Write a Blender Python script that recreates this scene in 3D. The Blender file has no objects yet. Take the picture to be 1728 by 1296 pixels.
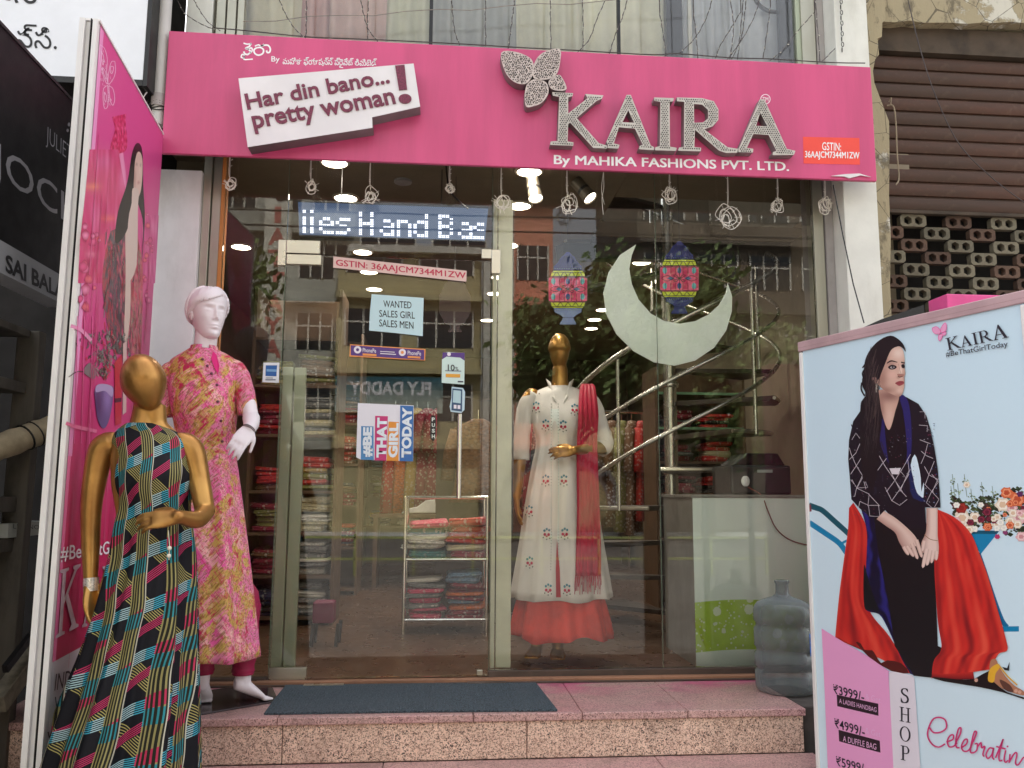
import bpy, bmesh, math, random
from mathutils import Vector as V, Matrix, geometry, noise as mnoise
S = bpy.context.scene
random.seed(7)
# ---------------------------------------------------------------- camera, world, sun, exposure
PI = math.pi
CAM = V((0, -4.1, .88)); YAW, PITCH, ROLL, FPX = math.radians(5), math.radians(7.6), .005, 1398.0
cF = V((math.sin(YAW)*math.cos(PITCH), math.cos(YAW)*math.cos(PITCH), math.sin(PITCH)))
_r = V((math.cos(YAW), -math.sin(YAW), 0)); _u = _r.cross(cF)
cR = _r*math.cos(ROLL) + _u*math.sin(ROLL); cU = cR.cross(cF)
cd = bpy.data.cameras.new('camera'); cam = bpy.data.objects.new('camera', cd); S.collection.objects.link(cam)
cam.matrix_world = Matrix(((cR.x, cU.x, -cF.x, CAM.x), (cR.y, cU.y, -cF.y, CAM.y), (cR.z, cU.z, -cF.z, CAM.z), (0, 0, 0, 1)))
cd.sensor_width = 36; cd.lens = FPX/1728*36; cd.clip_start = .05; cd.clip_end = 500
S.camera = cam
W = bpy.data.worlds.new('World'); S.world = W; W.use_nodes = True
wt = W.node_tree; bg = wt.nodes['Background']; sky = wt.nodes.new('ShaderNodeTexSky')
SUN_EL, SUN_AZ = 58, 12          # azimuth measured from +y towards +x; the sun is behind the shop, whose front lies in shade
sky.sky_type = 'NISHITA'; sky.sun_disc = False; sky.sun_elevation = math.radians(SUN_EL); sky.sun_rotation = math.radians(SUN_AZ)
sky.air_density = 1.2; sky.dust_density = 3; sky.ozone_density = .6
hsv = wt.nodes.new('ShaderNodeHueSaturation'); hsv.inputs['Saturation'].default_value = .22      # hazy, nearly white sky
wt.links.new(sky.outputs[0], hsv.inputs['Color']); wt.links.new(hsv.outputs[0], bg.inputs[0]); bg.inputs[1].default_value = .15
sl = bpy.data.lights.new('sun', 'SUN'); sl.energy = 2.6; sl.angle = math.radians(.6); sl.color = (1, .96, .9)
so = bpy.data.objects.new('sun', sl); S.collection.objects.link(so)
sd = V((math.sin(math.radians(SUN_AZ))*math.cos(math.radians(SUN_EL)), math.cos(math.radians(SUN_AZ))*math.cos(math.radians(SUN_EL)), math.sin(math.radians(SUN_EL))))
so.rotation_euler = (-sd).to_track_quat('-Z', 'Y').to_euler()
S.render.engine = 'CYCLES'
S.view_settings.view_transform = 'Standard'; S.view_settings.look = 'None'; S.view_settings.gamma = 1
S.view_settings.use_curve_mapping = False; S.view_settings.exposure = 1.88
S.cycles.transparent_max_bounces = 24; S.cycles.max_bounces = 8; S.cycles.glossy_bounces = 5; S.cycles.diffuse_bounces = 4
S.render.resolution_x = 1024; S.render.resolution_y = 768

def ray(px, py): return cF + cR*((px-864)/FPX) + cU*((648-py)/FPX)
def onp(px, py, P, N):            # where the line of sight through a photo pixel meets a real plane
    d = ray(px, py); return CAM + d*((P-CAM).dot(N)/d.dot(N))
def oy(px, py, Y): return onp(px, py, V((0, Y, 0)), V((0, 1, 0)))
def oz(px, py, Z): return onp(px, py, V((0, 0, Z)), V((0, 0, 1)))

# ---------------------------------------------------------------- object helpers
def Wm(o):
    if o is None: return Matrix.Identity(4)
    return Wm(o.parent) @ o.matrix_parent_inverse @ o.matrix_basis if o.parent else o.matrix_basis.copy()
def link(o, parent=None):
    S.collection.objects.link(o)
    if parent is not None:
        o.parent = parent; o.matrix_parent_inverse = Wm(parent).inverted()
    return o
def tag(o, label=None, cat=None, group=None, kind=None):
    if label: o['label'] = label
    if cat: o['category'] = cat
    if group: o['group'] = group
    if kind: o['kind'] = kind
    return o
def thing(name, label, cat, loc=(0, 0, 0), group=None):
    o = bpy.data.objects.new(name, None); o.location = loc; o.empty_display_size = .05
    link(o); return tag(o, label, cat, group)
def struct(o): o['kind'] = 'structure'; return o
def inst(name, mesh, loc, parent, rot=None, scale=None):
    o = bpy.data.objects.new(name, mesh); S.collection.objects.link(o)
    o.location = loc
    if rot: o.rotation_euler = rot
    if scale: o.scale = scale
    if parent is not None:
        o.parent = parent; o.matrix_parent_inverse = Wm(parent).inverted()
    return o
def copy_tree(o, parent=None, root=True, **kw):
    c = o.copy(); S.collection.objects.link(c)
    if parent is not None: c.parent = parent
    for ch in list(o.children): copy_tree(ch, c, False)
    return c

def crom(pts, n=6, closed=False):
    P = [V(p) for p in pts]; m = len(P); out = []
    rng = m if closed else m-1
    for i in range(rng):
        p0 = P[(i-1) % m] if closed or i > 0 else P[0]*2-P[1]
        p1 = P[i]; p2 = P[(i+1) % m]
        p3 = P[(i+2) % m] if closed or i+2 < m else P[-1]*2-P[-2]
        for k in range(n):
            t = k/n
            out.append(.5*((2*p1)+(p2-p0)*t+(2*p0-5*p1+4*p2-p3)*t*t+(3*p1-p0-3*p2+p3)*t**3))
    if not closed: out.append(P[-1].copy())
    return out
def clerp(vals, n):
    out = []
    for i in range(len(vals)-1):
        for k in range(n):
            t = k/n; t = t*t*(3-2*t) if False else t
            out.append(vals[i]*(1-t)+vals[i+1]*t)
    out.append(vals[-1]); return out

class MB:
    def __init__(s): s.v = []; s.f = []; s.uv = None; s.col = []
    def add(s, vs, fs):
        b = len(s.v); s.v += [V(p) for p in vs]; s.f += [tuple(b+i for i in f) for f in fs]; return s
    def box(s, x0, x1, y0, y1, z0, z1):
        return s.add([(x0, y0, z0), (x1, y0, z0), (x1, y1, z0), (x0, y1, z0), (x0, y0, z1), (x1, y0, z1), (x1, y1, z1), (x0, y1, z1)],
                     [(3, 2, 1, 0), (4, 5, 6, 7), (0, 1, 5, 4), (1, 2, 6, 5), (2, 3, 7, 6), (3, 0, 4, 7)])
    def obox(s, c, a, b, d):       # centre and three half-axes
        c, a, b, d = V(c), V(a), V(b), V(d)
        vs = [c+a*i+b*j+d*k for k in (-1, 1) for (i, j) in ((-1, -1), (1, -1), (1, 1), (-1, 1))]
        fs = [(3, 2, 1, 0), (4, 5, 6, 7), (0, 1, 5, 4), (1, 2, 6, 5), (2, 3, 7, 6), (3, 0, 4, 7)]
        if a.cross(b).dot(d) < 0: fs = [f[::-1] for f in fs]
        return s.add(vs, fs)
    def bar(s, p, q, w, h, up=(0, 0, 1)):
        p, q = V(p), V(q); d = (q-p)/2; n = d.normalized(); u = V(up)
        if abs(n.dot(u)) > .95: u = V((0, 1, 0))
        x = n.cross(u).normalized(); y = x.cross(n)
        return s.obox((p+q)/2, d, x*w/2, y*h/2)
    def loft(s, rings, closed=True, caps=True):
        n = len(rings[0]); vs = [p for r in rings for p in r]; fs = []
        for i in range(len(rings)-1):
            for j in range(n if closed else n-1):
                a = i*n+j; b = i*n+(j+1) % n; fs.append((a, b, b+n, a+n))
        if caps and closed:
            fs.append(tuple(range(n))[::-1]); m = (len(rings)-1)*n; fs.append(tuple(range(m, m+n)))
        return s.add(vs, fs)
    def tube(s, pts, r, seg=8, caps=True, up=None, asp=1.0):
        P = [V(p) for p in pts]; n = len(P); R = r if isinstance(r, (list, tuple)) else [r]*n
        t0 = (P[1]-P[0]).normalized(); u = V(up) if up else (V((0, 0, 1)) if abs(t0.z) < .9 else V((0, 1, 0)))
        rings = []
        for i in range(n):
            t = ((P[min(i+1, n-1)]-P[i]).normalized()+(P[i]-P[max(i-1, 0)]).normalized())
            t = t.normalized() if t.length > 1e-6 else t0
            x = u-t*u.dot(t); x = x.normalized() if x.length > 1e-4 else t.orthogonal().normalized(); y = t.cross(x); u = x
            rings.append([P[i]+x*math.cos(a)*R[i]+y*math.sin(a)*R[i]*asp for a in [2*PI*k/seg for k in range(seg)]])
        return s.loft(rings, True, caps)
    def lathe(s, prof, c=(0, 0, 0), seg=24, ax=None, caps=True):   # prof: (r, h)
        c = V(c); z = V(ax).normalized() if ax else V((0, 0, 1)); x = z.orthogonal().normalized() if ax else V((1, 0, 0)); y = z.cross(x)
        rings = [[c+z*h+(x*math.cos(2*PI*k/seg)+y*math.sin(2*PI*k/seg))*max(r, 1e-5) for k in range(seg)] for r, h in prof]
        return s.loft(rings, True, caps)
    def ell(s, c, rx, ry, rz, seg=16, M=None):
        rings = []
        for i in range(1, seg//2+1-0):
            ph = -PI/2+PI*i/(seg//2+1)
            r_ = [V((rx*math.cos(ph)*math.cos(2*PI*k/seg), ry*math.cos(ph)*math.sin(2*PI*k/seg), rz*math.sin(ph))) for k in range(seg)]
            rings.append([(M @ p if M else p)+V(c) for p in r_])
        return s.loft(rings)
    def prism(s, poly, O, X, Y, N, d):   # polygon in plane O,X,Y, thickness d along N (towards viewer side N)
        O, X, Y, N = V(O), V(X), V(Y), V(N); n = len(poly)
        A = [O+X*p[0]+Y*p[1] for p in poly]; B = [p+N*d for p in A]
        tris = geometry.tessellate_polygon([[V((p[0], p[1], 0)) for p in poly]])
        fs = []
        for t in tris: fs.append(tuple(i+n for i in t)); fs.append(tuple(t)[::-1])
        for i in range(n): j = (i+1) % n; fs.append((i, j, j+n, i+n))
        return s.add(A+B, fs)
    def mesh(s, name):
        me = bpy.data.meshes.new(name); me.from_pydata([tuple(p) for p in s.v], [], s.f); me.update()
        return me
    def build(s, name, mat, parent=None, smooth=False, bevel=0, angle=40, seg=2, recalc=True, solid=0, sub=0):
        me = s.mesh(name)
        if recalc:
            b = bmesh.new(); b.from_mesh(me); bmesh.ops.recalc_face_normals(b, faces=b.faces); b.to_mesh(me); b.free()
        if mat: me.materials.append(mat)
        o = bpy.data.objects.new(name, me); link(o, parent)
        if smooth: smooth_me(me, angle)
        if bevel:
            m = o.modifiers.new('b', 'BEVEL'); m.width = bevel; m.segments = seg; m.limit_method = 'ANGLE'; m.angle_limit = math.radians(35)
        if solid:
            m = o.modifiers.new('s', 'SOLIDIFY'); m.thickness = solid; m.offset = 0
        if sub:
            m = o.modifiers.new('u', 'SUBSURF'); m.levels = sub; m.render_levels = sub
        return o
def smooth_me(me, angle=40):
    me.shade_smooth(); me.set_sharp_from_angle(angle=math.radians(angle))

# ---------------------------------------------------------------- materials
def s2l(c):
    c = c/255; return c/12.92 if c <= .04045 else ((c+.055)/1.055)**2.4
def C(r, g, b, k=1.0): return tuple(s2l(x)*k for x in (r, g, b))+(1,)
class X:
    """tiny arithmetic on shader sockets"""
    def __init__(s, t, sock): s.t = t; s.s = sock
    def _m(s, op, *a, clamp=False):
        n = s.t.nodes.new('ShaderNodeMath'); n.operation = op; n.use_clamp = clamp
        for i, v in enumerate((s,)+a):
            if isinstance(v, X): s.t.links.new(v.s, n.inputs[i])
            else: n.inputs[i].default_value = v
        return X(s.t, n.outputs[0])
    def __add__(s, o): return s._m('ADD', o)
    __radd__ = __add__
    def __sub__(s, o): return s._m('SUBTRACT', o)
    def __rsub__(s, o): return (s*-1)+o
    def __mul__(s, o): return s._m('MULTIPLY', o)
    __rmul__ = __mul__
    def __truediv__(s, o): return s._m('DIVIDE', o)
    def frac(s): return s._m('FRACT')
    def sin(s): return s._m('SINE')
    def abs(s): return s._m('ABSOLUTE')
    def gt(s, o): return s._m('GREATER_THAN', o)
    def lt(s, o): return s._m('LESS_THAN', o)
    def max(s, o): return s._m('MAXIMUM', o)
    def min(s, o): return s._m('MINIMUM', o)
    def pow(s, o): return s._m('POWER', o)
    def clamp(s): return s._m('ADD', 0.0, clamp=True)
    def ramp(s, a, b):             # smooth 0..1 between a and b
        n = s.t.nodes.new('ShaderNodeMapRange'); n.interpolation_type = 'SMOOTHSTEP'
        s.t.links.new(s.s, n.inputs[0]); n.inputs[1].default_value = a; n.inputs[2].default_value = b
        return X(s.t, n.outputs[0])
class T:
    def __init__(s, name):
        s.m = bpy.data.materials.new(name); s.m.use_nodes = True; s.t = s.m.node_tree; s.t.nodes.clear()
        s.out = s.t.nodes.new('ShaderNodeOutputMaterial'); s.p = s.t.nodes.new('ShaderNodeBsdfPrincipled')
        s.t.links.new(s.p.outputs[0], s.out.inputs[0]); s.co = s.t.nodes.new('ShaderNodeTexCoord')
    def pos(s, which='Object', scale=(1, 1, 1), rot=(0, 0, 0)):
        n = s.t.nodes.new('ShaderNodeMapping'); s.t.links.new(s.co.outputs[which], n.inputs[0])
        n.inputs['Scale'].default_value = scale; n.inputs['Rotation'].default_value = rot; return n.outputs[0]
    def xyz(s, which='Object'):
        n = s.t.nodes.new('ShaderNodeSeparateXYZ'); s.t.links.new(s.co.outputs[which], n.inputs[0])
        return [X(s.t, n.outputs[i]) for i in range(3)]
    def comb(s, a, b, c=0.0):
        n = s.t.nodes.new('ShaderNodeCombineXYZ')
        for i, v in enumerate((a, b, c)):
            if isinstance(v, X): s.t.links.new(v.s, n.inputs[i])
            else: n.inputs[i].default_value = v
        return n.outputs[0]
    def noise(s, scale, detail=4, rough=.55, vec=None, dist=0):
        n = s.t.nodes.new('ShaderNodeTexNoise'); n.inputs['Scale'].default_value = scale; n.inputs['Detail'].default_value = detail
        n.inputs['Roughness'].default_value = rough; n.inputs['Distortion'].default_value = dist
        s.t.links.new(vec if vec is not None else s.co.outputs['Object'], n.inputs['Vector']); return X(s.t, n.outputs[0])
    def vor(s, scale, feat='F1', vec=None, out=0):
        n = s.t.nodes.new('ShaderNodeTexVoronoi'); n.inputs['Scale'].default_value = scale; n.feature = feat
        s.t.links.new(vec if vec is not None else s.co.outputs['Object'], n.inputs['Vector']); return X(s.t, n.outputs[out])
    def mix(s, f, a, b, mode='MIX'):
        n = s.t.nodes.new('ShaderNodeMix'); n.data_type = 'RGBA'; n.blend_type = mode
        for i, v in ((0, f), (6, a), (7, b)):
            if isinstance(v, X): s.t.links.new(v.s, n.inputs[i])
            elif hasattr(v, 'links'): s.t.links.new(v, n.inputs[i])
            else: n.inputs[i].default_value = v
        return n.outputs[2]
    def rnd(s):
        n = s.t.nodes.new('ShaderNodeObjectInfo'); return X(s.t, n.outputs['Random'])
    def set(s, col=None, rough=None, metal=None, bump=None, bstr=.3, bdist=.002, emis=None, estr=0, spec=None, alpha=None):
        L = s.t.links
        def put(k, v):
            if v is None: return
            if isinstance(v, X): L.new(v.s, s.p.inputs[k])
            elif hasattr(v, 'links'): L.new(v, s.p.inputs[k])
            else: s.p.inputs[k].default_value = v
        put('Base Color', col); put('Roughness', rough); put('Metallic', metal); put('Specular IOR Level', spec); put('Alpha', alpha)
        put('Emission Color', emis); s.p.inputs['Emission Strength'].default_value = estr
        if bump is not None:
            n = s.t.nodes.new('ShaderNodeBump'); n.inputs['Strength'].default_value = bstr; n.inputs['Distance'].default_value = bdist
            L.new(bump.s, n.inputs['Height']); L.new(n.outputs[0], s.p.inputs['Normal'])
        return s.m
def sc(c, k): return tuple(x*k for x in c[:3])+(1,)
def mixc(a, b, t): return tuple(x*(1-t)+y*t for x, y in zip(a[:3], b[:3]))+(1,)
def M(name, col, rough=.5, metal=0, var=.12, vs=6, bump=.15, bs=80, dirt=None, dirtk=.4, rnd=0, spec=None, stretch=(1, 1, 1), bd=.002):
    t = T(name); p = t.pos('Object', stretch)
    n = t.noise(vs, 6, .6, p); c = t.mix(n.ramp(.3, .7), sc(col, 1-var), sc(col, 1+var))
    if rnd: c = t.mix(t.rnd(), t.mix(1.0, c, (1-rnd, 1-rnd, 1-rnd, 1), 'MULTIPLY'), t.mix(1.0, c, (1+rnd, 1+rnd, 1+rnd, 1), 'MULTIPLY'))
    if dirt:
        d = t.noise(vs*.45, 8, .7, t.pos('Object', (1, 1, .35))); c = t.mix(d.ramp(.5, .72)*dirtk, c, dirt)
    r = t.noise(vs*2.3, 4); return t.set(c, (r-.5)*.25+rough, metal, bump=t.noise(bs, 4, .6, p) if bump else None, bstr=bump, bdist=bd, spec=spec)
def simple(name, col, rough=.5, metal=0, emis=0):
    t = T(name); return t.set(col, rough, metal, emis=col if emis else None, estr=emis)

# ---------------------------------------------------------------- flat print: coloured polygons lying on a real board
def print_mat(name='print_ink', rough=.35, spec=.5):
    t = T(name); a = t.t.nodes.new('ShaderNodeVertexColor'); a.layer_name = 'Col'
    n = t.noise(90, 5, .7); c = t.mix(n.ramp(.2, .8)*.14, a.outputs[0], (.9, .9, .9, 1), 'MULTIPLY')
    return t.set(c, rough, spec=spec)
def spots(base, L, f=None):
    def g(x, y):
        c = base
        for (sx, sy, rx, ry, col, k) in L:
            X_, Y_ = f([(sx, sy)])[0] if f else (sx, sy); kx = 1/4.45 if f else 1
            w = math.exp(-(((x-X_)/(rx*kx))**2+((y-Y_)/(ry*kx))**2))*k; c = mixc(c, col, w)
        return c
    return g
def nz2(x, y, s, o=0): return mnoise.noise(V((x*s, y*s, o)))
class Print:
    def __init__(s, fn, N, step=.0003):
        s.fn = fn; s.N = V(N).normalized(); s.k = 1; s.st = step; s.v = []; s.f = []; s.c = []
    def poly(s, pts, col, smooth=0, lay=True):
        """pts in photo pixels (mapped to the board by fn); col one colour or a function of (px,py)"""
        P = [V((p[0], p[1], 0)) for p in pts]
        if smooth: P = crom(P, smooth, True)
        if lay: s.k += 1
        b = len(s.v); s.v += [s.fn(p.x, p.y)+s.N*(s.st*s.k) for p in P]
        for t in geometry.tessellate_polygon([P]):
            s.f.append(tuple(b+i for i in t)); s.c.append([col(P[i].x, P[i].y) if callable(col) else col for i in t])
        return s
    def line(s, pts, w, col, smooth=4, lay=True):
        P = [V((p[0], p[1], 0)) for p in pts]
        if smooth and len(P) > 2: P = crom(P, smooth)
        if lay: s.k += 1
        n = len(P); ws = w if isinstance(w, (list, tuple)) else None
        L = []; R_ = []
        for i in range(n):
            d = (P[min(i+1, n-1)]-P[max(i-1, 0)]); d = d.normalized() if d.length > 1e-6 else V((1, 0, 0)); nn = V((-d.y, d.x, 0))
            if ws: t = i/(n-1)*(len(ws)-1); a = int(t); a = min(a, len(ws)-2) if len(ws) > 1 else 0; wi = ws[a]*(1-(t-a))+ws[a+1]*(t-a)
            else: wi = w
            L.append(P[i]+nn*wi/2); R_.append(P[i]-nn*wi/2)
        b = len(s.v); s.v += [s.fn(p.x, p.y)+s.N*(s.st*s.k) for p in L+R_]
        for i in range(n-1):
            s.f.append((b+i, b+i+1, b+n+i+1, b+n+i)); s.c.append([col]*4)
        return s
    def grid(s, A, B, ns, nt, fn, smooth=5):
        """continuous-tone patch between two edge curves; fn(u, t, x, y) -> colour"""
        def rs(L):
            P = crom([V((p[0], p[1], 0)) for p in L], smooth) if len(L) > 2 else [V((p[0], p[1], 0)) for p in L]
            d = [0]
            for a, b in zip(P, P[1:]): d.append(d[-1]+(b-a).length)
            out = []; j = 0
            for k in range(nt+1):
                q = d[-1]*k/nt
                while j < len(d)-2 and d[j+1] < q: j += 1
                out.append(P[j].lerp(P[j+1], min(1, max(0, (q-d[j])/((d[j+1]-d[j]) or 1)))))
            return out
        A = rs(A); B = rs(B); s.k += 1; b = len(s.v); cs = []
        for t in range(nt+1):
            for u in range(ns+1):
                p = A[t].lerp(B[t], u/ns); s.v.append(s.fn(p.x, p.y)+s.N*(s.st*s.k)); cs.append(fn(u/ns, t/nt, p.x, p.y))
        for t in range(nt):
            for u in range(ns):
                f = (t*(ns+1)+u, t*(ns+1)+u+1, (t+1)*(ns+1)+u+1, (t+1)*(ns+1)+u); s.f.append(tuple(b+i for i in f)); s.c.append([cs[i] for i in f])
        return s
    def blob(s, outline, ctr, nr, fn, smooth=5):
        P = crom([V((p[0], p[1], 0)) for p in outline], smooth, True); c = V((ctr[0], ctr[1], 0)); n = len(P); s.k += 1; b = len(s.v); cs = []
        for r in range(nr+1):
            for p in P:
                q = c.lerp(p, r/nr); s.v.append(s.fn(q.x, q.y)+s.N*(s.st*s.k)); cs.append(fn(q.x, q.y))
        for r in range(nr):
            for i in range(n):
                j = (i+1) % n; f = (r*n+i, r*n+j, (r+1)*n+j, (r+1)*n+i); s.f.append(tuple(b+k for k in f)); s.c.append([cs[k] for k in f])
        return s
    def disc(s, x, y, r, col, n=10, ry=None, lay=True):
        return s.poly([(x+r*math.cos(2*PI*k/n), y+(ry or r)*math.sin(2*PI*k/n)) for k in range(n)], col, 0, lay)
    def build(s, name, mat, parent, total=.004):
        P0 = s.fn(864, 648); f = min(1, total/(s.st*s.k)); s.v = [v-s.N*((v-P0).dot(s.N)*(1-f)) for v in s.v]
        me = bpy.data.meshes.new(name); me.from_pydata([tuple(p) for p in s.v], [], s.f); me.update()
        ca = me.color_attributes.new('Col', 'FLOAT_COLOR', 'CORNER'); i = 0
        flat = []
        for pl, cs in zip(me.polygons, s.c):
            nf = pl.normal.dot(s.N) < 0
            for c in cs: flat += list(c[:3])+[1]
        ca.data.foreach_set('color', flat)
        me.materials.append(mat); o = bpy.data.objects.new(name, me); link(o, parent); return o

# ---------------------------------------------------------------- lettering
def text_mesh(body, bold=0.0, extrude=0, align='LEFT', res=3, spacing=1.0, line=1.0):
    fat = bold if ('M' in body and bold > 0 and not extrude) else 0
    if fat: bold = 0           # thickened by close layered strokes: outlining would break the letter M
    c = bpy.data.curves.new('t', 'FONT'); c.body = body; c.size = 1; c.offset = bold; c.extrude = extrude; c.resolution_u = res
    c.align_x = align; c.space_character = spacing; c.space_line = line
    o = bpy.data.objects.new('t', c); S.collection.objects.link(o)
    dg = bpy.context.evaluated_depsgraph_get(); dg.update()
    me = bpy.data.meshes.new_from_object(o.evaluated_get(dg)); bpy.data.objects.remove(o); bpy.data.curves.remove(c)
    if fat:
        vs = [v.co.copy() for v in me.vertices]; fs = [tuple(p.vertices) for p in me.polygons]; V_ = []; F_ = []
        for i, (dx, dy) in enumerate(((-1, -.5), (1, -.5), (-1, .5), (1, .5), (0, 0))):
            b = len(V_); V_ += [(v.x+dx*fat, v.y+dy*fat, i*.01) for v in vs]; F_ += [tuple(b+k for k in f) for f in fs]
        me = bpy.data.meshes.new('t'); me.from_pydata(V_, [], F_); me.update()
    return me
def place_text(name, me, TL, TR, BL, N, off, mat, parent, depth=0, shear=0):
    """fits the lettering into the parallelogram TL,TR,BL lying on a real board"""
    xs = [v.co.x for v in me.vertices]; ys = [v.co.y for v in me.vertices]
    if not xs: return None
    x0, x1, y0, y1 = min(xs), max(xs), min(ys), max(ys)
    zs = [v.co.z for v in me.vertices]; z0, z1 = min(zs), max(zs)
    TL, TR, BL, N = V(TL), V(TR), V(BL), V(N).normalized(); depth = depth or (.0004 if z1 > z0 else 0)
    for v in me.vertices:
        u = (v.co.x-x0)/(x1-x0 or 1); w = (v.co.y-y0)/(y1-y0 or 1); q = (v.co.z-z0)/(z1-z0) if z1 > z0 else 0
        v.co = BL+(TR-TL)*u+(TL-BL)*w+N*(off+q*depth)
    me.name = name; me.update(); me.materials.clear(); me.materials.append(mat)
    o = bpy.data.objects.new(name, me); link(o, parent); return o
def write(name, body, fn, N, px, mat, parent, off=.001, bold=0, depth=0, spacing=1.0, align='LEFT', line=1.0, res=3):
    """px = (TL, TR, BL) in photo pixels, mapped to the board by fn"""
    me = text_mesh(body, bold, .1 if depth else 0, align, res, spacing, line)
    return place_text(name, me, fn(*px[0]), fn(*px[1]), fn(*px[2]), N, off, mat, parent, depth)
def curve_mesh(splines, depth):     # 2-D outlines with holes -> solid mesh in XY, thickness along +Z
    c = bpy.data.curves.new('t', 'CURVE'); c.dimensions = '2D'; c.fill_mode = 'BOTH'; c.extrude = depth/2
    for sp in splines:
        s_ = c.splines.new('POLY'); s_.points.add(len(sp)-1)
        for i, p in enumerate(sp): s_.points[i].co = (p[0], p[1], 0, 1)
        s_.use_cyclic_u = True
    o = bpy.data.objects.new('t', c); S.collection.objects.link(o)
    dg = bpy.context.evaluated_depsgraph_get(); dg.update()
    me = bpy.data.meshes.new_from_object(o.evaluated_get(dg)); bpy.data.objects.remove(o); bpy.data.curves.remove(c)
    return me
def xform(me, fn):
    for v in me.vertices: v.co = fn(v.co.copy())
    me.update(); return me
# ================================================================ MATERIALS
def glass_mat(name, tint, base=.07, ior=1.45, wav=0):
    m = bpy.data.materials.new(name); m.use_nodes = True; t = m.node_tree; t.nodes.clear()
    o = t.nodes.new('ShaderNodeOutputMaterial'); mx = t.nodes.new('ShaderNodeMixShader'); tr = t.nodes.new('ShaderNodeBsdfTransparent')
    gl = t.nodes.new('ShaderNodeBsdfGlossy'); gl.inputs['Roughness'].default_value = 0; fr = t.nodes.new('ShaderNodeFresnel'); fr.inputs[0].default_value = ior
    ad = t.nodes.new('ShaderNodeMath'); ad.operation = 'ADD'; ad.inputs[1].default_value = base; ad.use_clamp = True
    tr.inputs[0].default_value = tint
    t.links.new(fr.outputs[0], ad.inputs[0]); t.links.new(ad.outputs[0], mx.inputs[0]); t.links.new(tr.outputs[0], mx.inputs[1])
    t.links.new(gl.outputs[0], mx.inputs[2]); t.links.new(mx.outputs[0], o.inputs[0])
    if wav:
        tc = t.nodes.new('ShaderNodeTexCoord'); n = t.nodes.new('ShaderNodeTexNoise'); n.inputs['Scale'].default_value = 1.6; n.inputs['Detail'].default_value = 1
        b = t.nodes.new('ShaderNodeBump'); b.inputs['Strength'].default_value = wav; b.inputs['Distance'].default_value = .01
        t.links.new(tc.outputs['Object'], n.inputs[0]); t.links.new(n.outputs[0], b.inputs['Height']); t.links.new(b.outputs[0], gl.inputs['Normal'])
    return m
GLASS = glass_mat('clear_float_glass', (.985, .99, .98, 1), .0, wav=.03)
DGLASS = glass_mat('door_glass', (.98, .985, .975, 1), .004, wav=.03)
PINK = M('pink_vinyl_sheet', C(202, 74, 122), .42, var=.09, vs=2.2, bump=.12, bs=7, dirt=C(168, 66, 108), dirtk=.5, stretch=(3, 1, .35), bd=.006)
WHITEP = M('white_painted_panel', C(222, 216, 218), .5, var=.05, bump=.08, dirt=C(170, 160, 155), dirtk=.35)
WHITEWALL = M('white_painted_plaster', C(222, 222, 214), .7, var=.05, bump=.2, dirt=C(160, 155, 140), dirtk=.3)
GREYP = M('grey_painted_plaster', C(160, 155, 152), .7, var=.08, dirt=C(100, 95, 90), dirtk=.4)
BLACK = M('black_painted_metal', C(28, 26, 27), .45, var=.2)
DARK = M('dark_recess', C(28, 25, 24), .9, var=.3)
ALU = M('aluminium_section', C(176, 174, 160), .38, .7, var=.08, stretch=(1, 1, .1), bs=200, bump=.05)
ALUG = M('greenish_aluminium_post', C(172, 180, 158), .45, .35, var=.08, stretch=(1, 1, .1))
CHROME = M('chrome_tube', C(225, 222, 212), .16, 1, var=.04, bump=0)
STEEL = M('brushed_steel', C(205, 200, 186), .3, .9, var=.06, stretch=(.2, 1, 1))
WOOD = M('orange_wood_strip', C(186, 118, 58), .5, var=.2, vs=20, stretch=(1, 1, .08))
SILLW = M('worn_wood_sill', C(150, 108, 82), .6, var=.25, vs=14, stretch=(.1, 1, 1), dirt=C(90, 60, 48), dirtk=.5)
SILLD = M('dark_brown_rail', C(72, 58, 50), .5, var=.2, vs=14, stretch=(.2, 1, 1), dirt=C(120, 100, 90), dirtk=.4)
LEDM = M('silver_letter_metal', C(188, 182, 174), .5, .2, var=.1)
LEDS = M('silver_letter_side', C(134, 126, 126), .55, .3, var=.1)
DOT = M('dark_led_hole', C(34, 28, 26), .3, var=.2, bump=0)
MAROON = M('maroon_letter', C(112, 34, 64), .45, var=.5, vs=130, bump=0)
WHITEL = simple('white_lettering', C(240, 238, 240), .5)
BLACKL = simple('black_lettering', C(24, 22, 26), .5)
REDL = simple('red_lettering', C(196, 52, 84), .5)
t_ = T('cream_peeling_plaster'); a_ = t_.noise(5, 8, .68); b_ = t_.noise(11, 6, .7, t_.pos('Object', (1, 1, .5))); cr_ = t_.vor(6, 'DISTANCE_TO_EDGE', t_.pos('Object', (1, 1, 1)))
c_ = t_.mix(a_.ramp(.40, .46), C(200, 196, 182), C(160, 148, 120)); c_ = t_.mix(b_.ramp(.54, .66)*.75, c_, C(84, 76, 62)); c_ = t_.mix(((cr_+(b_-.5)*.05).lt(.010))*.7, c_, C(60, 52, 42))
PLAST = t_.set(c_, .85, bump=a_.ramp(.40, .46)*.5+b_, bstr=.7, bdist=.01)
ORANGE = M('orange_red_sticker', C(236, 74, 60), .5, var=.04)
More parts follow.
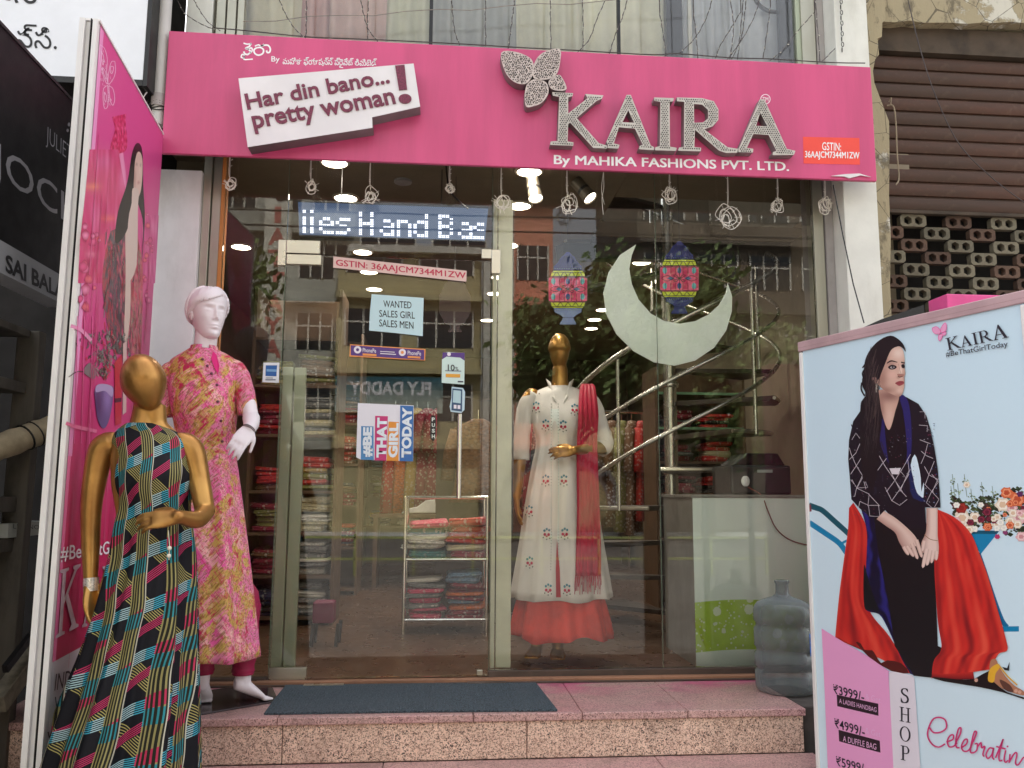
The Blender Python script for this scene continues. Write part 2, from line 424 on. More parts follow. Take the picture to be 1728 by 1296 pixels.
def granite(name, a, b, d, s=260):
    t = T(name); v = t.vor(s, out=1)
    n = t.t.nodes.new('ShaderNodeSeparateColor'); t.t.links.new(v.s, n.inputs[0]); r = X(t.t, n.outputs[0])
    c = t.mix(r.gt(.42), a, b); c = t.mix(r.gt(.82), c, d)
    v2 = t.noise(120, 3); c = t.mix(v2.ramp(.52, .62)*.75, c, sc(a, 1.15))
    c = t.mix(t.noise(7, 5).ramp(.35, .7)*.35, c, sc(b, .9))
    return t, c
t_, c_ = granite('speckled_granite_riser', C(238, 208, 188), C(186, 152, 134), C(54, 44, 42)); c_ = t_.mix(t_.noise(3, 7, .7, t_.pos('Object', (1, 1, .4))).ramp(.5, .7)*.45, c_, C(96, 78, 68)); GRAN = t_.set(c_, .4, bump=t_.noise(200, 2), bstr=.05)
t_, c_ = granite('speckled_granite_tread', C(204, 166, 160), C(170, 134, 128), C(104, 78, 76))
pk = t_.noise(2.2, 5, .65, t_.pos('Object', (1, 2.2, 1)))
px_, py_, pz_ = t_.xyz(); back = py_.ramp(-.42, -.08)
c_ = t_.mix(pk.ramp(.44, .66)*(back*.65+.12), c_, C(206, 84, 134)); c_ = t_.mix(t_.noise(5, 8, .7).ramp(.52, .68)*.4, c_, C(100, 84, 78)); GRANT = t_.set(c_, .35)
CONC = M('grey_concrete_ground', C(120, 112, 106), .85, var=.25, vs=2.5, bump=.5, bs=40, dirt=C(60, 54, 50), dirtk=.6)

# ================================================================ STREET AND GROUND
GZ = -.72
g = MB(); g.box(-60, 60, -4.6, 60, GZ-.3, GZ); struct(g.build('pavement', CONC))
ASPH = M('asphalt', C(112, 108, 104), .8, var=.18, vs=.6, bump=.6, bs=60)
g = MB(); g.box(-60, 60, -31, -4.75, GZ-.4, GZ-.12); struct(g.build('road', ASPH))
g = MB(); g.box(-60, 60, -4.748, -4.602, GZ-.4, GZ+.004); struct(g.build('kerb', CONC))
g = MB(); g.box(-90, 90, -31.3, -31.002, GZ-.4, GZ+.03); struct(g.build('kerb', WHITEWALL))
g = MB(); g.box(-90, 90, -80, -31.302, GZ-.4, GZ+.0); struct(g.build('far_pavement', CONC))

# ================================================================ STEPS
DCONC = M('dark_mottled_concrete', C(70, 64, 60), .9, var=.3, vs=9, bump=.5, bs=40, dirt=C(38, 34, 32), dirtk=.7)  # concrete darker than the pavement, with still darker mottling
steps = thing('entrance_steps', 'speckled pinkish granite steps leading up to the glass shopfront', 'steps', (0, -.3, 0))
struct(steps); del steps['category']; 
XL, XR = -1.75, 1.545
m = MB(); m.box(XL, XR-.01, -.58, .1, GZ+.002, -.032); m.box(XL, XR+.02, -.9, -.582, GZ+.002, -.212); m.box(XL, XR+.03, -1.33, -.902, GZ+.002, -.392); m.build('step_core', CONC, steps)
mm_ = MB(); mm_.box(XR+.004, 2.055, -.57, -.02, GZ+.002, -.003); mm_.build('side_ledge', DCONC, steps, bevel=.004)
def slabs(name, xs, y0, y1, z0, z1, mat, jit=0):
    for a, b in zip(xs[:-1], xs[1:]):
        mm = MB(); j = random.uniform(-jit, jit); mm.box(a+.0012, b-.0012, y0+j, y1, z0, z1); mm.build(name, mat, steps, bevel=.004)
slabs('tread_slab', [XL, -.62, .155, .60, 1.04, XR], -.612, -.025, -.03, 0, GRANT, .002)
slabs('riser_slab', [XL, -.60, .375, XR-.005], -.596, -.582, -.179, -.0325, GRAN)
slabs('tread_slab', [XL, -.2, .9, XR+.03], -.945, -.597, -.21, -.18, GRANT, .002)
slabs('riser_slab', [XL, .2, XR+.02], -.925, -.902, -.359, -.2125, GRAN)
slabs('tread_slab', [XL, -.5, .7, XR+.05], -1.36, -.926, -.39, -.36, GRANT, .002)
slabs('riser_slab', [XL, 0, XR+.03], -1.345, -1.331, GZ+.003, -.3925, GRAN)

# ================================================================ SHOP BUILDING: frame, side walls, room
XG0, XG1 = -1.075, 1.94
bld = thing('shop_building', 'shop building with white pillars around the glass front under the pink fascia', 'building', (0, .3, 0))
def bp(name, mat, *b, par=None, **k):
    mm = MB(); mm.box(*b); return mm.build(name, mat, par or bld, **k)
bp('left_pillar', WHITEP, -1.42, -1.19, -.06, .30, GZ, 2.46, bevel=.003)
bp('jamb', ALU, -1.188, -1.150, -.03, .06, -.02, 2.62, bevel=.002); bp('jamb', ALU, -1.146, -1.104, -.015, .06, -.02, 2.62, bevel=.002)
bp('wood_strip', WOOD, -1.102, -1.086, -.02, .05, .0, 2.62)
xr1 = oy(1480, 330, -.15).x
bp('right_pillar', WHITEWALL, 2.06, xr1, -.15, .25, GZ, 5.2, bevel=.004)
bp('right_jamb', GREYP, 2.015, 2.058, -.03, .25, -.05, 5.2); bp('jamb', ALU, 1.955, 2.010, -.02, .06, 0, 2.62, bevel=.002)
bp('left_upper_pillar', WHITEWALL, oy(318, 20, 0).x, oy(362, 20, 0).x, -.03, .3, 2.9, 5.2, bevel=.004)
# room shell
CEIL = M('shop_ceiling', C(128, 116, 98), .8, var=.06, bump=.05)
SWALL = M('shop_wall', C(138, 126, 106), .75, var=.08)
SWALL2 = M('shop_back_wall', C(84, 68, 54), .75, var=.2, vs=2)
FLOOR = M('brown_shop_floor', C(92, 68, 52), .3, var=.2, vs=5, stretch=(1, .3, 1), bump=.05)
RX0, RX1, RY1, RZ = -1.95, 2.45, 6.6, 2.65
bp('inner_wall', SWALL, RX0-.1, RX0, .062, RY1, 0, RZ); bp('inner_wall', SWALL, RX1, RX1+.1, .25, RY1, 0, RZ)
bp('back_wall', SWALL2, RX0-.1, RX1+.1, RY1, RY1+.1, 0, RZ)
bp('inner_return', SWALL, RX0, -1.2, .305, .36, 0, RZ); bp('inner_return', SWALL, 2.062, RX1, .255, .30, 0, RZ)
# ceiling with the stair opening at the right
bp('ceiling', CEIL, RX0-.1, 1.02, .05, RY1+.1, RZ, RZ+.1); bp('ceiling', CEIL, 1.022, RX1+.1, 1.34, RY1+.1, RZ, RZ+.1)
bp('ceiling', CEIL, 1.022, RX1+.1, .05, .60, RZ, RZ+.1)
bp('upper_floor_wall', SWALL, 1.0, RX1+.1, 3.102, 3.2, RZ+.102, 5.2); bp('upper_floor_wall', SWALL, RX1, RX1+.1, .6, 3.1, RZ+.102, 5.2)
bp('upper_floor_wall', SWALL, RX0-.1, .998, 3.3, 3.4, RZ+.102, 5.2); bp('opening_side', CEIL, 1.0, 1.02, .6, 3.1, RZ+.102, RZ+.3)
bp('roof_slab', CEIL, -2.2, 2.7, .1, 7, 5.2, 5.4)
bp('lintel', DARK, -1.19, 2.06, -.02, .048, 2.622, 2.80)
bp('front_beam', GREYP, -1.19, 2.06, -.02, .10, 2.802, 3.08)
bp('shop_floor', FLOOR, RX0-.1, RX1+.1, .03, RY1+.1, -.05, .012)
# small round ceiling fittings
for (px, py) in ((362, 285), (680, 305)):
    mm = MB(); p = oz(px, py, RZ-.002); mm.lathe([(.05, 0), (.05, -.012), (.03, -.016)], p, 20); mm.build('ceiling_fitting', GREYP, bld, smooth=True)
# ================================================================ SHOPFRONT GLAZING
sf = thing('shopfront_glazing', 'clear fixed glass panes on a brown sill rail beside and above the door', 'shop window', (0, 0, 0))
def pane(x0, x1, z0, z1, mat=GLASS, y=0.0, name='glass_pane', par=None):
    mm = MB(); mm.box(x0, x1, y-.005, y+.005, z0, z1); return mm.build(name, mat, par or sf)
DX0, DX1, DZ1 = -.775, .25, 2.062
pane(-1.084, DX0-.003, .03, 2.62); pane(DX0, DX1, DZ1+.006, 2.62); pane(DX1+.006, 1.102, .05, 2.62); pane(1.106, 1.954, .05, 2.62)
EDGE = M('green_glass_edge', C(96, 110, 92), .2, var=.1, bump=0)
for x in (DX0-.0015, DX1+.003, 1.104):
    mm = MB(); mm.box(x-.0012, x+.0012, -.006, .006, .05, 2.62); mm.build('pane_edge', EDGE, sf)
mm = MB(); mm.box(DX1+.0, 1.954, -.02, .028, -.0, .048); mm.build('sill_rail', SILLD, sf, bevel=.003)
mm = MB(); mm.box(-1.10, DX0-.002, -.02, .028, -.0, .03); mm.build('sill_rail', SILLD, sf, bevel=.003)
mm = MB(); mm.box(DX0-.05, 1.954, -.064, -.022, .001, .020); mm.build('wood_sill_strip', SILLW, sf, bevel=.003)
mm = MB(); mm.box(-1.18, DX0-.052, -.064, -.022, .001, .018); mm.build('wood_sill_strip', SILLW, sf, bevel=.003)
mm = MB(); mm.box(-1.18, 1.954, -.082, -.068, .001, .009); mm.build('floor_track', SILLD, sf, bevel=.002)
mm = MB(); mm.box(.15, .33, -.105, -.068, .0012, .012); mm.build('floor_spring_plate', SILLD, sf, bevel=.002)
mm = MB(); mm.box(-.60, -.42, -.10, -.07, .0092, .0125); mm.build('door_strip', STEEL, sf)
# pale post behind the fixed pane left of the door
mm = MB(); mm.box(-.775, -.725, .03, .075, .012, 1.50); mm.box(-.72, -.665, .045, .075, .012, 1.50)
o = mm.build('pale_upright', ALUG, None, bevel=.003); tag(o, 'pale green grey aluminium post just inside the glass left of the door', 'post')
mm = MB(); mm.box(.262, .282, .03, .07, .05, 2.40); mm.box(.288, .362, .035, .055, .05, 2.40)  # solid strip made in place of a white column's reflection
o = mm.build('pale_upright', M('pale_reflection_strip', C(208, 206, 182), .5, .1, var=.08), None, bevel=.003); tag(o, 'tall pale yellow green strip inside the glass right of the door imitating a reflected column', 'post')
# door
door = thing('glass_door', 'frameless glass shop door with steel patch fittings and long steel pull bar, slightly ajar', 'door', (DX0+.003, 0, 0))
w_ = DX1-DX0-.006
def dbox(name, mat, x0, x1, y0, y1, z0, z1, par=None, **k):
    mm = MB(); mm.box(DX0+.003+x0, DX0+.003+x1, y0, y1, z0, z1); return mm.build(name, mat, par or door, **k)
dbox('door_pane', DGLASS, 0, w_, -.005, .005, .022, DZ1)
dbox('patch_fitting', STEEL, -.002, .17, -.013, .013, .014, .072, bevel=.002); dbox('patch_fitting', STEEL, .0, .17, -.013, .013, DZ1-.05, DZ1+.001, bevel=.002)
dbox('lock_block', STEEL, w_-.05, w_-.022, -.012, .012, .024, .048, bevel=.002)
for yy in (-.055, .055):
    mm = MB(); xh = DX0+w_-.145
    mm.tube([(xh, yy, .86), (xh, yy, 1.27)], .0105, 12); 
    for z in (.92, 1.21): mm.tube([(xh, yy, z), (xh, yy*.1, z)], .006, 8)
    mm.build('pull_bar', CHROME, door, smooth=True)
door.rotation_euler = (0, 0, math.radians(.5))
# fittings fixed to the overpanel
mm = MB(); zt = DZ1+.006
mm.box(-.815, -.775-.001, -.014, .014, zt-.065, zt+.067); mm.box(-.775, -.61, -.014, .014, zt, zt+.067)
o = mm.build('pivot_fitting', STEEL, sf, bevel=.002)
mm = MB(); mm.box(.20, DX1, -.014, .014, zt+.002, zt+.05); mm.box(DX1+.001, .295, -.014, .014, zt-.075, zt+.05); mm.build('corner_fitting', STEEL, sf, bevel=.002)
# ================================================================ FASCIA SIGN
SY = -.28
sx0, sx1 = -1.315, 2.172
sign = thing('fascia_sign', 'long pink shop fascia with KAIRA in silver letters and a tilted white slogan box', 'shop sign', (0, SY, 2.75))
mm = MB(); mm.box(sx0, sx1, SY, SY+.022, 2.452, 3.062); mm.build('fascia_board', PINK, sign, bevel=.003)
mm = MB(); mm.box(sx0+.01, sx1-.01, SY+.0225, SY+.04, 2.46, 3.055); mm.build('back_frame', DARK, sign)
for xx_ in (-1.2, -.3, .6, 1.5, 2.1): mm = MB(); mm.box(xx_, xx_+.03, SY+.041, -.024, 2.80, 2.83); mm.build('bracket', DARK, sign)
mm = MB(); mm.box(sx0+.02, sx1-.02, SY+.041, -.024, 3.03, 3.045); mm.build('top_cover', GREYP, sign)
# torn vinyl flap at the right lower edge
mm = MB(); pts = [oy(x, y, SY-.006) for x, y in ((1402, 297), (1425, 298), (1433, 301), (1452, 296), (1470, 299), (1450, 293), (1425, 294))]
mm.prism([(p.x, p.z) for p in pts], (0, SY-.002, 0), (1, 0, 0), (0, 0, 1), (0, -1, 0), .006); mm.build('torn_vinyl_flap', WHITEP, sign)
NF = V((0, -1, 0))
def c2(pts, ox_, oy_, k=3.456): return [(ox_+a/k, oy_+b/k) for a, b in pts]
def inpoly(x, y, P):
    r = False; n = len(P)
    for i in range(n):
        a, b = P[i], P[(i+1) % n]
        if (a[1] > y) != (b[1] > y) and x < (b[0]-a[0])*(y-a[1])/(b[1]-a[1])+a[0]: r = not r
    return r
def edged(x, y, P):
    d = 1e9; n = len(P)
    for i in range(n):
        a, b = P[i], P[(i+1) % n]; vx, vy = b[0]-a[0], b[1]-a[1]; L = vx*vx+vy*vy or 1e-9
        t = max(0, min(1, ((x-a[0])*vx+(y-a[1])*vy)/L)); d = min(d, math.hypot(x-a[0]-vx*t, y-a[1]-vy*t))
    return d
def solid_outline(name, pxo, holes, front, depth, mat, matside, parent, dots=0, jitter=0, label=None, dsize=.0036):
    O = [oy(x, y, front) for x, y in pxo]; O = [(p.x, p.z) for p in O]
    H = [[(p.x, p.z) for p in [oy(x, y, front) for x, y in h]] for h in holes]
    me = curve_mesh([O]+H, depth); xform(me, lambda c: V((c.x, front+depth/2-c.z, c.y)))
    me.materials.append(mat); me.materials.append(matside)
    for pl in me.polygons: pl.material_index = 0 if abs(pl.normal.y) > .7 else 1
    me.name = name; o = bpy.data.objects.new(name, me); link(o, parent)
    if label: o['label'] = label
    if dots:
        xs = [p[0] for p in O]; zs = [p[1] for p in O]; mb = MB(); z = min(zs)+dots*.5; row = 0
        while z < max(zs):
            x = min(xs)+(dots*.5 if row % 2 else 0)
            while x < max(xs):
                jx = x+random.uniform(-jitter, jitter); jz = z+random.uniform(-jitter, jitter)
                if inpoly(jx, jz, O) and not any(inpoly(jx, jz, h) for h in H) and edged(jx, jz, O) > .0055 and all(edged(jx, jz, h) > .0055 for h in H):
                    r = dsize*random.uniform(.85, 1.15)
                    ring = [V((jx+r*math.cos(a), front-.0004, jz+r*math.sin(a))) for a in [k*PI/3 for k in range(6)]]
                    b = len(mb.v); mb.v += ring+[V((jx, front-.003, jz))]; mb.f += [(b+k, b+(k+1) % 6, b+6) for k in range(6)]
                x += dots
            z += dots*.87; row += 1
        d = mb.build('led_dot', DOT, o); d['kind'] = 'stuff'
    return o
LF = SY-.052
K_ = [(455,537),(578,543),(574,560),(549,567),(549,662),(662,572),(648,548),(755,556),(745,576),(715,588),(598,688),(728,835),(778,850),(773,866),(695,862),(562,716),(549,722),(545,825),(580,830),(578,850),(443,845),(447,825),(487,822),(497,565),(460,558)]
A_ = [(890,553),(914,553),(1030,848),(1050,858),(1048,876),(962,870),(966,850),(985,845),(938,750),(845,742),(815,836),(848,845),(842,866),(778,863),(782,850),(772,826)]
I_ = [(1050,568),(1165,572),(1162,590),(1140,594),(1143,855),(1182,862),(1178,880),(1054,876),(1058,858),(1084,852),(1087,594),(1052,588)]
R_ = [(1182,568),(1330,572),(1398,590),(1425,636),(1425,698),(1392,736),(1342,754),(1478,858),(1540,868),(1535,890),(1470,892),(1428,878),(1288,756),(1285,858),(1325,862),(1322,882),(1190,879),(1195,861),(1224,856),(1226,594),(1184,590)]
A2 = [(188,578),(214,578),(345,868),(395,880),(386,903),(262,905),(264,886),(285,880),(238,787),(150,781),(112,862),(150,868),(147,889),(64,887),(62,868),(72,850)]
solid_outline('letter_k', c2(K_, 800, 0), [], LF, .05, LEDM, LEDS, sign, .0112)
solid_outline('letter_a', c2(A_, 800, 0), [c2([(899,642),(934,716),(866,712)], 800, 0)], LF, .05, LEDM, LEDS, sign, .0112)
solid_outline('letter_i', c2(I_, 800, 0), [], LF, .05, LEDM, LEDS, sign, .0112)
solid_outline('letter_r', c2(R_, 800, 0), [c2([(1282,606),(1330,610),(1364,640),(1366,690),(1335,714),(1284,716)], 800, 0)], LF, .05, LEDM, LEDS, sign, .0112)
solid_outline('letter_a', c2(A2, 1228, 0), [c2([(190,657),(232,737),(165,734)], 1228, 0)], LF, .05, LEDM, LEDS, sign, .0112)
def sm(p, n=4): return [(q.x, q.y) for q in crom([V((a, b, 0)) for a, b in p], n, True)]
BW = SY-.062
bfm = M('butterfly_sheet', C(192, 178, 172), .5, .2, var=.15, vs=40)
solid_outline('butterfly_wing', c2(sm([(158,308),(240,302),(318,332),(346,370),(345,430),(302,488),(235,478),(182,420)]), 800, 0), [], BW, .06, bfm, LEDS, sign, .0105, .0025, 'large upper left butterfly wing')
solid_outline('butterfly_wing', c2(sm([(350,372),(400,308),(498,284),(503,350),(485,425),(432,462),(348,455)]), 800, 0), [], BW+.0015, .0585, bfm, LEDS, sign, .0105, .0025, 'upper right butterfly wing')
solid_outline('butterfly_wing', c2(sm([(436,470),(488,436),(515,455),(540,516),(500,530),(448,515)]), 800, 0), [], BW+.003, .057, bfm, LEDS, sign, .0105, .0025, 'small lower right butterfly wing')
solid_outline('butterfly_wing', c2(sm([(305,622),(295,560),(308,494),(352,462),(420,480),(434,540),(398,596),(350,618)]), 800, 0), [], BW+.004, .056, bfm, LEDS, sign, .0105, .0025, 'lower left butterfly wing')
# tilted white slogan box
BF = SY-.085
WB = M('white_box_face', C(226, 222, 224), .45, var=.05, vs=4, dirt=C(190, 184, 186), dirtk=.3); WBS = M('grey_box_side', C(120, 112, 114), .5, var=.15)
sb = solid_outline('slogan_box', c2([(8,457),(1030,370),(1068,622),(788,684),(790,745),(62,858)], 400, 0), [], BF, .084, WB, WBS, sign)
fB = lambda x, y: oy(400+x/3.456, y/3.456, BF)
write('slogan_lettering', 'Har din bano...', fB, NF, ((42, 550), (872, 396), (62, 642)), MAROON, sb, .0, .021, .005)
write('slogan_lettering', 'pretty woman', fB, NF, ((78, 664), (905, 520), (108, 784)), MAROON, sb, .0, .021, .005)
mm = MB(); q = [fB(*p) for p in ((922, 385), (977, 380), (992, 524), (945, 528))]; mm.prism([(p.x, p.z) for p in q], (0, BF, 0), (1, 0, 0), (0, 0, 1), (0, -1, 0), .005)
q = [fB(980+38*math.cos(a), 578+28*math.sin(a)) for a in [k*PI/8 for k in range(16)]]; mm.prism([(p.x, p.z) for p in q], (0, BF, 0), (1, 0, 0), (0, 0, 1), (0, -1, 0), .005)
mm.build('exclamation_mark', MAROON, sb)
# white dots along the slogan strokes
# printed texts
fS = lambda x, y: oy(x, y, SY)
def ps(x, y, w, h, s=.030): return ((x, y), (x+w, y+w*s), (x, y+h))
kt = Print(fS, NF, .0006)
kw = C(240, 238, 240)
def kp(pts, w=2.6, s_=6): kt.line([(400+a/3.456, b/3.456) for a, b in pts], w, kw, s_, False)
kp([(38, 252), (60, 258), (84, 254)], 2.4); kp([(84, 254), (70, 272), (50, 282), (66, 288), (78, 302), (62, 318), (44, 312), (40, 300)], 2.8); kp([(62, 288), (84, 280), (88, 296), (76, 312)], 2.4)
kp([(44, 322), (30, 318), (24, 332), (36, 338), (44, 326), (40, 346), (66, 347), (92, 345)], 2.2)
kp([(104, 270), (124, 262), (142, 268), (158, 258)], 2.2); kp([(118, 278), (100, 290), (104, 312), (126, 322), (150, 312), (154, 290), (138, 278), (118, 278)], 2.8)
kp([(138, 270), (160, 264), (182, 266), (194, 284), (190, 304), (176, 306), (172, 294)], 2.8)
kt.build('printed_lettering', print_mat('white_sign_print'), sign)
write('printed_lettering', 'By', fS, NF, ps(458, 95, 14, 12), WHITEL, sign, .0012, .01)
write('printed_lettering', 'మహికా ఫ్యాషన్స్ ప్రైవేట్ లిమిటెడ్', fS, NF, ps(477, 96, 159, 17, .02), WHITEL, sign, .0012, .012)
write('printed_lettering', 'By MAHIKA FASHIONS PVT. LTD.', fS, NF, ((934.5, 261.5), (1331, 273.5), (934.5, 282)), WHITEL, sign, .0012, .022)
st = MB(); q = [fS(*p) for p in ((1355, 231), (1450, 233), (1451, 278), (1356, 276))]; st.prism([(p.x, p.z) for p in q], (0, SY, 0), (1, 0, 0), (0, 0, 1), (0, -1, 0), .0012)
sk = st.build('tax_number_sticker', ORANGE, sign)
write('sticker_lettering', 'GSTIN:', fS, NF, ((1387, 240), (1419, 241.5), (1387, 253.5)), WHITEL, sk, .002, .008)
write('sticker_lettering', '36AAJCM7344M1ZW', fS, NF, ((1358, 255), (1450, 257), (1358, 269.5)), WHITEL, sk, .002, .02)
tm = Print(fS, NF, .0006); tm.line([(1291.5+8*math.cos(a), 167.5+8*math.sin(a)) for a in [k*PI/10 for k in range(21)]], 1.3, C(245, 220, 232), 0)
tm.build('trade_mark_ring', print_mat('white_print'), sign)
write('printed_lettering', 'TM', fS, NF, ((1286.5, 164), (1296.5, 164.3), (1286.5, 171)), WHITEL, sign, .0012, .0)
PRINT = print_mat()

# ================================================================ FIRST FLOOR WINDOWS
uw = thing('first_floor_window', 'wide first floor window in aluminium frame above the pink fascia', 'window', (.4, 0, 3.1))
def zx(px, y=0.0): return oy(px, 60, y).x
UG = glass_mat('upper_window_glass', (.985, .985, .98, 1), .02, 1.4)
mm = MB(); mm.box(zx(410), zx(1344), -.004, .004, 3.12, 4.55); mm.build('glass_pane', UG, uw)
for a, b, yy, mt in ((363, 378, -.03, ALU), (381, 396, -.02, ALU), (399, 410, -.015, ALU), (1344, 1352, -.02, ALUG), (1353, 1376, -.03, ALU), (1379, 1400, -.025, GREYP)):
    mm = MB(); mm.box(zx(a, yy), zx(b, yy), yy, yy+.06, 3.082, 4.6); mm.build('frame_post', mt, uw, bevel=.002)
BM = M('dark_mullion', C(40, 40, 42), .4, .3)
for a, b in ((724, 730), (1042, 1047)):
    mm = MB(); mm.box(zx(a, -.01), zx(b, -.01), -.012, .012, 3.082, 4.6); mm.build('mullion', BM, uw)
mm = MB(); mm.box(zx(1127), zx(1154), .02, .07, 3.082, 4.6); mm.build('mullion', BM, uw)
mm = MB(); mm.box(zx(1163), zx(1169), .01, .03, 3.082, 4.6); mm.build('mullion', WHITEWALL, uw)
mm = MB(); mm.box(zx(1318), zx(1343), .02, .05, 3.082, 4.6); mm.build('mullion', BM, uw)
mm = MB(); mm.box(zx(363), zx(1400), -.02, .05, 3.081, 3.118); mm.build('sill', ALU, uw)
def curtain(a, b, y, col, amp=.018, per=.09, label='', seed=0):
    random.seed(seed); x0, x1 = zx(a, y), zx(b, y); n = int((x1-x0)/.012); top = []; bot = []; ph = random.random()*6
    for i in range(n+1):
        x = x0+(x1-x0)*i/n; w = math.sin(x/per*2*PI+ph+math.sin(x*9)*1.3)
        bot.append(V((x, y+amp*w, 3.12))); top.append(V((x+.02*math.sin(x*14), y+amp*.7*w+.01, 4.6)))
    mm = MB(); mm.loft([bot, top], False, False)
    o = mm.build('curtain', M('curtain_cloth', col, .85, var=.1, vs=5), None, smooth=True, angle=180, solid=.003); tag(o, label, 'curtain')
curtain(405, 505, .12, C(226, 222, 196), label='beige green curtain at the left end of the first floor window', seed=1)
curtain(500, 560, .16, C(216, 176, 172), label='dusty pink curtain next to the beige green one upstairs', seed=2)
curtain(556, 650, .11, C(226, 196, 190), label='light pink curtain above the white slogan box', seed=3)
curtain(645, 735, .15, C(226, 228, 206), label='pale sage curtain left of the first dark mullion', seed=4)
curtain(730, 880, .13, C(186, 190, 190), label='blue grey curtain right of the first dark mullion', seed=5)
curtain(872, 985, .10, C(226, 226, 206), label='pale olive curtain above the silver butterfly', seed=6)
curtain(980, 1130, .14, C(244, 244, 224), .025, .14, label='cream curtain above the silver letters', seed=7)
curtain(1150, 1345, .12, C(204, 210, 218), label='cool grey curtain at the right end of the first floor window', seed=8)
random.seed(11)
# black hoop object in the window at the right
mm = MB(); c0 = oy(1305, -12, .06); mm.tube([c0+V((math.cos(a)*.115, 0, math.sin(a)*.115)) for a in [k*PI/16 for k in range(33)]], .011, 8)
o = mm.build('black_hoop', BLACK, None, smooth=True); tag(o, 'black round hoop seen through the window above the letter R', 'hoop')
# ================================================================ RIGHT NEIGHBOUR: plaster strip, shutter, block screen
xs0 = xr1+.001
def ragged(x, z0, z1, n, amp): return [(x+random.uniform(-amp, amp)*(1 if 0 < i < n else 0), z0+(z1-z0)*i/n) for i in range(n+1)]
nb = thing('neighbour_building', 'old neighbouring building with peeling cream plaster beside the pink fascia', 'building', (2.8, .2, 0))
xp = oy(1503, 400, -.08).x
edge = [(oy(x, y, -.08).x, oy(x, y, -.08).z) for x, y in ((1523, 960), (1512, 700), (1506, 560), (1502, 480), (1503, 400), (1501, 330), (1501, 260), (1500, 205), (1494, 190), (1486, 165), (1476, 140), (1474, 120), (1476, 100), (1483, 92), (1482, 65), (1487, 62), (1488, 38), (1494, 33), (1492, -40))]
left = [(xs0, edge[-1][1]), (xs0, GZ)]
poly = [(p[0]+random.uniform(-.004, .004), p[1]) for p in [(edge[0][0]+.05, GZ)]+edge]+left
mm = MB(); mm.prism(poly, (0, .1, 0), (1, 0, 0), (0, 0, 1), (0, -1, 0), .18); mm.build('plaster_pier', PLAST, nb)
YS = .06
xsh = oy(1495, 300, YS).x-.06; xend = 4.4
zt0 = oy(1500, 93, YS).z; zt1 = oy(1500, 354, YS).z
# beam above with broken lower edge
bz = oy(1560, 38, -.04).z
bot = [(xsh+.02+i*(xend-xsh)/24, bz+random.uniform(-.012, .012)+.003*i) for i in range(25)]
mm = MB(); mm.prism(bot+[(xend, 3.9), (xsh+.02, 3.9)], (0, .1, 0), (1, 0, 0), (0, 0, 1), (0, -1, 0), .14); mm.build('peeling_beam', PLAST, nb)
RUSTB = M('dark_rusty_box', C(70, 58, 46), .8, var=.35, vs=5, dirt=C(30, 24, 20), dirtk=.8)
mm = MB(); mm.box(xsh, xend, .02, .30, zt0+.004, bz+.01); mm.build('shutter_box', RUSTB, nb)
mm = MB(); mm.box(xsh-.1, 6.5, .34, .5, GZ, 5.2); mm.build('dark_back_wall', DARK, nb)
sh = thing('rolling_shutter', 'rusty brown rolling shutter half lowered over the block screen', 'shutter', ((xsh+xend)/2, YS, zt1))
t = T('rusty_brown_slat'); n1 = t.noise(5, 6, .65, t.pos('Object', (.35, 1, 1))); n2 = t.noise(30, 4)
c = t.mix(n1.ramp(.3, .7), C(66, 46, 35), C(90, 56, 42)); c = t.mix(n2.ramp(.55, .75)*.4, c, C(104, 82, 66)); c = t.mix(t.rnd()*.5, c, C(58, 46, 36))
SLAT = t.set(c, .6, .2, bump=n2, bstr=.2)
ns = 11; hs = (zt0-zt1)/ns
prof = [(0, .000), (-.006, .003), (-.012, hs*.2), (-.015, hs*.5), (-.012, hs*.8), (-.004, hs-.010), (.004, hs-.007), (.004, hs-.001), (.012, hs-.001), (.012, 0)]
mm = MB(); r = [V((xsh, YS+a, b)) for a, b in prof]; r2 = [V((xend, YS+a, b)) for a, b in prof]; mm.loft([r, r2])
base = mm.build('slat', SLAT, sh, smooth=True, angle=30); me0 = base.data; base.location = (0, 0, zt1)
for i in range(1, ns):
    inst('slat', me0, (random.uniform(-.01, .01), 0, zt1+hs*i), sh)
mm = MB(); mm.box(xsh, xend, YS-.02, YS+.015, zt1-.022, zt1-.002); mm.build('bottom_rail', RUSTB, sh, bevel=.003)
# perforated block screen
js = thing('block_screen', 'open screen wall of perforated cement blocks laid in a chequer pattern', 'screen wall', (3, .1, zt1-.5))
bw = .1485; ph_ = .0675; per = .262
def hexs(cx, cz, r): return [(cx+r*math.cos(PI/6+k*PI/3), cz+r*math.sin(PI/6+k*PI/3)) for k in range(6)]
c_ = .012; o_ = [(-bw/2+c_, -ph_/2), (bw/2-c_, -ph_/2), (bw/2, -ph_/2+c_), (bw/2, ph_/2-c_), (bw/2-c_, ph_/2), (-bw/2+c_, ph_/2), (-bw/2, ph_/2-c_), (-bw/2, -ph_/2+c_)]
me = curve_mesh([o_, hexs(-.031, 0, .0245), hexs(.031, 0, .0245)], .035); xform(me, lambda c: V((c.x, -c.z, c.y)))
BLOCKS = [M('weathered_cement_block', C(108, 102, 86), .9, var=.25, vs=14, bump=.5, bs=60, dirt=C(80, 66, 52), dirtk=.7, rnd=.25),
          M('stained_brown_block', C(88, 68, 56), .9, var=.3, vs=14, bump=.5, bs=60, dirt=C(56, 42, 34), dirtk=.7, rnd=.25)]
mes = []
for bm_ in BLOCKS:
    q = me.copy(); q.materials.clear(); q.materials.append(bm_); q.name = 'block'; mes.append(q)
z = zt1-.022-ph_/2; row = 0
xa = oy(1541, 365, YS).x  # first block centre of row 0
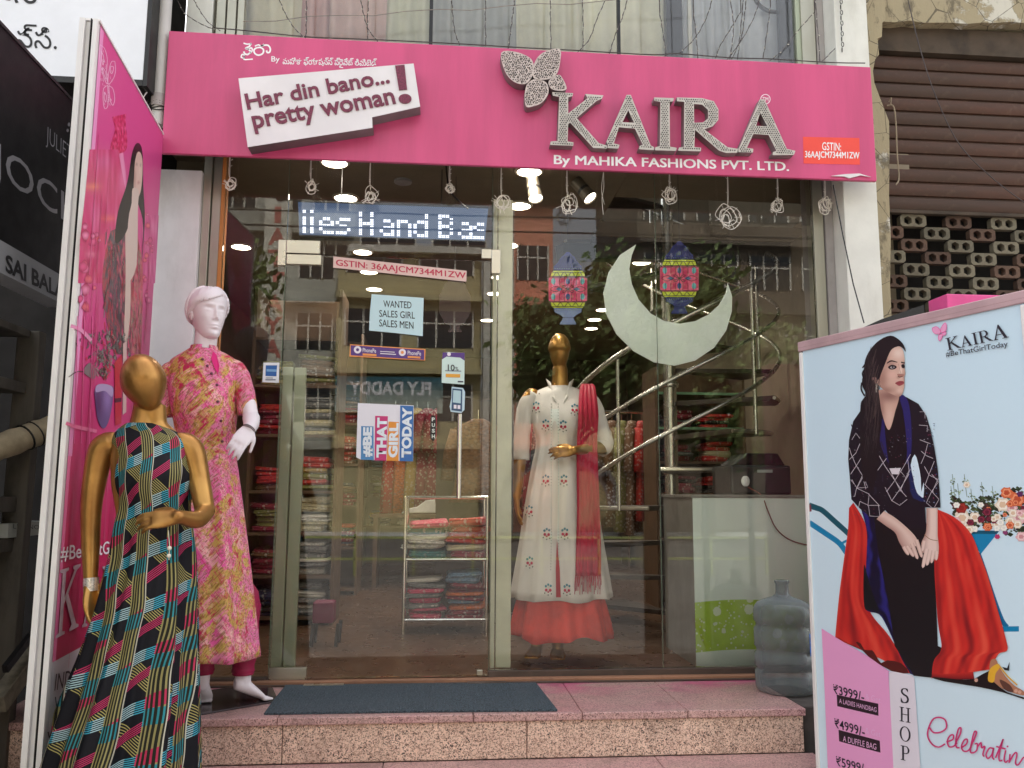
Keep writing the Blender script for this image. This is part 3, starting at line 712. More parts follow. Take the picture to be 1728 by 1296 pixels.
shade = [[0, 1, 0, 1], [1, 0, 1, 0], [1, 0, 0, 0], [0, 1, 0, 1], [0, 0, 1, 0], [1, 0, 0, 1], [0, 0, 1, 0], [1, 0, 0, 1], [0, 1, 0, 0], [1, 0, 1, 1], [0, 0, 1, 0], [1, 0, 0, 1]]
for row in range(12):
    x = xa+(-per*.5 if row % 2 else 0); k = 0
    while x < 4.3:
        inst('block', mes[shade[row][k % 4]], (x+random.uniform(-.003, .003), YS+.02+random.uniform(-.003, .003), z), js); x += per; k += 1
    z -= ph_*1.012
mm = MB(); mm.box(xsh, 4.4, YS, YS+.1, GZ, z+ph_/2-.002); mm.build('base_wall', PLAST, js)
# ================================================================ PINK STANDING BOARD (left)
pf = V((-1.302, -.305, 0)); pn = V((-1.221, -1.252, 0)); BT = 2.531
pd = (pn-pf).normalized(); PN = V((-pd.y, pd.x, 0)); PN = PN if PN.x > 0 else -PN
fP = lambda x, y: onp(x, y, pf, PN)
FRW = M('white_aluminium_frame', C(232, 228, 226), .4, .1, var=.04); FRP = M('pinkish_frame_profile', C(190, 160, 164), .45, .2, var=.12)
pb = thing('pink_display_board', 'tall pink printed board standing on edge left of the shopfront with a woman and flowers', 'display board', ((pf.x+pn.x)/2-.03, (pf.y+pn.y)/2, GZ))
mm = MB(); c0 = (pf+pn)/2-PN*.034+V((0, 0, (BT+GZ)/2)); L2 = (pn-pf).length/2
mm.obox(c0, pd*(L2-.005), PN*.032, V((0, 0, (BT-GZ)/2-.004))); mm.build('board_body', FRW, pb)
for k, (o0, w, mt) in enumerate(((-.004, .016, FRW), (-.024, .003, DARK), (-.046, .018, FRW))):
    mm = MB(); mm.obox(pn+PN*(o0-w/2+.004)+pd*.006+V((0, 0, (BT+GZ)/2)), pd*.006, PN*w/2, V((0, 0, (BT-GZ)/2))); mm.build('frame_profile', mt, pb)
mm = MB(); mm.obox((pf+pn)/2-PN*.03+V((0, 0, BT+.002)), pd*L2, PN*.033, V((0, 0, .004))); mm.build('frame_profile', FRW, pb)
P = Print(fP, PN)
def bq(u0, u1, z0, z1, c):   # rectangle in board space
    P.k += 1; b = len(P.v)
    for (u, z) in ((u0, z0), (u1, z0), (u1, z1), (u0, z1)): P.v.append(pn+(pf-pn)*u+V((0, 0, z))+PN*(P.st*P.k))
    cc = c if isinstance(c, list) else [c]*4
    P.f.append((b, b+1, b+2, b+3)); P.c.append(cc)
p1, p2, p3, p4 = C(212, 74, 140), C(206, 62, 128), C(206, 36, 96), C(188, 28, 84)
zb = fP(75, 1125).z
zz = [BT-.004, 2.0, 1.3, .7, zb]; cs = [p1, p1, p2, p3, p4]
P.k += 1
for i in range(4):
    b = len(P.v)
    for (u, z) in ((0.02, zz[i]), (1, zz[i]), (1, zz[i+1]), (0.02, zz[i+1])): P.v.append(pn+(pf-pn)*u+V((0, 0, z))+PN*(P.st*P.k))
    P.f.append((b, b+1, b+2, b+3)); P.c.append([cs[i], cs[i], cs[i+1], cs[i+1]])
bq(.02, 1, GZ+.02, zb, C(206, 204, 208)); bq(0.02, .06, 1.0, BT-.01, C(235, 150, 200)); bq(.02, .05, zb, 1.0, C(240, 120, 170))
Pq = lambda pts: [(60+a/2.88, 30+b/2.88) for a, b in pts]      # from the upper detail
Qq = lambda pts: [(60+a/4.32, 450+b/4.32) for a, b in pts]     # from the lower detail
wl = C(240, 200, 225)
for lp in ([(312,130),(335,150),(348,200),(345,260),(350,320),(335,300),(318,240),(310,180)], [(385,212),(368,215),(356,260),(352,322),(375,300),(388,260)], [(350,328),(330,345),(328,400),(335,440),(350,430),(352,380)], [(355,330),(375,345),(384,390),(376,425),(362,400)],
           [(318,160),(330,190),(328,230),(320,200)], [(365,235),(378,240),(372,270),(362,262)], [(335,360),(343,380),(340,410),(333,390)], [(325,240),(338,262),(342,300),(330,270)]):
    P.line(Pq(lp+[lp[0]]), .9, wl, 5)
for _ in range(40):
    x = random.uniform(315, 345); y = random.uniform(150, 420); x += 18*(y > 330)+random.choice((0, 28))*(y > 215)*(y < 320)
    P.line(Pq([(x, y), (x+random.uniform(-6, 6), y+6), (x+2, y+12)]), .6, wl, 2, False)
# crimson ribbon shape
P.grid(Pq([(372,482),(385,540),(372,590),(362,635),(378,655)]), Pq([(440,466),(438,520),(445,590),(440,640),(405,668)]), 16, 30, lambda u, t, x, y: mixc(C(206, 30, 90), C(232, 100, 150) if nz2(x*2, y*.6, .25, 5) > 0 else C(150, 10, 56), min(1, abs(nz2(x*2, y*.6, .25, 5))*1.6)))
# soft pale veil
P.grid(Pq([(368,670),(362,800),(340,960),(300,1290)]), Pq([(425,655),(440,800),(430,1000),(400,1290)]), 14, 30, lambda u, t, x, y: mixc(C(214, 84, 150), C(236, 150, 190), .5+.5*math.sin(u*9+t*3)*(1-t)))
for k in range(60):
    x = random.uniform(285, 350); y = random.uniform(650, 880); P.line(Pq([(x, y), (x+random.uniform(4, 14), y-6), (x+random.uniform(12, 24), y+random.uniform(-4, 10))]), .7, C(150, 35, 95), 2, False)
for k in range(16):
    x = 285+k*9; P.line(Pq([(x, 880), (x+random.uniform(-8, 8), 1050), (x+random.uniform(-14, 8), 1290)]), random.uniform(.6, 2.2), random.choice((C(232, 120, 170), C(170, 40, 90), C(225, 90, 130))), 3, False)
glow = spots(C(208, 50, 112), [(275, 820, 50, 26, C(246, 150, 110), .8), (350, 975, 60, 22, C(240, 120, 90), .7), (290, 1075, 46, 20, C(240, 120, 80), .7), (270, 1150, 40, 22, C(236, 140, 170), .8), (255, 1200, 20, 40, C(90, 40, 40), .5), (330, 700, 60, 60, C(216, 90, 150), .8), (280, 1250, 60, 50, C(190, 24, 84), .7)], Pq)
def pinkn(u, t, x, y): return mixc(glow(x, y), C(236, 130, 180) if nz2(x*3, y*.25, .06, 2) > 0 else C(168, 20, 84), abs(nz2(x*3, y*.25, .06, 2))*.8)
P.grid(Pq([(262, 640), (240, 860), (215, 1080), (205, 1290)]), Pq([(400, 640), (440, 860), (420, 1080), (400, 1290)]), 30, 50, pinkn, 1)
P.grid(Pq([(520, 960), (515, 1120), (510, 1290)]), Pq([(598, 960), (590, 1120), (580, 1290)]), 20, 30, lambda u, t, x, y: mixc(C(212, 70, 140), C(244, 150, 190) if nz2(x*3, y*.3, .1, 7) > 0 else C(160, 30, 90), abs(nz2(x*3, y*.3, .1, 7))*.9), 1)
# long figure: patterned gown, hair, face
gown = [(150,0),(560,0)]
gc = [C(196, 44, 66), C(100, 92, 100), C(70, 60, 70), C(206, 70, 110), C(180, 120, 110), C(214, 90, 120)]
def gownc(u, t, x, y):
    a = nz2(x*2.4, y*.35, .14, 3)*3+u*5; i = int(abs(a)) % 6; w = abs(nz2(x, y, .25, 9)); return mixc(mixc(gc[i], gc[(i+1) % 6], abs(a)-int(abs(a))), C(60, 40, 56), w*.7)
P.grid(Qq([(545,-260),(500,-60),(485,150),(520,400),(570,640)]), Qq([(720,-330),(775,-60),(780,200),(775,420),(770,640)]), 44, 70, gownc)
cols = [C(196, 44, 66), C(92, 88, 98), C(60, 56, 66), C(176, 160, 140), C(205, 70, 110), C(120, 44, 60), C(120, 130, 120)]
for k in range(150):
    x = random.uniform(500, 765); y = random.uniform(-300, 560); P.line(Qq([(x, y), (x+random.uniform(-8, 10), y+random.uniform(30, 60)), (x+random.uniform(-12, 10), y+random.uniform(70, 150))]), random.uniform(.5, 1.8), random.choice(cols), 2, False)
P.poly(Qq([(655,-300),(690,-330),(690,0),(690,300),(670,520),(645,520),(655,100)]), C(212, 190, 178), 3)
P.poly(Pq([(497,608),(470,650),(445,800),(400,940),(385,1090),(430,1060),(465,960),(470,860),(520,980),(515,1180),(530,1000),(522,800),(518,650)]), C(16, 10, 16), 4)
P.blob(Pq([(494,655),(482,700),(478,760),(476,830),(486,868),(500,870),(512,830),(518,760),(518,690),(508,655)]), Pq([(498, 760)])[0], 8, spots(C(220, 186, 174), [(480, 780, 10, 90, C(170, 120, 112), .7), (505, 740, 8, 40, C(236, 208, 196), .6), (490, 712, 7, 6, C(90, 50, 56), .9), (509, 716, 6, 6, C(90, 50, 56), .9), (500, 800, 10, 6, C(176, 70, 80), .9), (495, 868, 20, 10, C(150, 100, 96), .7)], Pq))
P.poly(Pq([(470,830),(500,840),(496,930),(490,1200),(450,1290),(440,1290),(448,1000),(466,900)]), C(214, 192, 182), 3)
def petal(cx_, cy_, r, an, c0, c1):
    o_ = [(cx_+r*math.cos(an+q)*(1+.25*math.sin(3*q+an)), cy_+r*1.5*math.sin(an+q)*(1+.2*math.cos(2*q))) for q in [k*2*PI/9 for k in range(9)]]
    P.blob([(60+a/4.32, 450+b/4.32) for a, b in o_], (60+cx_/4.32+r*.06, 450+cy_/4.32-r*.08), 5, lambda x, y: mixc(c0, c1, min(1, (math.hypot((x-60)*4.32-cx_, (y-450)*4.32-cy_)/(r*1.3))**1.4)), 3)
for k in range(34):
    x = random.choice((random.uniform(300, 470), random.uniform(780, 850))); y = random.uniform(-420, 330); c0 = random.choice((C(240, 140, 180), C(226, 84, 140), C(236, 110, 120))); petal(x, y, random.uniform(10, 30)*(.6 if x > 700 else 1), random.random()*6, c0, C(176, 24, 88))
# flowers and grey-green sprig in the purple vase
for k in range(230):
    a = random.gauss(0, .33); r = random.uniform(20, 330)
    x = 500+math.sin(a)*r*1.1; y = 850-math.cos(a)*r*1.15
    P.line(Qq([(x, y), (x+random.uniform(-10, 10), y-12), (x+random.uniform(-16, 16), y-24)]), random.uniform(.8, 2.4), random.choice((C(96, 104, 98), C(130, 138, 132), C(70, 78, 74), C(150, 150, 140), C(200, 50, 80), C(88, 60, 70))), 2, False)
P.line(Qq([(235, 805), (300, 765), (380, 770), (440, 790)]), 1.4, C(70, 55, 60), 4); P.poly(Qq([(340,760),(390,700),(440,760),(420,820),(380,800)]), C(120, 115, 118), 3)
P.blob(Qq([(436,880),(555,870),(560,960),(530,1120),(490,1180),(450,1120),(430,980)]), Qq([(495, 1000)])[0], 8, spots(C(96, 80, 130), [(520, 960, 30, 100, C(150, 130, 190), .8), (450, 1000, 24, 120, C(64, 40, 90), .8)], lambda L: [(60+a/4.32, 450+b/4.32) for a, b in L])); P.poly(Qq([(440,865),(500,855),(556,880),(552,950),(500,905),(436,915)]), C(176, 160, 200), 4)
P.poly(Qq([(570,700),(625,640),(620,1140),(575,1160)]), C(190, 40, 60), 0); P.poly(Qq([(572,960),(622,955),(620,985),(573,992)]), C(70, 30, 50), 0); P.poly(Qq([(632,560),(660,540),(656,1060),(630,1080)]), C(212, 180, 176), 0)
P.line(Qq([(250,430),(330,465),(400,540)]), 6, C(236, 150, 190), 4); P.line(Qq([(215,1140),(300,1170),(440,1200)]), 6, C(230, 120, 160), 4)
for x0 in (300, 350, 410): P.line(Qq([(x0, 360), (x0-8, 800), (x0-24, 1290)]), 1.2, C(228, 100, 160), 3)
for k in range(170):
    u0 = random.uniform(.08, .97); z0 = random.uniform(.75, 2.2); L_ = random.uniform(.1, .5); w0 = random.uniform(.001, .006); base_ = mixc(p4, p1, min(1, max(0, (z0-.7)/1.6))); cc = mixc(base_, random.choice((C(240, 150, 190), C(150, 14, 70), C(236, 90, 140))), random.uniform(.12, .35))
    if .25 < u0 < .72 and z0 > 1.1: continue
    b = len(P.v); P.k += .2
    for (u, z) in ((u0, z0), (u0+w0, z0), (u0+w0*2, z0-L_), (u0+w0, z0-L_)): P.v.append(pn+(pf-pn)*u+V((0, 0, z))+PN*(P.st*P.k))
    P.f.append((b, b+1, b+2, b+3)); P.c.append([cc]*4)
P.build('printed_picture', PRINT, pb)
pdir = lambda x, y: fP(x, y)
write('printed_lettering', '#BeThatGirl', fP, PN, ((100, 921), (196, 912), (99, 949)), WHITEL, pb, .0048, .01)
SIL = M('silver_print', C(196, 186, 194), .35, .2, var=.25, vs=12, bump=0)
def serif_k(name, fn, N, q, mat, parent, off):
    pts = [(0,0),(.42,0),(.42,.04),(.29,.06),(.29,.46),(.36,.52),(.74,.09),(.64,.04),(.64,0),(1.1,0),(1.1,.04),(.96,.07),(.46,.6),(.82,.92),(1,.96),(1,1),(.62,1),(.62,.96),(.7,.93),(.29,.56),(.29,.94),(.42,.96),(.42,1),(0,1),(0,.96),(.13,.94),(.13,.06),(0,.04)]
    me = curve_mesh([pts], .0); return place_text(name, me, fn(*q[0]), fn(*q[1]), fn(*q[2]), N, off, mat, parent)
serif_k('printed_letter', fP, PN, ((99, 962), (137, 950), (91, 1078)), SIL, pb, .0048)
def serif_glyph(ch):
    s = .13; t = .045
    if ch == 'A': return [[(.0,0),(.33,0),(.33,.035),(.2,.06),(.27,.3),(.62,.3),(.71,.06),(.58,.035),(.58,0),(1.0,0),(1.0,.035),(.9,.06),(.52,1.02),(.46,1.02),(.1,.06),(0,.035)], [(.29,.35),(.6,.35),(.44,.8)]], 1.0
    if ch == 'I': return [[(0,0),(.42,0),(.42,.035),(.29,.06),(.29,.94),(.42,.965),(.42,1),(0,1),(0,.965),(.13,.94),(.13,.06),(0,.035)]], .42
    if ch == 'K': return [[(0,0),(.42,0),(.42,.035),(.29,.06),(.29,.46),(.36,.52),(.78,.05),(1.1,-.01),(1.12,.03),(.96,.09),(.46,.6),(.82,.93),(.95,.965),(.95,1),(.6,1),(.6,.965),(.7,.93),(.29,.56),(.29,.94),(.42,.965),(.42,1),(0,1),(0,.965),(.13,.94),(.13,.06),(0,.035)]], 1.0
    if ch == 'R': return [[(0,0),(.42,0),(.42,.035),(.29,.06),(.29,.46),(.42,.46),(.78,.05),(1.12,-.01),(1.14,.03),(.98,.08),(.58,.48),(.74,.58),(.78,.74),(.72,.9),(.55,1),(0,1),(0,.965),(.13,.94),(.13,.06),(0,.035)], [(.29,.52),(.46,.52),(.6,.62),(.62,.76),(.56,.9),(.46,.95),(.29,.95)]], 1.0
    if ch == 'S': 
        o = crom([V((x, y, 0)) for x, y in [(.62,.78),(.6,.98),(.3,1.0),(.05,.9),(.02,.68),(.2,.52),(.45,.42),(.54,.24),(.42,.07),(.2,.06),(.04,.3),(.0,.3),(.02,.0),(.3,-.02),(.6,.05),(.7,.28),(.58,.5),(.3,.62),(.16,.76),(.24,.92),(.42,.94),(.58,.78)]], 3, True); return [[(p.x, p.y) for p in o]], .7
    if ch == 'H': return [[(0,0),(.4,0),(.4,.035),(.27,.06),(.27,.49),(.69,.49),(.69,.06),(.56,.035),(.56,0),(.96,0),(.96,.035),(.83,.06),(.83,.94),(.96,.965),(.96,1),(.56,1),(.56,.965),(.69,.94),(.69,.54),(.27,.54),(.27,.94),(.4,.965),(.4,1),(0,1),(0,.965),(.13,.94),(.13,.06),(0,.035)]], .96
    if ch == 'O': return [[(.47+.47*math.cos(a), .5+.52*math.sin(a)) for a in [k*PI/14 for k in range(28)]], [(.47+.32*math.cos(a), .5+.47*math.sin(a)) for a in [k*PI/14 for k in range(28)]]], .94
    if ch == 'P': return [[(0,0),(.42,0),(.42,.035),(.29,.06),(.29,.46),(.5,.46),(.7,.56),(.77,.74),(.7,.9),(.55,1),(0,1),(0,.965),(.13,.94),(.13,.06),(0,.035)], [(.29,.51),(.48,.52),(.6,.6),(.62,.76),(.56,.9),(.46,.955),(.29,.955)]], .8
def serif_word(name, word, fn, N, q, mat, parent, off, gap=.12, sizes=None, vertical=False):
    sp = []; x = 0
    for i, ch in enumerate(word):
        g_, w = serif_glyph(ch); k = (sizes or [1]*9)[i]
        if vertical: sp += [[(.5-w/2+a, -i*1.32+b) for a, b in l] for l in g_]
        else: sp += [[(x+a*k, b*k) for a, b in l] for l in g_]; x += w*k+gap
    me = curve_mesh(sp, 0); return place_text(name, me, fn(*q[0]), fn(*q[1]), fn(*q[2]), N, off, mat, parent)
serif_word('printed_letter', 'AIRA', fP, PN, ((143, 956), (226, 950), (136, 1060)), SIL, pb, .0048)
write('printed_lettering', 'INDO-WESTERN', fP, PN, ((92, 1137), (190, 1112), (89, 1166)), BLACKL, pb, .0048, 0)
write('printed_lettering', 'WESTERN', fP, PN, ((90, 1176), (160, 1158), (88, 1204)), BLACKL, pb, .0048, 0)
write('printed_lettering', 'www.kaira.in', fP, PN, ((78, 1228), (170, 1196), (76, 1250)), BLACKL, pb, .0048, 0)

# ================================================================ BLUE LIGHT BOX WITH POSTER (right)
lf = V((1.317, -1.2, 0)); ln = V((1.592, -2.032, 0)); LT = 1.429
ld = (ln-lf).normalized(); LN = V((ld.y, -ld.x, 0)); LN = LN if LN.x < 0 else -LN
fL = lambda x, y: onp(x, y, lf, LN)
lb = thing('poster_light_box', 'tall light box with a pale blue poster of a seated woman in red skirt', 'light box', ((lf.x+ln.x)/2+.06, (lf.y+ln.y)/2, GZ))
H2 = (LT-GZ)/2; zc = (LT+GZ)/2; L2 = (ln-lf).length/2; mid = (lf+ln)/2
mm = MB(); mm.obox(mid-LN*.052+V((0, 0, zc)), ld*(L2-.004), LN*.05, V((0, 0, H2-.004))); mm.build('box_body', BLACK, lb)
def fr(name, c, a, b, d, mt): mm = MB(); mm.obox(c, a, b, d); return mm.build(name, mt, lb, bevel=.003)
fr('top_frame', mid-LN*.045+V((0, 0, LT)), ld*(L2+.005), LN*.052, V((0, 0, .012)), FRP)
fr('top_lip', mid+LN*.003+V((0, 0, LT-.012)), ld*(L2+.005), LN*.0035, V((0, 0, .012)), FRP)
fr('side_frame', lf+LN*.003+ld*.007+V((0, 0, zc-.014)), ld*.008, LN*.004, V((0, 0, H2-.014)), FRW)
fr('side_frame', lf-LN*.047-ld*.004+V((0, 0, zc)), ld*.004, LN*.046, V((0, 0, H2-.004)), ALU)
fr('side_frame', ln+LN*.003-ld*.012+V((0, 0, zc-.014)), ld*.014, LN*.004, V((0, 0, H2-.014)), FRW)
fr('side_frame', ln-LN*.047+ld*.004+V((0, 0, zc)), ld*.004, LN*.046, V((0, 0, H2-.004)), FRW)
P = Print(fL, LN, .00022)
A_f = lambda pts: [(1340+a/4.4536, 540+b/4.4536) for a, b in pts]
B_f = lambda pts: [(1340+a/4.4536, 800+b/4.4536) for a, b in pts]
C_f = lambda pts: [(1360+a/4.6957, 1040+b/4.6957) for a, b in pts]
def lq(u0, u1, z0, z1, c):
    P.k += 1; b = len(P.v)
    for (u, z) in ((u0, z0), (u1, z0), (u1, z1), (u0, z1)): P.v.append(lf+(ln-lf)*u+V((0, 0, z))+LN*(P.st*P.k))
    P.f.append((b, b+1, b+2, b+3)); P.c.append(c if isinstance(c, list) else [c]*4)
sk1, sk2, sk3 = C(202, 226, 240), C(214, 232, 244), C(218, 234, 243)
lq(.015, .98, GZ+.01, LT-.02, [sk3, sk3, sk1, sk1]); lq(.015, .3, GZ+.01, LT-.02, [sk3, sk2, sk1, sk1])
# wheelbarrow
bl1, bl2 = C(16, 128, 176), C(10, 84, 110)
P.line(B_f([(112,235),(170,255),(215,275),(300,350),(410,450),(440,490)]), [10, 9, 9, 8], C(20, 84, 100)); P.poly(B_f([(105,228),(128,228),(132,280),(108,285)]), C(120, 50, 66))
P.line(B_f([(115,365),(250,455),(340,520),(400,600)]), 9, bl1); P.line(B_f([(360,520),(400,500),(430,508)]), 4, bl1)
P.poly(B_f([(1290,420),(1545,425),(1405,600),(1340,520)]), bl1); P.poly(B_f([(1310,425),(1540,427),(1520,450),(1330,450)]), bl2)
P.line(B_f([(1395,590),(1440,730),(1500,920),(1560,1090),(1600,1150)]), [3, 5, 7, 8], C(14, 104, 150)); P.line(B_f([(1560,1165),(1690,1163)]), 9, bl1, 0)
# flowers
fc = [(C(40, 52, 34), 26), (C(66, 84, 52), 20), (C(90, 104, 60), 16), (C(48, 30, 34), 18)]
for k in range(520):
    x = random.uniform(1180, 1728); yb_ = 400 if x < 1560 else 460; yt = 190 if x < 1500 else 120; y = random.uniform(yt+20*math.sin(x/40), yb_)
    c, r = random.choice(fc); r *= random.uniform(.4, 1); P.poly(B_f([(x-r, y), (x-r*.2, y-r*.8), (x+r, y-r*.1), (x+r*.1, y+r*.7)]), c, 0, k % 12 == 0)
for x, y in ((1190, 60), (1280, 60), (1230, 130), (1410, 120), (1490, 150), (1180, 150), (1330, 170)): 
    P.line(B_f([(x, y-60), (x+6, y), (x+20, y+110)]), .7, C(84, 100, 70), 3)
    for j in range(9): a = random.uniform(0, 6.3); r = random.uniform(4, 30); P.poly(B_f([(x+r*math.cos(a), y+r*math.sin(a)), (x+8+r*math.cos(a), y-8+r*math.sin(a)), (x+16+r*math.cos(a), y+5+r*math.sin(a))]), random.choice((C(110, 130, 90), C(150, 170, 110), C(60, 80, 60))), 0, False)
def bloom(x, y, r, cs_, n=3, sc_=1):
    for q in range(n):
        rr = r*(1-q/n*.8); a0 = random.random()*6; P.k += 1
        P.poly(B_f([(x+rr*(1+.16*math.sin(5*a+a0))*math.cos(a), y+rr*.9*(1+.16*math.cos(6*a))*math.sin(a)) for a in [k*2*PI/18 for k in range(18)]]), cs_[q % len(cs_)], 0, False)
cream = [C(232, 216, 196), C(246, 236, 222), C(222, 190, 160), C(244, 226, 206)]; rose = [C(226, 176, 180), C(240, 206, 206), C(206, 140, 146)]; org = [C(214, 106, 66), C(236, 150, 110), C(190, 80, 50)]
for x, y, r, cc in ((1265, 330, 62, cream), (1360, 325, 42, cream), (1310, 395, 46, cream), (1570, 230, 56, cream), (1640, 255, 40, rose), (1690, 320, 62, rose), (1530, 375, 42, cream), (1600, 140, 46, org), (1680, 190, 60, org), (1440, 245, 30, [C(66, 44, 44), C(90, 60, 50)]), (1260, 255, 44, [C(140, 40, 36), C(170, 54, 44)]), (1300, 80, 26, cream), (1700, 150, 24, [C(90, 44, 90)]), (1530, 470, 20, [C(180, 50, 100)]), (1710, 470, 40, rose), (1590, 440, 18, [C(140, 60, 110)])): bloom(x, y, r, cc)
for k in range(34): bloom(random.uniform(1215, 1728), random.uniform(200, 420), random.uniform(16, 36), random.choice((cream, rose, cream, org, [C(96, 30, 50), C(140, 50, 70)], [C(230, 226, 220), C(250, 244, 232)])))
# skirt
rd, rdd, rdl = C(206, 44, 38), C(138, 26, 30), C(226, 78, 60)
def fold(freq, ph, dark=rdd, mid=rd, light=rdl, sh=0):
    def g(u, t, x, y):
        v_ = math.sin(u*freq+ph+1.2*math.sin(t*2.2+u*3))*.55+math.sin(u*freq*2.3+t*1.7+ph)*.25+nz2(x, y*.25, .09, ph)*.6; v_ *= .45+.55*t
        c = mixc(mid, light, min(1, max(0, v_))*1.0) if v_ > 0 else mixc(mid, dark, min(1, -v_*1.25)); return mixc(c, dark, sh*max(0, abs(u-.5)*2-.6))
    return g
P.grid(B_f([(418,255),(410,420),(385,600),(345,900),(315,1210)])+C_f([(240,160)]), B_f([(450,215),(520,330),(553,440),(552,700),(560,1000)])+C_f([(660,150),(770,330),(835,455)]), 40, 60, fold(13, 1.0, sh=.4))
P.poly(C_f([(400,205),(440,215),(470,265),(530,268),(560,310),(600,370),(650,348),(760,370),(820,450),(680,432),(500,318)]), C(84, 24, 22), 2)
P.grid(B_f([(505,250),(552,440),(545,700),(535,1000),(640,1050),(700,1140)])+C_f([(760,330),(830,452)]), B_f([(640,330),(690,600),(720,900),(760,1100),(800,1292)])+C_f([(840,380),(868,470)]), 24, 44, lambda u, t, x, y: mixc(C(14, 14, 44), C(44, 40, 128), max(0, math.sin(u*9+t*2.5+nz2(x, y, .05)*2))*.75))
P.blob(B_f([(530,690),(556,760),(590,880),(640,1030),(590,1015),(532,995)]), B_f([(560, 920)])[0], 5, lambda x, y: C(14, 20, 24))
P.poly(B_f([(600,300),(990,330),(1060,650),(1085,1292)])+C_f([(1085,250),(1050,340),(1040,490),(860,470)])+B_f([(760,1290),(720,1000),(640,600)]), C(20, 18, 22))
P.grid(B_f([(1085,268),(1075,500),(1060,700),(1085,1100)])+C_f([(1080,250),(1020,350),(1000,490)]), B_f([(1095,270),(1210,325),(1330,440),(1400,600),(1460,760),(1530,1000),(1600,1250)])+C_f([(1600,272),(1530,300),(1470,420)]), 70, 80, fold(19, 2.2, sh=.35))
P.grid(C_f([(1000,478),(1100,492),(1200,500),(1340,497)]), C_f([(1010,440),(1100,455),(1200,450),(1330,440)]), 6, 12, lambda u, t, x, y: mixc(C(110, 20, 26), rd, u*.8))
# black shadow edge under the hem, foot and sandal
P.poly(C_f([(1000,480),(1200,498),(1340,495),(1460,430),(1500,520),(1600,600),(1728,640),(1728,655),(1560,600),(1350,555),(1100,515)]), C(26, 18, 20), 2)
P.poly(C_f([(1470,350),(1510,340),(1540,400),(1590,480),(1660,550),(1728,590),(1740,625),(1660,610),(1560,570),(1480,500),(1460,420)]), C(176, 120, 92), 3); P.poly(C_f([(1540,500),(1620,540),(1650,600),(1580,580)]), C(96, 60, 50), 3)
P.poly(C_f([(1455,440),(1480,400),(1530,375),(1540,410),(1510,450),(1495,520),(1450,510)]), C(226, 170, 50), 3); P.line(C_f([(1530,380),(1600,470),(1680,545)]), 2.4, C(220, 168, 60), 3); P.poly(C_f([(1560,400),(1600,410),(1620,360),(1615,430),(1580,425)]), C(30, 24, 30), 0)
for x, y in ((1670, 590), (1700, 600), (1355, 505)): P.disc(1360+x/4.6957, 1040+y/4.6957, 3.2, C(210, 160, 140))
# torso and arms
nv = C(24, 20, 30)
P.poly(A_f([(640,560),(520,660),(450,760),(418,900),(412,1050),(425,1200),(432,1292)])+B_f([(436,190),(500,260),(570,318),(648,325),(690,270),(800,400),(1000,420),(990,250),(1105,252)])+A_f([(1100,1292),(1085,1120),(1060,960),(1030,820),(1000,720),(940,630),(850,580),(800,560)]), nv)
P.poly(A_f([(912,1010),(938,1080),(958,1190),(962,1292)])+B_f([(980,60),(978,175),(935,155),(905,60)])+A_f([(905,1200),(882,1090)]), C(212, 230, 243), 2)
P.poly(A_f([(800,570),(850,585),(880,700),(890,900),(880,1020),(850,1080),(840,900),(820,700)]), C(38, 34, 100), 3); P.poly(A_f([(660,750),(700,800),(760,1100),(700,1050),(650,900)]), C(36, 32, 92), 3); P.poly(A_f([(870,1060),(900,1190),(925,1292)])+B_f([(960,170),(1000,210),(900,180),(870,60)]), C(22, 36, 84), 2)
P.poly(A_f([(690,640),(800,600),(850,900),(840,1080),(740,1120),(700,960)]), C(20, 14, 20), 3)
for k in range(60): x = random.uniform(430, 880); y = random.uniform(720, 1290); P.line(A_f([(x, y), (x+random.uniform(-10, 14), y+30), (x+random.uniform(-20, 20), y+60)]), random.uniform(.6, 2.0), C(38, 34, 50), 2, False)
lc = C(206, 196, 204)
def netl(f, pts, w=.75): P.line(f(pts), w, lc, 0, False)
P.k += 1
for f, nets in ((A_f, [[(420,1050),(470,1000),(500,930)], [(420,960),(435,1010),(470,1090),(520,1170),(545,1270)], [(520,1020),(480,1085),(430,1160)], [(560,1090),(530,1165),(480,1260),(430,1200)], [(640,1010),(690,1100),(760,1200),(820,1290)], [(880,1010),(830,1100),(760,1210),(700,1290)], [(700,1040),(640,1120),(600,1190)], [(860,1050),(870,1130),(840,1200),(800,1290)], [(950,900),(1030,930)], [(945,790),(1010,795),(1005,840)], [(950,690),(990,690),(990,740)], [(1010,930),(990,1010),(960,1080)], [(960,985),(1000,1020),(1050,1040)], [(1060,1060),(1020,1160),(990,1240)], [(985,1100),(1020,1165),(1090,1200)], [(1090,1190),(1045,1290)], [(440,900),(470,850),(500,890)], [(600,560),(600,600)], [(800,1130),(850,1190),(880,1120)]]),
                (B_f, [[(440,40),(475,105),(520,10)], [(520,10),(560,100),(475,105)], [(475,105),(460,170)], [(475,105),(570,150),(560,240)], [(500,205),(565,235),(650,235)], [(565,150),(640,230)], [(565,240),(575,315),(650,320),(640,230)], [(500,205),(490,250)], [(740,0),(800,115),(850,170)], [(870,0),(800,115),(740,200)], [(690,100),(740,200),(800,235),(855,190)], [(985,75),(1040,130),(1090,60)], [(1040,130),(1000,215),(1040,250)], [(1040,130),(1095,190),(1060,250)], [(1040,0),(1090,60)]])):
    for n_ in nets: netl(f, n_)
for k in range(110):
    x, y = random.uniform(440, 900), random.uniform(780, 1480)
    if y > 1290 and x > 700 and random.random() < .5: continue
    P.poly(A_f([(x, y), (x+7, y-3), (x+9, y+5)]), random.choice((C(120, 60, 80), C(90, 80, 96), C(150, 150, 160))), 0, False)
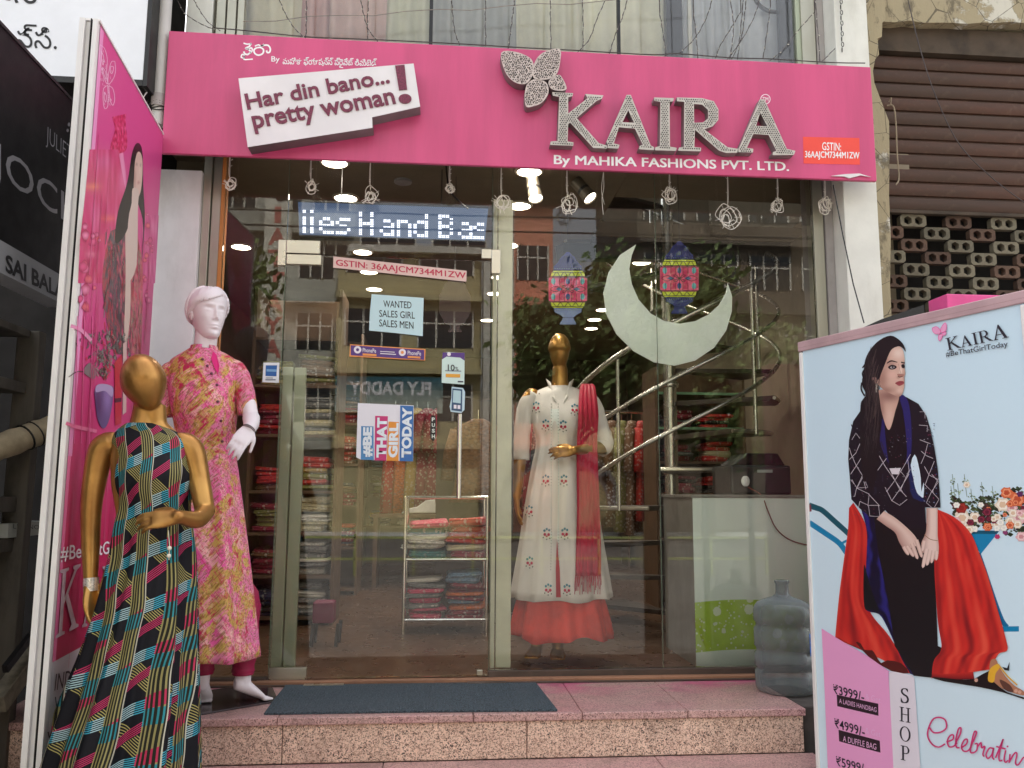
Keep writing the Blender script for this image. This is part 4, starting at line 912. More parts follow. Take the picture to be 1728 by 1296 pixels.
for k in range(40): x, y = random.uniform(960, 1070), random.uniform(760, 1490); x += (y-760)*.03; P.poly(A_f([(x-10, y), (x-2, y-4), (x+2, y+6)]), random.choice((C(140, 60, 90), C(60, 90, 140), C(150, 150, 160))), 0, False)
P.poly(A_f([(722,1115),(808,1112),(790,1160),(740,1158)]), C(214, 206, 214), 0)
sk, skd, skl = C(214, 180, 168), C(176, 134, 124), C(228, 200, 190)
P.grid(B_f([(625,338),(700,392),(765,440),(795,510),(835,575)]), B_f([(682,278),(760,325),(840,390),(910,460),(950,530)]), 10, 24, lambda u, t, x, y: mixc(mixc(skd, sk, min(1, u*2.2)), skl, max(0, 1-abs(u-.65)*4)*.7))
def finger(f, a, b, w, c0=sk):
    d = V((b[0]-a[0], b[1]-a[1], 0)).normalized(); n_ = (-d.y*w/2, d.x*w/2); m_ = ((a[0]*.4+b[0]*.6), (a[1]*.4+b[1]*.6)); e = .72
    P.grid(f([(a[0]-n_[0], a[1]-n_[1]), (m_[0]-n_[0], m_[1]-n_[1]), (b[0]-n_[0]*e, b[1]-n_[1]*e), (b[0]+d.x*w*.35, b[1]+d.y*w*.35)]), f([(a[0]+n_[0], a[1]+n_[1]), (m_[0]+n_[0], m_[1]+n_[1]), (b[0]+n_[0]*e, b[1]+n_[1]*e), (b[0]+d.x*w*.4, b[1]+d.y*w*.4)]), 6, 8, lambda u, t, x, y: mixc(mixc(c0, skl, max(0, 1-abs(u-.45)*3)), skd, max(0, abs(u-.5)*2-.55)*1.5))
for a_, b_, w_ in (((830, 545), (862, 600), 30), ((855, 540), (900, 612), 30), ((890, 520), (932, 630), 30), ((925, 495), (965, 618), 30)): finger(B_f, a_, b_, w_)
P.grid(B_f([(1000,256),(1000,400),(990,455),(962,520),(968,590)]), B_f([(1085,254),(1085,400),(1086,470),(1094,540),(1092,600)]), 10, 24, lambda u, t, x, y: mixc(mixc(skd, skl, min(1, u*2.4)), skd, max(0, u-.8)*3))
for a_, b_, w_ in (((1005, 560), (975, 696), 30), ((1030, 570), (1006, 678), 29), ((1055, 575), (1040, 660), 28), ((1078, 580), (1074, 640), 27), ((985, 500), (972, 570), 26)): finger(B_f, a_, b_, w_, skl)
P.line(B_f([(985,455),(1030,490),(1085,500)]), 1.2, C(150, 110, 80), 3)
# neck, face, hair
P.blob(A_f([(640,530),(760,540),(795,578),(765,690),(742,780),(718,826),(690,780),(655,650)]), A_f([(710, 660)])[0], 8, spots(C(206, 166, 150), [(720, 570, 90, 45, C(128, 86, 80), .85), (660, 680, 26, 120, C(140, 96, 88), .7), (725, 730, 26, 70, C(226, 190, 176), .7)], A_f))
P.poly(A_f([(540,300),(580,220),(650,150),(730,118),(790,145),(830,190),(845,240),(820,210),(780,200),(740,260),(700,320),(665,420),(650,470),(640,520),(655,640),(665,760),(650,900),(640,1100),(590,1292)])+B_f([(560,20),(540,60)])+A_f([(520,1180),(505,1000),(500,820),(505,640),(520,600),(545,560),(515,480),(530,380)]), C(26, 20, 24), 3)
P.blob(A_f([(690,330),(735,228),(790,200),(822,222),(836,290),(835,350),(842,400),(834,430),(836,470),(832,510),(822,550),(796,576),(750,562),(690,532),(645,495),(632,468),(650,430)]), A_f([(750, 400)])[0], 22, spots(C(214, 176, 160), [(665, 440, 46, 110, C(150, 104, 92), .75), (700, 530, 70, 30, C(140, 94, 84), .65), (790, 572, 60, 18, C(150, 104, 94), .6), (790, 250, 42, 40, C(238, 214, 202), .8), (808, 380, 10, 46, C(242, 218, 206), .8), (745, 410, 34, 26, C(226, 180, 168), .7), (800, 530, 22, 16, C(230, 198, 186), .6), (735, 330, 36, 20, C(150, 110, 104), .55), (826, 336, 18, 18, C(140, 100, 96), .55), (834, 430, 12, 60, C(166, 120, 110), .5), (790, 432, 14, 10, C(160, 110, 100), .6), (700, 300, 26, 70, C(170, 128, 116), .5)], A_f), 5)
P.poly(A_f([(590,440),(610,428),(630,445),(630,475),(605,475)]), skd, 3); P.poly(A_f([(618,480),(630,480),(634,540),(622,545)]), C(222, 214, 200), 0)
P.line(A_f([(704,326),(735,308),(782,318)]), [1.6, 2.6, 1.2], C(34, 20, 22), 3); P.line(A_f([(810,318),(838,324)]), 2.2, C(34, 20, 22), 0)
P.poly(A_f([(712,355),(735,338),(765,342),(778,355),(760,370),(730,372)]), C(30, 20, 26), 3); P.poly(A_f([(728,356),(745,348),(762,354),(750,364),(735,365)]), C(176, 168, 170), 3); P.disc(1340+747/4.4536, 540+355/4.4536, 1.7, C(30, 26, 34))
P.poly(A_f([(812,340),(828,332),(838,345),(834,362),(818,360)]), C(30, 20, 26), 3)
P.line(A_f([(790,330),(800,370),(808,400)]), .9, C(190, 150, 138), 3); P.poly(A_f([(780,410),(800,404),(830,408),(826,424),(800,430)]), C(172, 124, 112), 3); P.line(A_f([(786,422),(800,430),(822,424)]), 1.3, C(84, 48, 46), 3)
P.poly(A_f([(766,474),(800,458),(828,462),(832,478),(800,496),(778,486)]), C(158, 72, 78), 3); P.line(A_f([(768,475),(800,474),(830,470)]), .8, C(100, 50, 52), 0)
for k in range(34): x = 525+random.uniform(0, 105); P.line(A_f([(x+30, 200+k*9), (x+6, 300+k*9), (x+16, 400+k*12), (x-4, 520+k*14)]), .7, random.choice((C(66, 54, 56), C(48, 38, 42), C(84, 68, 66))), 4, False)
for k in range(16): x = 520+random.uniform(0, 110); P.line(A_f([(x, 560+k*20), (x+14, 640+k*20), (x-6, 740+k*20)]), .8, C(52, 42, 46), 3, False)
for q in ([(545, 360), (520, 400), (530, 440)], [(515, 470), (510, 520), (535, 570)], [(520, 300+60), (535, 340), (560, 300)]): P.line(A_f(q), 2.5, C(26, 20, 24), 3)
# price panel
P.poly(C_f([(130,95),(240,165),(500,318),(672,440),(662,440),(662,480),(705,1202),(690,1600),(210,1600),(180,1202),(150,500)]), C(234, 160, 206), 0)
P.poly(C_f([(664,455),(680,435),(720,440),(850,466),(866,490),(880,700),(915,1202),(920,1600),(720,1600),(700,1202)]), C(226, 218, 228), 0)
bkp = C(36, 20, 34)
P.poly(C_f([(250,620),(580,692),(582,788),(255,712)]), bkp, 0); P.poly(C_f([(265,898),(592,985),(598,1080),(270,990)]), bkp, 0)
# logo butterfly
bfp = C(226, 96, 160)
for lp in ([(1045,60),(1075,50),(1100,70),(1105,100),(1070,105),(1048,85)], [(1110,60),(1135,25),(1150,30),(1150,75),(1120,95),(1108,85)], [(1095,110),(1120,110),(1115,140),(1100,158),(1090,135)], [(1118,100),(1150,90),(1140,115),(1120,112)]):
    P.poly(A_f(lp), C(232, 160, 200), 3); P.line(A_f(lp+[lp[0]]), .9, bfp, 3)
# script lettering
pk1 = C(206, 50, 116)
def pen(pts, w=2.6): P.line(C_f(pts), w, pk1, 6)
pen([(985,880),(1020,920),(1080,915),(1120,880),(1110,820),(1060,800),(1010,820),(975,900),(975,960),(1010,1015),(1060,1035),(1110,1010)], 2.6)
pen([(1120,995),(1170,975),(1175,940),(1150,945),(1128,985),(1140,1030),(1175,1030),(1205,1000)])
pen([(1190,1010),(1230,930),(1235,885),(1215,895),(1195,980),(1200,1035),(1225,1040)])
pen([(1240,1040),(1280,1010),(1285,975),(1262,980),(1240,1030),(1255,1065),(1290,1065),(1320,1030)])
pen([(1310,1040),(1350,950),(1358,915),(1338,925),(1310,1060),(1330,1080),(1360,1060),(1365,1010),(1345,1010)])
pen([(1370,1030),(1395,1000),(1400,1040),(1425,1030),(1410,1090),(1420,1110)])
pen([(1490,1045),(1460,1045),(1435,1095),(1450,1125),(1480,1095),(1495,1040),(1485,1110),(1500,1135)])
pen([(1510,1120),(1555,1010),(1570,975),(1540,1080),(1540,1140),(1565,1140)]); pen([(1515,1030),(1590,1050)])
pen([(1590,1060),(1578,1130),(1590,1155),(1610,1140)]); P.disc(1360+1605/4.6957, 1040+1030/4.6957, 1.6, pk1)
pen([(1625,1090),(1618,1160)]); pen([(1620,1150),(1660,1085),(1680,1090),(1668,1160),(1690,1175),(1728,1120)]); pen([(1728,1120),(1760,1110),(1745,1180),(1775,1190)])
pen([(1800,1110),(1770,1120),(1765,1180),(1795,1180),(1815,1120),(1800,1240),(1770,1270)])
P.build('printed_picture', PRINT, lb)
PD = simple('dark_print', C(34, 30, 44), .5); PL = simple('light_print', C(235, 180, 220), .5)
top = .0046
def cpx(*q): return tuple((1360+a/4.6957, 1040+b/4.6957) for a, b in q)
def apx(*q): return tuple((1340+a/4.4536, 540+b/4.4536) for a, b in q)
serif_word('printed_lettering', 'KAIRA', fL, LN, apx((1142, 130), (1600, 22), (1162, 232)), PD, lb, top, .06, [1, .86, .92, .92, 1.08])
write('printed_lettering', '#BeThatGirlToday', fL, LN, apx((1146, 240), (1612, 158), (1150, 290)), PD, lb, top, .005)
for body, q in (('₹3999/-', ((222, 535), (465, 595), (228, 612))), ('₹4999/-', ((232, 805), (470, 872), (238, 882))), ('₹5999/-', ((245, 1105), (490, 1170), (250, 1182)))): write('printed_lettering', body, fL, LN, cpx(*q), PD, lb, top, .012)
for q in (((480, 610), (600, 640), (480, 655)), ((480, 880), (600, 912), (480, 925))): write('printed_lettering', '& Get', fL, LN, cpx(*q), PL, lb, top, .0)
write('printed_lettering', 'A LADIES HANDBAG', fL, LN, cpx((272, 650), (568, 722), (272, 686)), PL, lb, top, .0); write('printed_lettering', 'A DUFFLE BAG', fL, LN, cpx((302, 945), (566, 1010), (302, 990)), PL, lb, top, .0)
serif_word('printed_lettering', 'SHOP', fL, LN, cpx((748, 562), (836, 575), (752, 1132)), PD, lb, top, vertical=True)

# second box behind with a pink top and a dark slanted sheet
mm = MB(); q0 = oy(1566, 508, -.85); q1 = oy(1685, 505, -.85)
mm.box(q0.x, q1.x+.12, -.98, -.85, GZ, q0.z); o = mm.build('pink_light_box', M('pink_acrylic', C(226, 84, 150), .35), None, bevel=.004); tag(o, 'pink topped light box standing behind the pale blue poster box', 'light box')
mm = MB(); a = oy(1412, 568, -.95); b = oy(1557, 520, -.95); mm.prism([(a.x-.02, a.z-.02), (b.x, b.z-.02), (b.x, b.z+.012), ((a.x+b.x)/2, (a.z+b.z)/2+.01)], (0, -.95, 0), (1, 0, 0), (0, 0, 1), (0, -1, 0), .01); mm.bar((b.x-.03, -.93, GZ+.02), (b.x-.03, -.93, b.z), .03, .03)
mm.bar((a.x+.05, -.93, GZ+.02), (a.x+.05, -.93, a.z-.01), .03, .03)
o = mm.build('black_sheet', BLACK, None); tag(o, 'black slanted sheet behind the top edge of the blue poster box', 'sheet')

# ================================================================ NEIGHBOUR SIGNS AT THE LEFT
JX = -1.585
fJ = lambda x, y: onp(x, y, V((JX, 0, 0)), V((1, 0, 0))); NX = V((1, 0, 0))
BLKB = M('black_sign_face', C(14, 12, 13), .5, var=.15, spec=.25)
jb = thing('black_brand_board', 'large black board with JOCKEY lettering in grey at the far left', 'sign board', (JX-.05, -1.3, 1.6))
jz0 = fJ(117, 474).z
mm = MB(); mm.box(JX-.1, JX, -2.6, -.5, jz0, 2.532); mm.build('board_face', BLKB, jb)
mm = MB(); mm.box(JX-.104, JX+.004, -2.6, -.496, 2.533, 2.545); mm.build('edge_trim', BLACK, jb)
GL = M('grey_sign_lettering', C(150, 148, 152), .4, .1, var=.1)
write('sign_lettering', 'JOCKEY', fJ, NX, ((-16, 230), (180, 378), (-16, 307)), GL, jb, .001, .0)
write('sign_lettering', 'JULIET', fJ, NX, ((78, 212), (120, 248), (77, 248)), GL, jb, .001, -.015)
lg = Print(fJ, NX, .001)
for q in (((116, 210), 3.6), ((120, 217), 3.2), ((113, 220), 3), ((119, 226), 2.6)): lg.disc(q[0][0], q[0][1], q[1]*.7, C(120, 118, 120), 8, q[1])
lg.line([(117, 226), (118, 240)], 1.2, C(120, 118, 120), 0); lg.build('printed_emblem', PRINT, jb)
sbj = thing('name_board', 'white name strip reading SAI BALAJI under the black board', 'sign board', (JX, -1.3, jz0-.1))
zb0 = fJ(111, 518).z
mm = MB(); mm.box(JX-.08, JX+.012, -2.6, -.5, zb0, jz0-.003); mm.build('board_face', M('grey_white_strip', C(158, 158, 162), .5, var=.08), sbj)
write('sign_lettering', 'SAI BALAJI', lambda x, y: onp(x, y, V((JX+.0125, 0, 0)), NX), NX, ((9, 428), (116, 484), (9, 468)), BLACKL, sbj, .001, .03)
# white Telugu sign facing the street
tx = oy(243, 100, -.36).x; tz = oy(243, 135, -.36).z
ts = thing('white_sign_box', 'big white sign with black Telugu letters and dark frame at the upper left', 'sign board', (tx-1, -.3, tz+.5))
mm = MB(); mm.box(tx-2.6, tx, -.36, -.3, tz, tz+2.2); mm.build('sign_face', M('white_sign_face', C(226, 228, 234), .35, var=.03), ts)
mm = MB(); mm.box(tx-2.62, tx+.001, -.363, -.20, tz-.03, tz-.001); mm.build('frame_profile', BLACK, ts); mm = MB(); mm.box(tx+.002, tx+.022, -.363, -.1, tz-.03, tz+2.2); mm.build('frame_profile', BLACK, ts)
fT = lambda x, y: oy(x, y, -.36)
write('sign_lettering', 'న్‌సి.', fT, NF, ((26, 40), (96, 44), (26, 80)), BLACKL, ts, .002, .0)
write('sign_lettering', 'ఎస్', fT, NF, ((-20, -48), (72, -44), (-20, 4)), BLACKL, ts, .002, .0)
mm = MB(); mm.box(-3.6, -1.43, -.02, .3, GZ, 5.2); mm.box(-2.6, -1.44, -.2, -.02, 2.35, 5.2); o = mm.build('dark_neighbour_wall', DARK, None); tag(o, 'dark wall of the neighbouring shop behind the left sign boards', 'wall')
# downpipe with clamps
dp = thing('drain_pipe', 'grey white drain pipe with wire wrapped round it left of the pink fascia', 'pipe', (-1.4, -.24, 2.6))
a = oy(265, 205, -.24); b = oy(283, -30, -.24); xm = (a.x+b.x)/2
mm = MB(); mm.tube([(xm, -.24, a.z-.02), (xm, -.24, 3.9)], .030, 20); mm.build('pipe', M('dirty_white_pvc', C(196, 192, 188), .45, var=.12, stretch=(1, 1, .2), dirt=C(120, 110, 105), dirtk=.5), dp, smooth=True)
mm = MB(); mm.tube([(xm, -.24, a.z+.07), (xm, -.24, a.z+.13)], .036, 20); mm.build('pipe_socket', M('pipe_collar', C(170, 160, 158), .5), dp, smooth=True)
mm = MB()
for k in range(4): 
    z = a.z+.05+k*.012; mm.tube([(xm+.034*math.cos(t*PI/8), -.24+.034*math.sin(t*PI/8), z+.006*math.sin(t*.9+k)) for t in range(17)], .0025, 5)
mm.tube([(xm-.03, -.26, a.z+.08), (xm-.08, -.28, a.z+.02), (xm-.10, -.27, a.z-.12), (xm-.13, -.25, a.z-.2)], .004, 6)
mm.build('wrapped_wire', BLACK, dp, smooth=True)
for k in range(5):
    x0 = xm-.055-.012*k; mm = MB(); mm.tube([(x0+.01*math.sin(z_*3+k), -.22+.01*k, 2.45+z_*.12) for z_ in range(13)], .0035+.001*(k % 2), 6)
    o = mm.build('hanging_cable', M('grey_cable', C(110, 104, 100), .6) if k % 2 else BLACK, None, smooth=True); tag(o, ['black cable nearest the white drain pipe', 'grey cable second from the white drain pipe', 'black cable in the middle of those left of the drain pipe', 'grey cable fourth from the white drain pipe', 'black cable farthest left of the white drain pipe'][4-k if False else k], 'cable', 'cables beside the drain pipe')
mm = MB(); mm.tube(crom([oy(254, 140, -.3), oy(252, 150, -.3), oy(246, 158, -.3), oy(240, 168, -.3), oy(238, 176, -.3)]), .003, 6); o = mm.build('white_wire', WHITEL, None); tag(o, 'short white wire curling under the white sign corner', 'wire')

# ================================================================ CARD DECORATIONS
MOON = [(945,458),(850,520),(785,620),(755,740),(770,860),(830,980),(930,1080),(1050,1145),(1170,1165),(1290,1135),(1400,1060),(1470,960),(1503,850),(1505,760),(1480,685),(1470,740),(1430,810),(1370,865),(1290,905),(1200,920),(1110,905),(1030,860),(960,780),(920,690),(905,600),(920,520)]
t = T('pearly_card'); n = t.noise(4, 5, .6); MOONM = t.set(t.mix(n.ramp(.35, .65), C(232, 242, 232), C(242, 250, 244)), .45, spec=.4)
def card(name, pts, Y, th, mat, label, cat, par=None, group=None):
    q = [oy(a, b, Y) for a, b in pts]; me = curve_mesh([[(p.x, p.z) for p in q]], th); xform(me, lambda c: V((c.x, Y+th/2-c.z, c.y))); me.materials.append(mat); me.name = name
    o = bpy.data.objects.new(name, me); link(o, par)
    if label: tag(o, label, cat, group)
    return o
def smc(pts, n=3): return [(p.x, p.y) for p in crom([V((a, b, 0)) for a, b in pts], n, True)]
MY = .035
mo = card('moon_cutout', c2(smc(MOON[:15], 1)+MOON[15:], 800, 280), MY, .006, MOONM, 'large pearly white crescent moon cutout hanging behind the right glass', 'cutout')
def lantern(cx, cy, label, k=1.0, dark=False, Y=MY-.008, foot=None):
    A = lambda pts: c2([((cx+a*k), (cy+b*k)) for a, b in pts], 800, 280)
    body = [(-8,-215),(8,-215),(14,-196),(35,-190),(60,-150),(82,-130),(84,-105),(96,-92),(102,-70),(115,-62),(115,70),(104,84),(98,105),(84,118),(80,140),(48,158),(34,170),(40,186),(48,200),(48,212),(-48,212),(-48,200),(-38,186),(-30,170),(-44,158),(-80,140),(-84,118),(-98,105),(-104,84),(-115,70),(-115,-62),(-102,-70),(-96,-92),(-84,-105),(-82,-130),(-60,-150),(-35,-190),(-14,-196)]
    rt = thing('lantern_cutout', label, 'cutout', oy(800+cx/3.456, 280+cy/3.456, Y))
    card('lantern_card', A(body), Y, .004, BLACK, None, None, rt)
    Q = Print(lambda x, y: oy(x, y, Y-.002), NF, .0003)
    db, lbu, yl, pkk, pk_l, bk, cy_ = C(30, 36, 120), C(120, 140, 196), C(222, 232, 60), C(214, 30, 104), C(244, 96, 144), C(18, 16, 30), C(110, 196, 206)
    ft = foot or db
    Q.poly(A([(-8,-213),(8,-213),(30,-188),(-30,-188)]), db, 0); Q.poly(A([(-60,-150),(-35,-188),(35,-188),(60,-150),(80,-130),(82,-110),(-82,-110),(-80,-130)]), db, 0)
    for x in range(-60, 61, 15): Q.line(A([(x*.3, -190), (x*.7, -160), (x*1.2, -118)]), .8, bk, 3, False)
    for i in range(12): Q.disc(*A([(-74+i*13.5, -116)])[0], .9, C(150, 200, 160), 6, lay=False)
    Q.poly(A([(-94,-92),(-84,-103),(84,-103),(94,-92),(100,-70),(-100,-70)]), yl, 0); Q.poly(A([(-100,82),(100,82),(94,104),(84,112),(-84,112),(-94,104)]), yl, 0)
    Q.poly(A([(-112,-60),(-100,-68),(100,-68),(112,-60),(112,70),(100,80),(-100,80),(-112,70)]), pk_l, 0)
    for i in range(-3, 4):   # columns of the stained pattern
        x = i*34; w = 15
        Q.poly(A([(x-w, -58), (x-w, -14), (x-3, 2), (x-w, 18), (x-w, 66), (x+w, 66), (x+w, 18), (x+3, 2), (x+w, -14), (x+w, -58)]) if abs(x) < 100 else A([(x-8, -50), (x+8, -50), (x+8, 60), (x-8, 60)]), pkk if i % 2 else pk_l, 0)
    for x in (-85, 0, 85):
        for y in (-42, 48): Q.poly(A([(x-12, y-10), (x, y-20), (x+12, y-10), (x+12, y+10), (x, y+20), (x-12, y+10)]), cy_ if x else C(60, 90, 160), 0)
    for x in (-50, 50): Q.poly(A([(x-22, 4), (x, -8), (x+22, 4), (x, 16)]), C(90, 120, 170), 0)
    for x in (-80, -50, -20, 20, 50, 80): Q.line(A([(x, -66), (x, -20)]), .7, bk, 0); Q.line(A([(x, 30), (x, 78)]), .7, bk, 0)
    for s1 in (-1, 1):
        Q.line(A([(0, 4), (20*s1, -16), (34*s1, -10), (0, 4)]), .9, bk, 3); Q.line(A([(0, 4), (20*s1, 24), (34*s1, 16), (0, 4)]), .9, bk, 3)
        Q.line(A([(34*s1, 4), (70*s1, -12), (104*s1, 4), (70*s1, 20), (34*s1, 4)]), .8, bk, 3)
    Q.line(A([(0, -60), (0, 72)]), .9, bk, 0)
    for y in (-62, 76): Q.line(A([(-112, y), (112, y)]), 1.0, bk, 0)
    for x in (-66, -22, 22, 66):
        Q.line(A([(x-22, -64), (x, -96), (x+22, -64)]), .9, bk, 3); Q.line(A([(x-22, 80), (x, 106), (x+22, 80)]), .9, bk, 3)
    Q.line(A([(-98, -70), (98, -70)]), 1.1, bk, 0); Q.line(A([(-92, -94), (92, -94)]), .9, bk, 0); Q.line(A([(-94, 106), (94, 106)]), .9, bk, 0)
    Q.poly(A([(-80,116),(80,116),(78,138),(46,156),(32,170),(-28,170),(-42,156),(-78,138)]), ft, 0)
    for i in range(12): Q.disc(*A([(-72+i*13, 126)])[0], 1, C(190, 210, 180), 6, lay=False)
    Q.poly(A([(-30,172),(32,172),(38,188),(46,202),(46,210),(-46,210),(-46,202),(-36,188)]), ft, 0)
    if dark: Q.poly(A(body), C(60, 24, 30), 0)
    Q.build('printed_face', PRINT, rt)
    mm = MB(); p = A([(0, -215)])[0]; q = oy(p[0], p[1], Y); mm.tube([(q.x, Y, q.z), (q.x, Y, 2.62)], .0012, 5); mm.build('hanging_thread', BLACK, rt)
lantern(547, 715, 'left of the two printed lantern cutouts with the pale blue foot', foot=C(140, 156, 206))
lantern(1197, 652, 'printed lantern cutout with dark blue foot hanging in the horns of the crescent moon', k=1.0)
lantern(-112, 800, 'dull dark red lantern cutout seen from behind the door glass', k=.8, dark=True, Y=.30)

# ================================================================ STRING KNOTS UNDER THE FASCIA
STRM = M('white_string', C(240, 236, 228), .8, var=.1)
kn = [(388,268,304,320,5,'string stub knot nearest the left jamb'), (525,272,306,325,9,'loosely coiled string knot above the sensor of the door left edge'), (625,280,320,343,8,'ring shaped string knot above the LED word board'), (759,282,312,325,6,'small string knot by the black cable'),
      (846,290,332,356,8,'oval string coil hanging over the door right edge'), (957,294,330,358,6,'string knot above the left lantern cutout'), (1130,296,318,340,9,'round string wreath over the crescent moon'), (1228,298,350,382,9,'long string with wreath right of the moon lantern'),
      (1312,300,338,360,8,'ring knot second from the right end of the fascia'), (1392,300,336,358,9,'ring knot at the right end of the fascia')]
for (px, y0, y1, y2, r, lab) in kn:
    Y = -.09; s_ = thing('string_knot', 'white '+lab, 'string', oy(px, y0, Y), 'string knots hanging under the fascia')
    a = oy(px, y0-2, Y); b = oy(px, y1, Y); c = oy(px, (y1+y2)/2, Y); R0 = (y2-y1)/2*.0036
    mm = MB()
    for dx in (-.002, .003): mm.tube(crom([V((a.x+dx, Y, a.z+.14)), V((a.x-dx, Y+.003, (a.z+b.z)/2)), V((b.x+dx*.3, Y, b.z))], 5), .0013, 5)
    for k in range(3): z = b.z+random.random()*(a.z-b.z); mm.tube([(b.x, Y, z), (b.x+random.choice((-1, 1))*.008, Y, z+.005)], .0011, 4)
    mm.build('string', STRM, s_)
    mm = MB()
    for k in range(5):
        rr = R0*random.uniform(.45, 1.05); o1, o2, wb = random.uniform(-.3, .3)*R0, random.uniform(-.3, .3)*R0, random.uniform(0, 6); ph = random.random()*6; tl = random.uniform(-.3, .3); ex = random.uniform(.6, .95)
        mm.tube(crom([(c.x+o1+random.uniform(-.2, .2)*rr+rr*ex*math.cos(ph+t*PI/4), Y+random.uniform(-.3, .3)*rr, c.z+o2+random.uniform(-.15, .15)*rr+rr*math.sin(ph+t*PI/4)) for t in range(8+k)], 4), .0019, 5)
    for k in range(7): an = random.random()*6.28; mm.tube([(c.x+R0*.6*math.cos(an), Y, c.z+R0*.6*math.sin(an)), (c.x+R0*1.25*math.cos(an), Y-.004, c.z+R0*1.25*math.sin(an))], .0012, 4)
    mm.build('coil', STRM, s_)
mm = MB(); a = oy(1018, 290, -.09); mm.tube(crom([a+V((0, 0, .03)), oy(1019, 315, -.09), oy(1016, 335, -.09), oy(1018, 362, -.09)]), .0016, 5); mm.tube(crom([a+V((.004, 0, .02)), oy(1015, 320, -.09), oy(1020, 345, -.09)]), .0013, 5)
o = mm.build('loose_string', STRM, None); tag(o, 'straight loose white string with no knot beside the spotlight', 'string')
# ================================================================ FAIRY LIGHT WIRES
WIRE = M('dark_thin_wire', C(74, 66, 66), .6); BULB = M('clear_tiny_bulb', C(220, 216, 205), .2)
paths = [[(297,-5),(310,20),(330,35),(352,46),(364,50)], [(325,-5),(335,14),(352,38),(372,52)], [(470,-5),(480,20),(495,45),(510,60),(516,66)], [(517,-5),(517,30),(516,66)], [(608,-5),(614,25),(622,50),(638,70)], [(622,-5),(620,35),(621,66)], [(762,-5),(764,25),(768,55),(776,76)],
         [(820,-5),(819,30),(820,78)], [(869,-5),(866,20),(862,50),(858,82)], [(929,-5),(929,30),(930,84)], [(983,-5),(984,40),(984,84)], [(1024,-5),(1008,30),(995,65),(975,88)], [(1060,-5),(1050,30),(1038,60),(1028,92)], [(1203,-5),(1192,30),(1172,65),(1142,94)], [(1113,20),(1118,50),(1125,95)],
         [(1260,-5),(1256,30),(1252,60),(1235,100)], [(1283,-5),(1272,30),(1250,70),(1228,100)], [(1232,-5),(1238,40),(1236,70),(1232,100)], [(1255,-5),(1250,50),(1245,100)], [(1375,20),(1348,50),(1320,85),(1300,102)], [(1300,10),(1295,50),(1288,98)], [(1465,0),(1440,40),(1415,75),(1388,103)], [(1376,-5),(1380,50),(1384,104)], [(1170,20),(1175,60),(1178,98)], [(1250,20),(1232,50),(1215,78),(1208,98)]]
ORD = ['first', 'second', 'third', 'fourth', 'fifth', 'sixth', 'seventh', 'eighth', 'ninth', 'tenth', 'eleventh', 'twelfth', 'thirteenth', 'fourteenth', 'fifteenth', 'sixteenth', 'seventeenth', 'eighteenth', 'nineteenth', 'twentieth', 'twenty first', 'twenty second', 'twenty third', 'twenty fourth', 'twenty fifth', 'last']
for i, p in enumerate(paths):
    Y = -.14-.03*(i % 3); pts = crom([oy(x, y, Y) for x, y in p], 6); pts = [pts[0]+V((0, .0, .5))]+pts
    w = thing('fairy_light_wire', ORD[sorted(range(len(paths)), key=lambda q: paths[q][-1][0]).index(i)]+' fairy light wire from the left end of the pink fascia top', 'string light', pts[-1], 'fairy light wires above the fascia')
    mm = MB(); mm.tube(pts, .0016, 5); mm.tube([q+V((.004*math.sin(k*1.9), .003, 0)) for k, q in enumerate(pts)], .0012, 4); mm.build('wire', WIRE, w)
    mm = MB()
    for q in pts[2::3]: mm.tube([q, q+V((random.uniform(-.008, .008), -.004, random.uniform(-.006, .008)))], .002, 5)
    d = mm.build('bulb', BULB, w); d['kind'] = 'stuff'
mm = MB(); pts = [oy(x, y, -.2) for x, y in ((364, 51), (420, 56), (520, 66), (640, 71), (780, 78), (880, 84), (960, 88), (1100, 96), (1142, 94), (1230, 101), (1300, 103), (1400, 109), (1460, 110))]
mm.tube([p+V((0, 0, .012)) for p in crom(pts, 4)], .003, 5); o = mm.build('trailing_wire', WIRE, None); tag(o, 'dark wire trailing along the top edge of the pink fascia', 'wire')
mm = MB(); pts = [oy(410+i*55, 36-i*3.1+3*math.sin(i*2), -.10) for i in range(18)]; mm.tube(pts, .0022, 5); o = mm.build('cross_cable', M('grey_thin_cable', C(150, 140, 130), .6), None); tag(o, 'thin pale cable crossing the first floor window', 'cable')
# chain on the white pillar
ch = thing('hanging_chain', 'dark link chain hanging on the white pillar above the fascia', 'chain', oy(1420, 88, -.16))
for k in range(12):
    y = 84-k*9; c = oy(1421+(k % 2)*1.2-k*.3, y, -.165); mm = MB(); ax = V((1, 0, 0)) if k % 2 else V((.3, 1, 0)).normalized()
    mm.tube([c+ax*.0065*math.cos(t*PI/6)+V((0, 0, .013*math.sin(t*PI/6))) for t in range(13)], .002, 5); mm.build('chain_link', BLACK, ch, smooth=True)
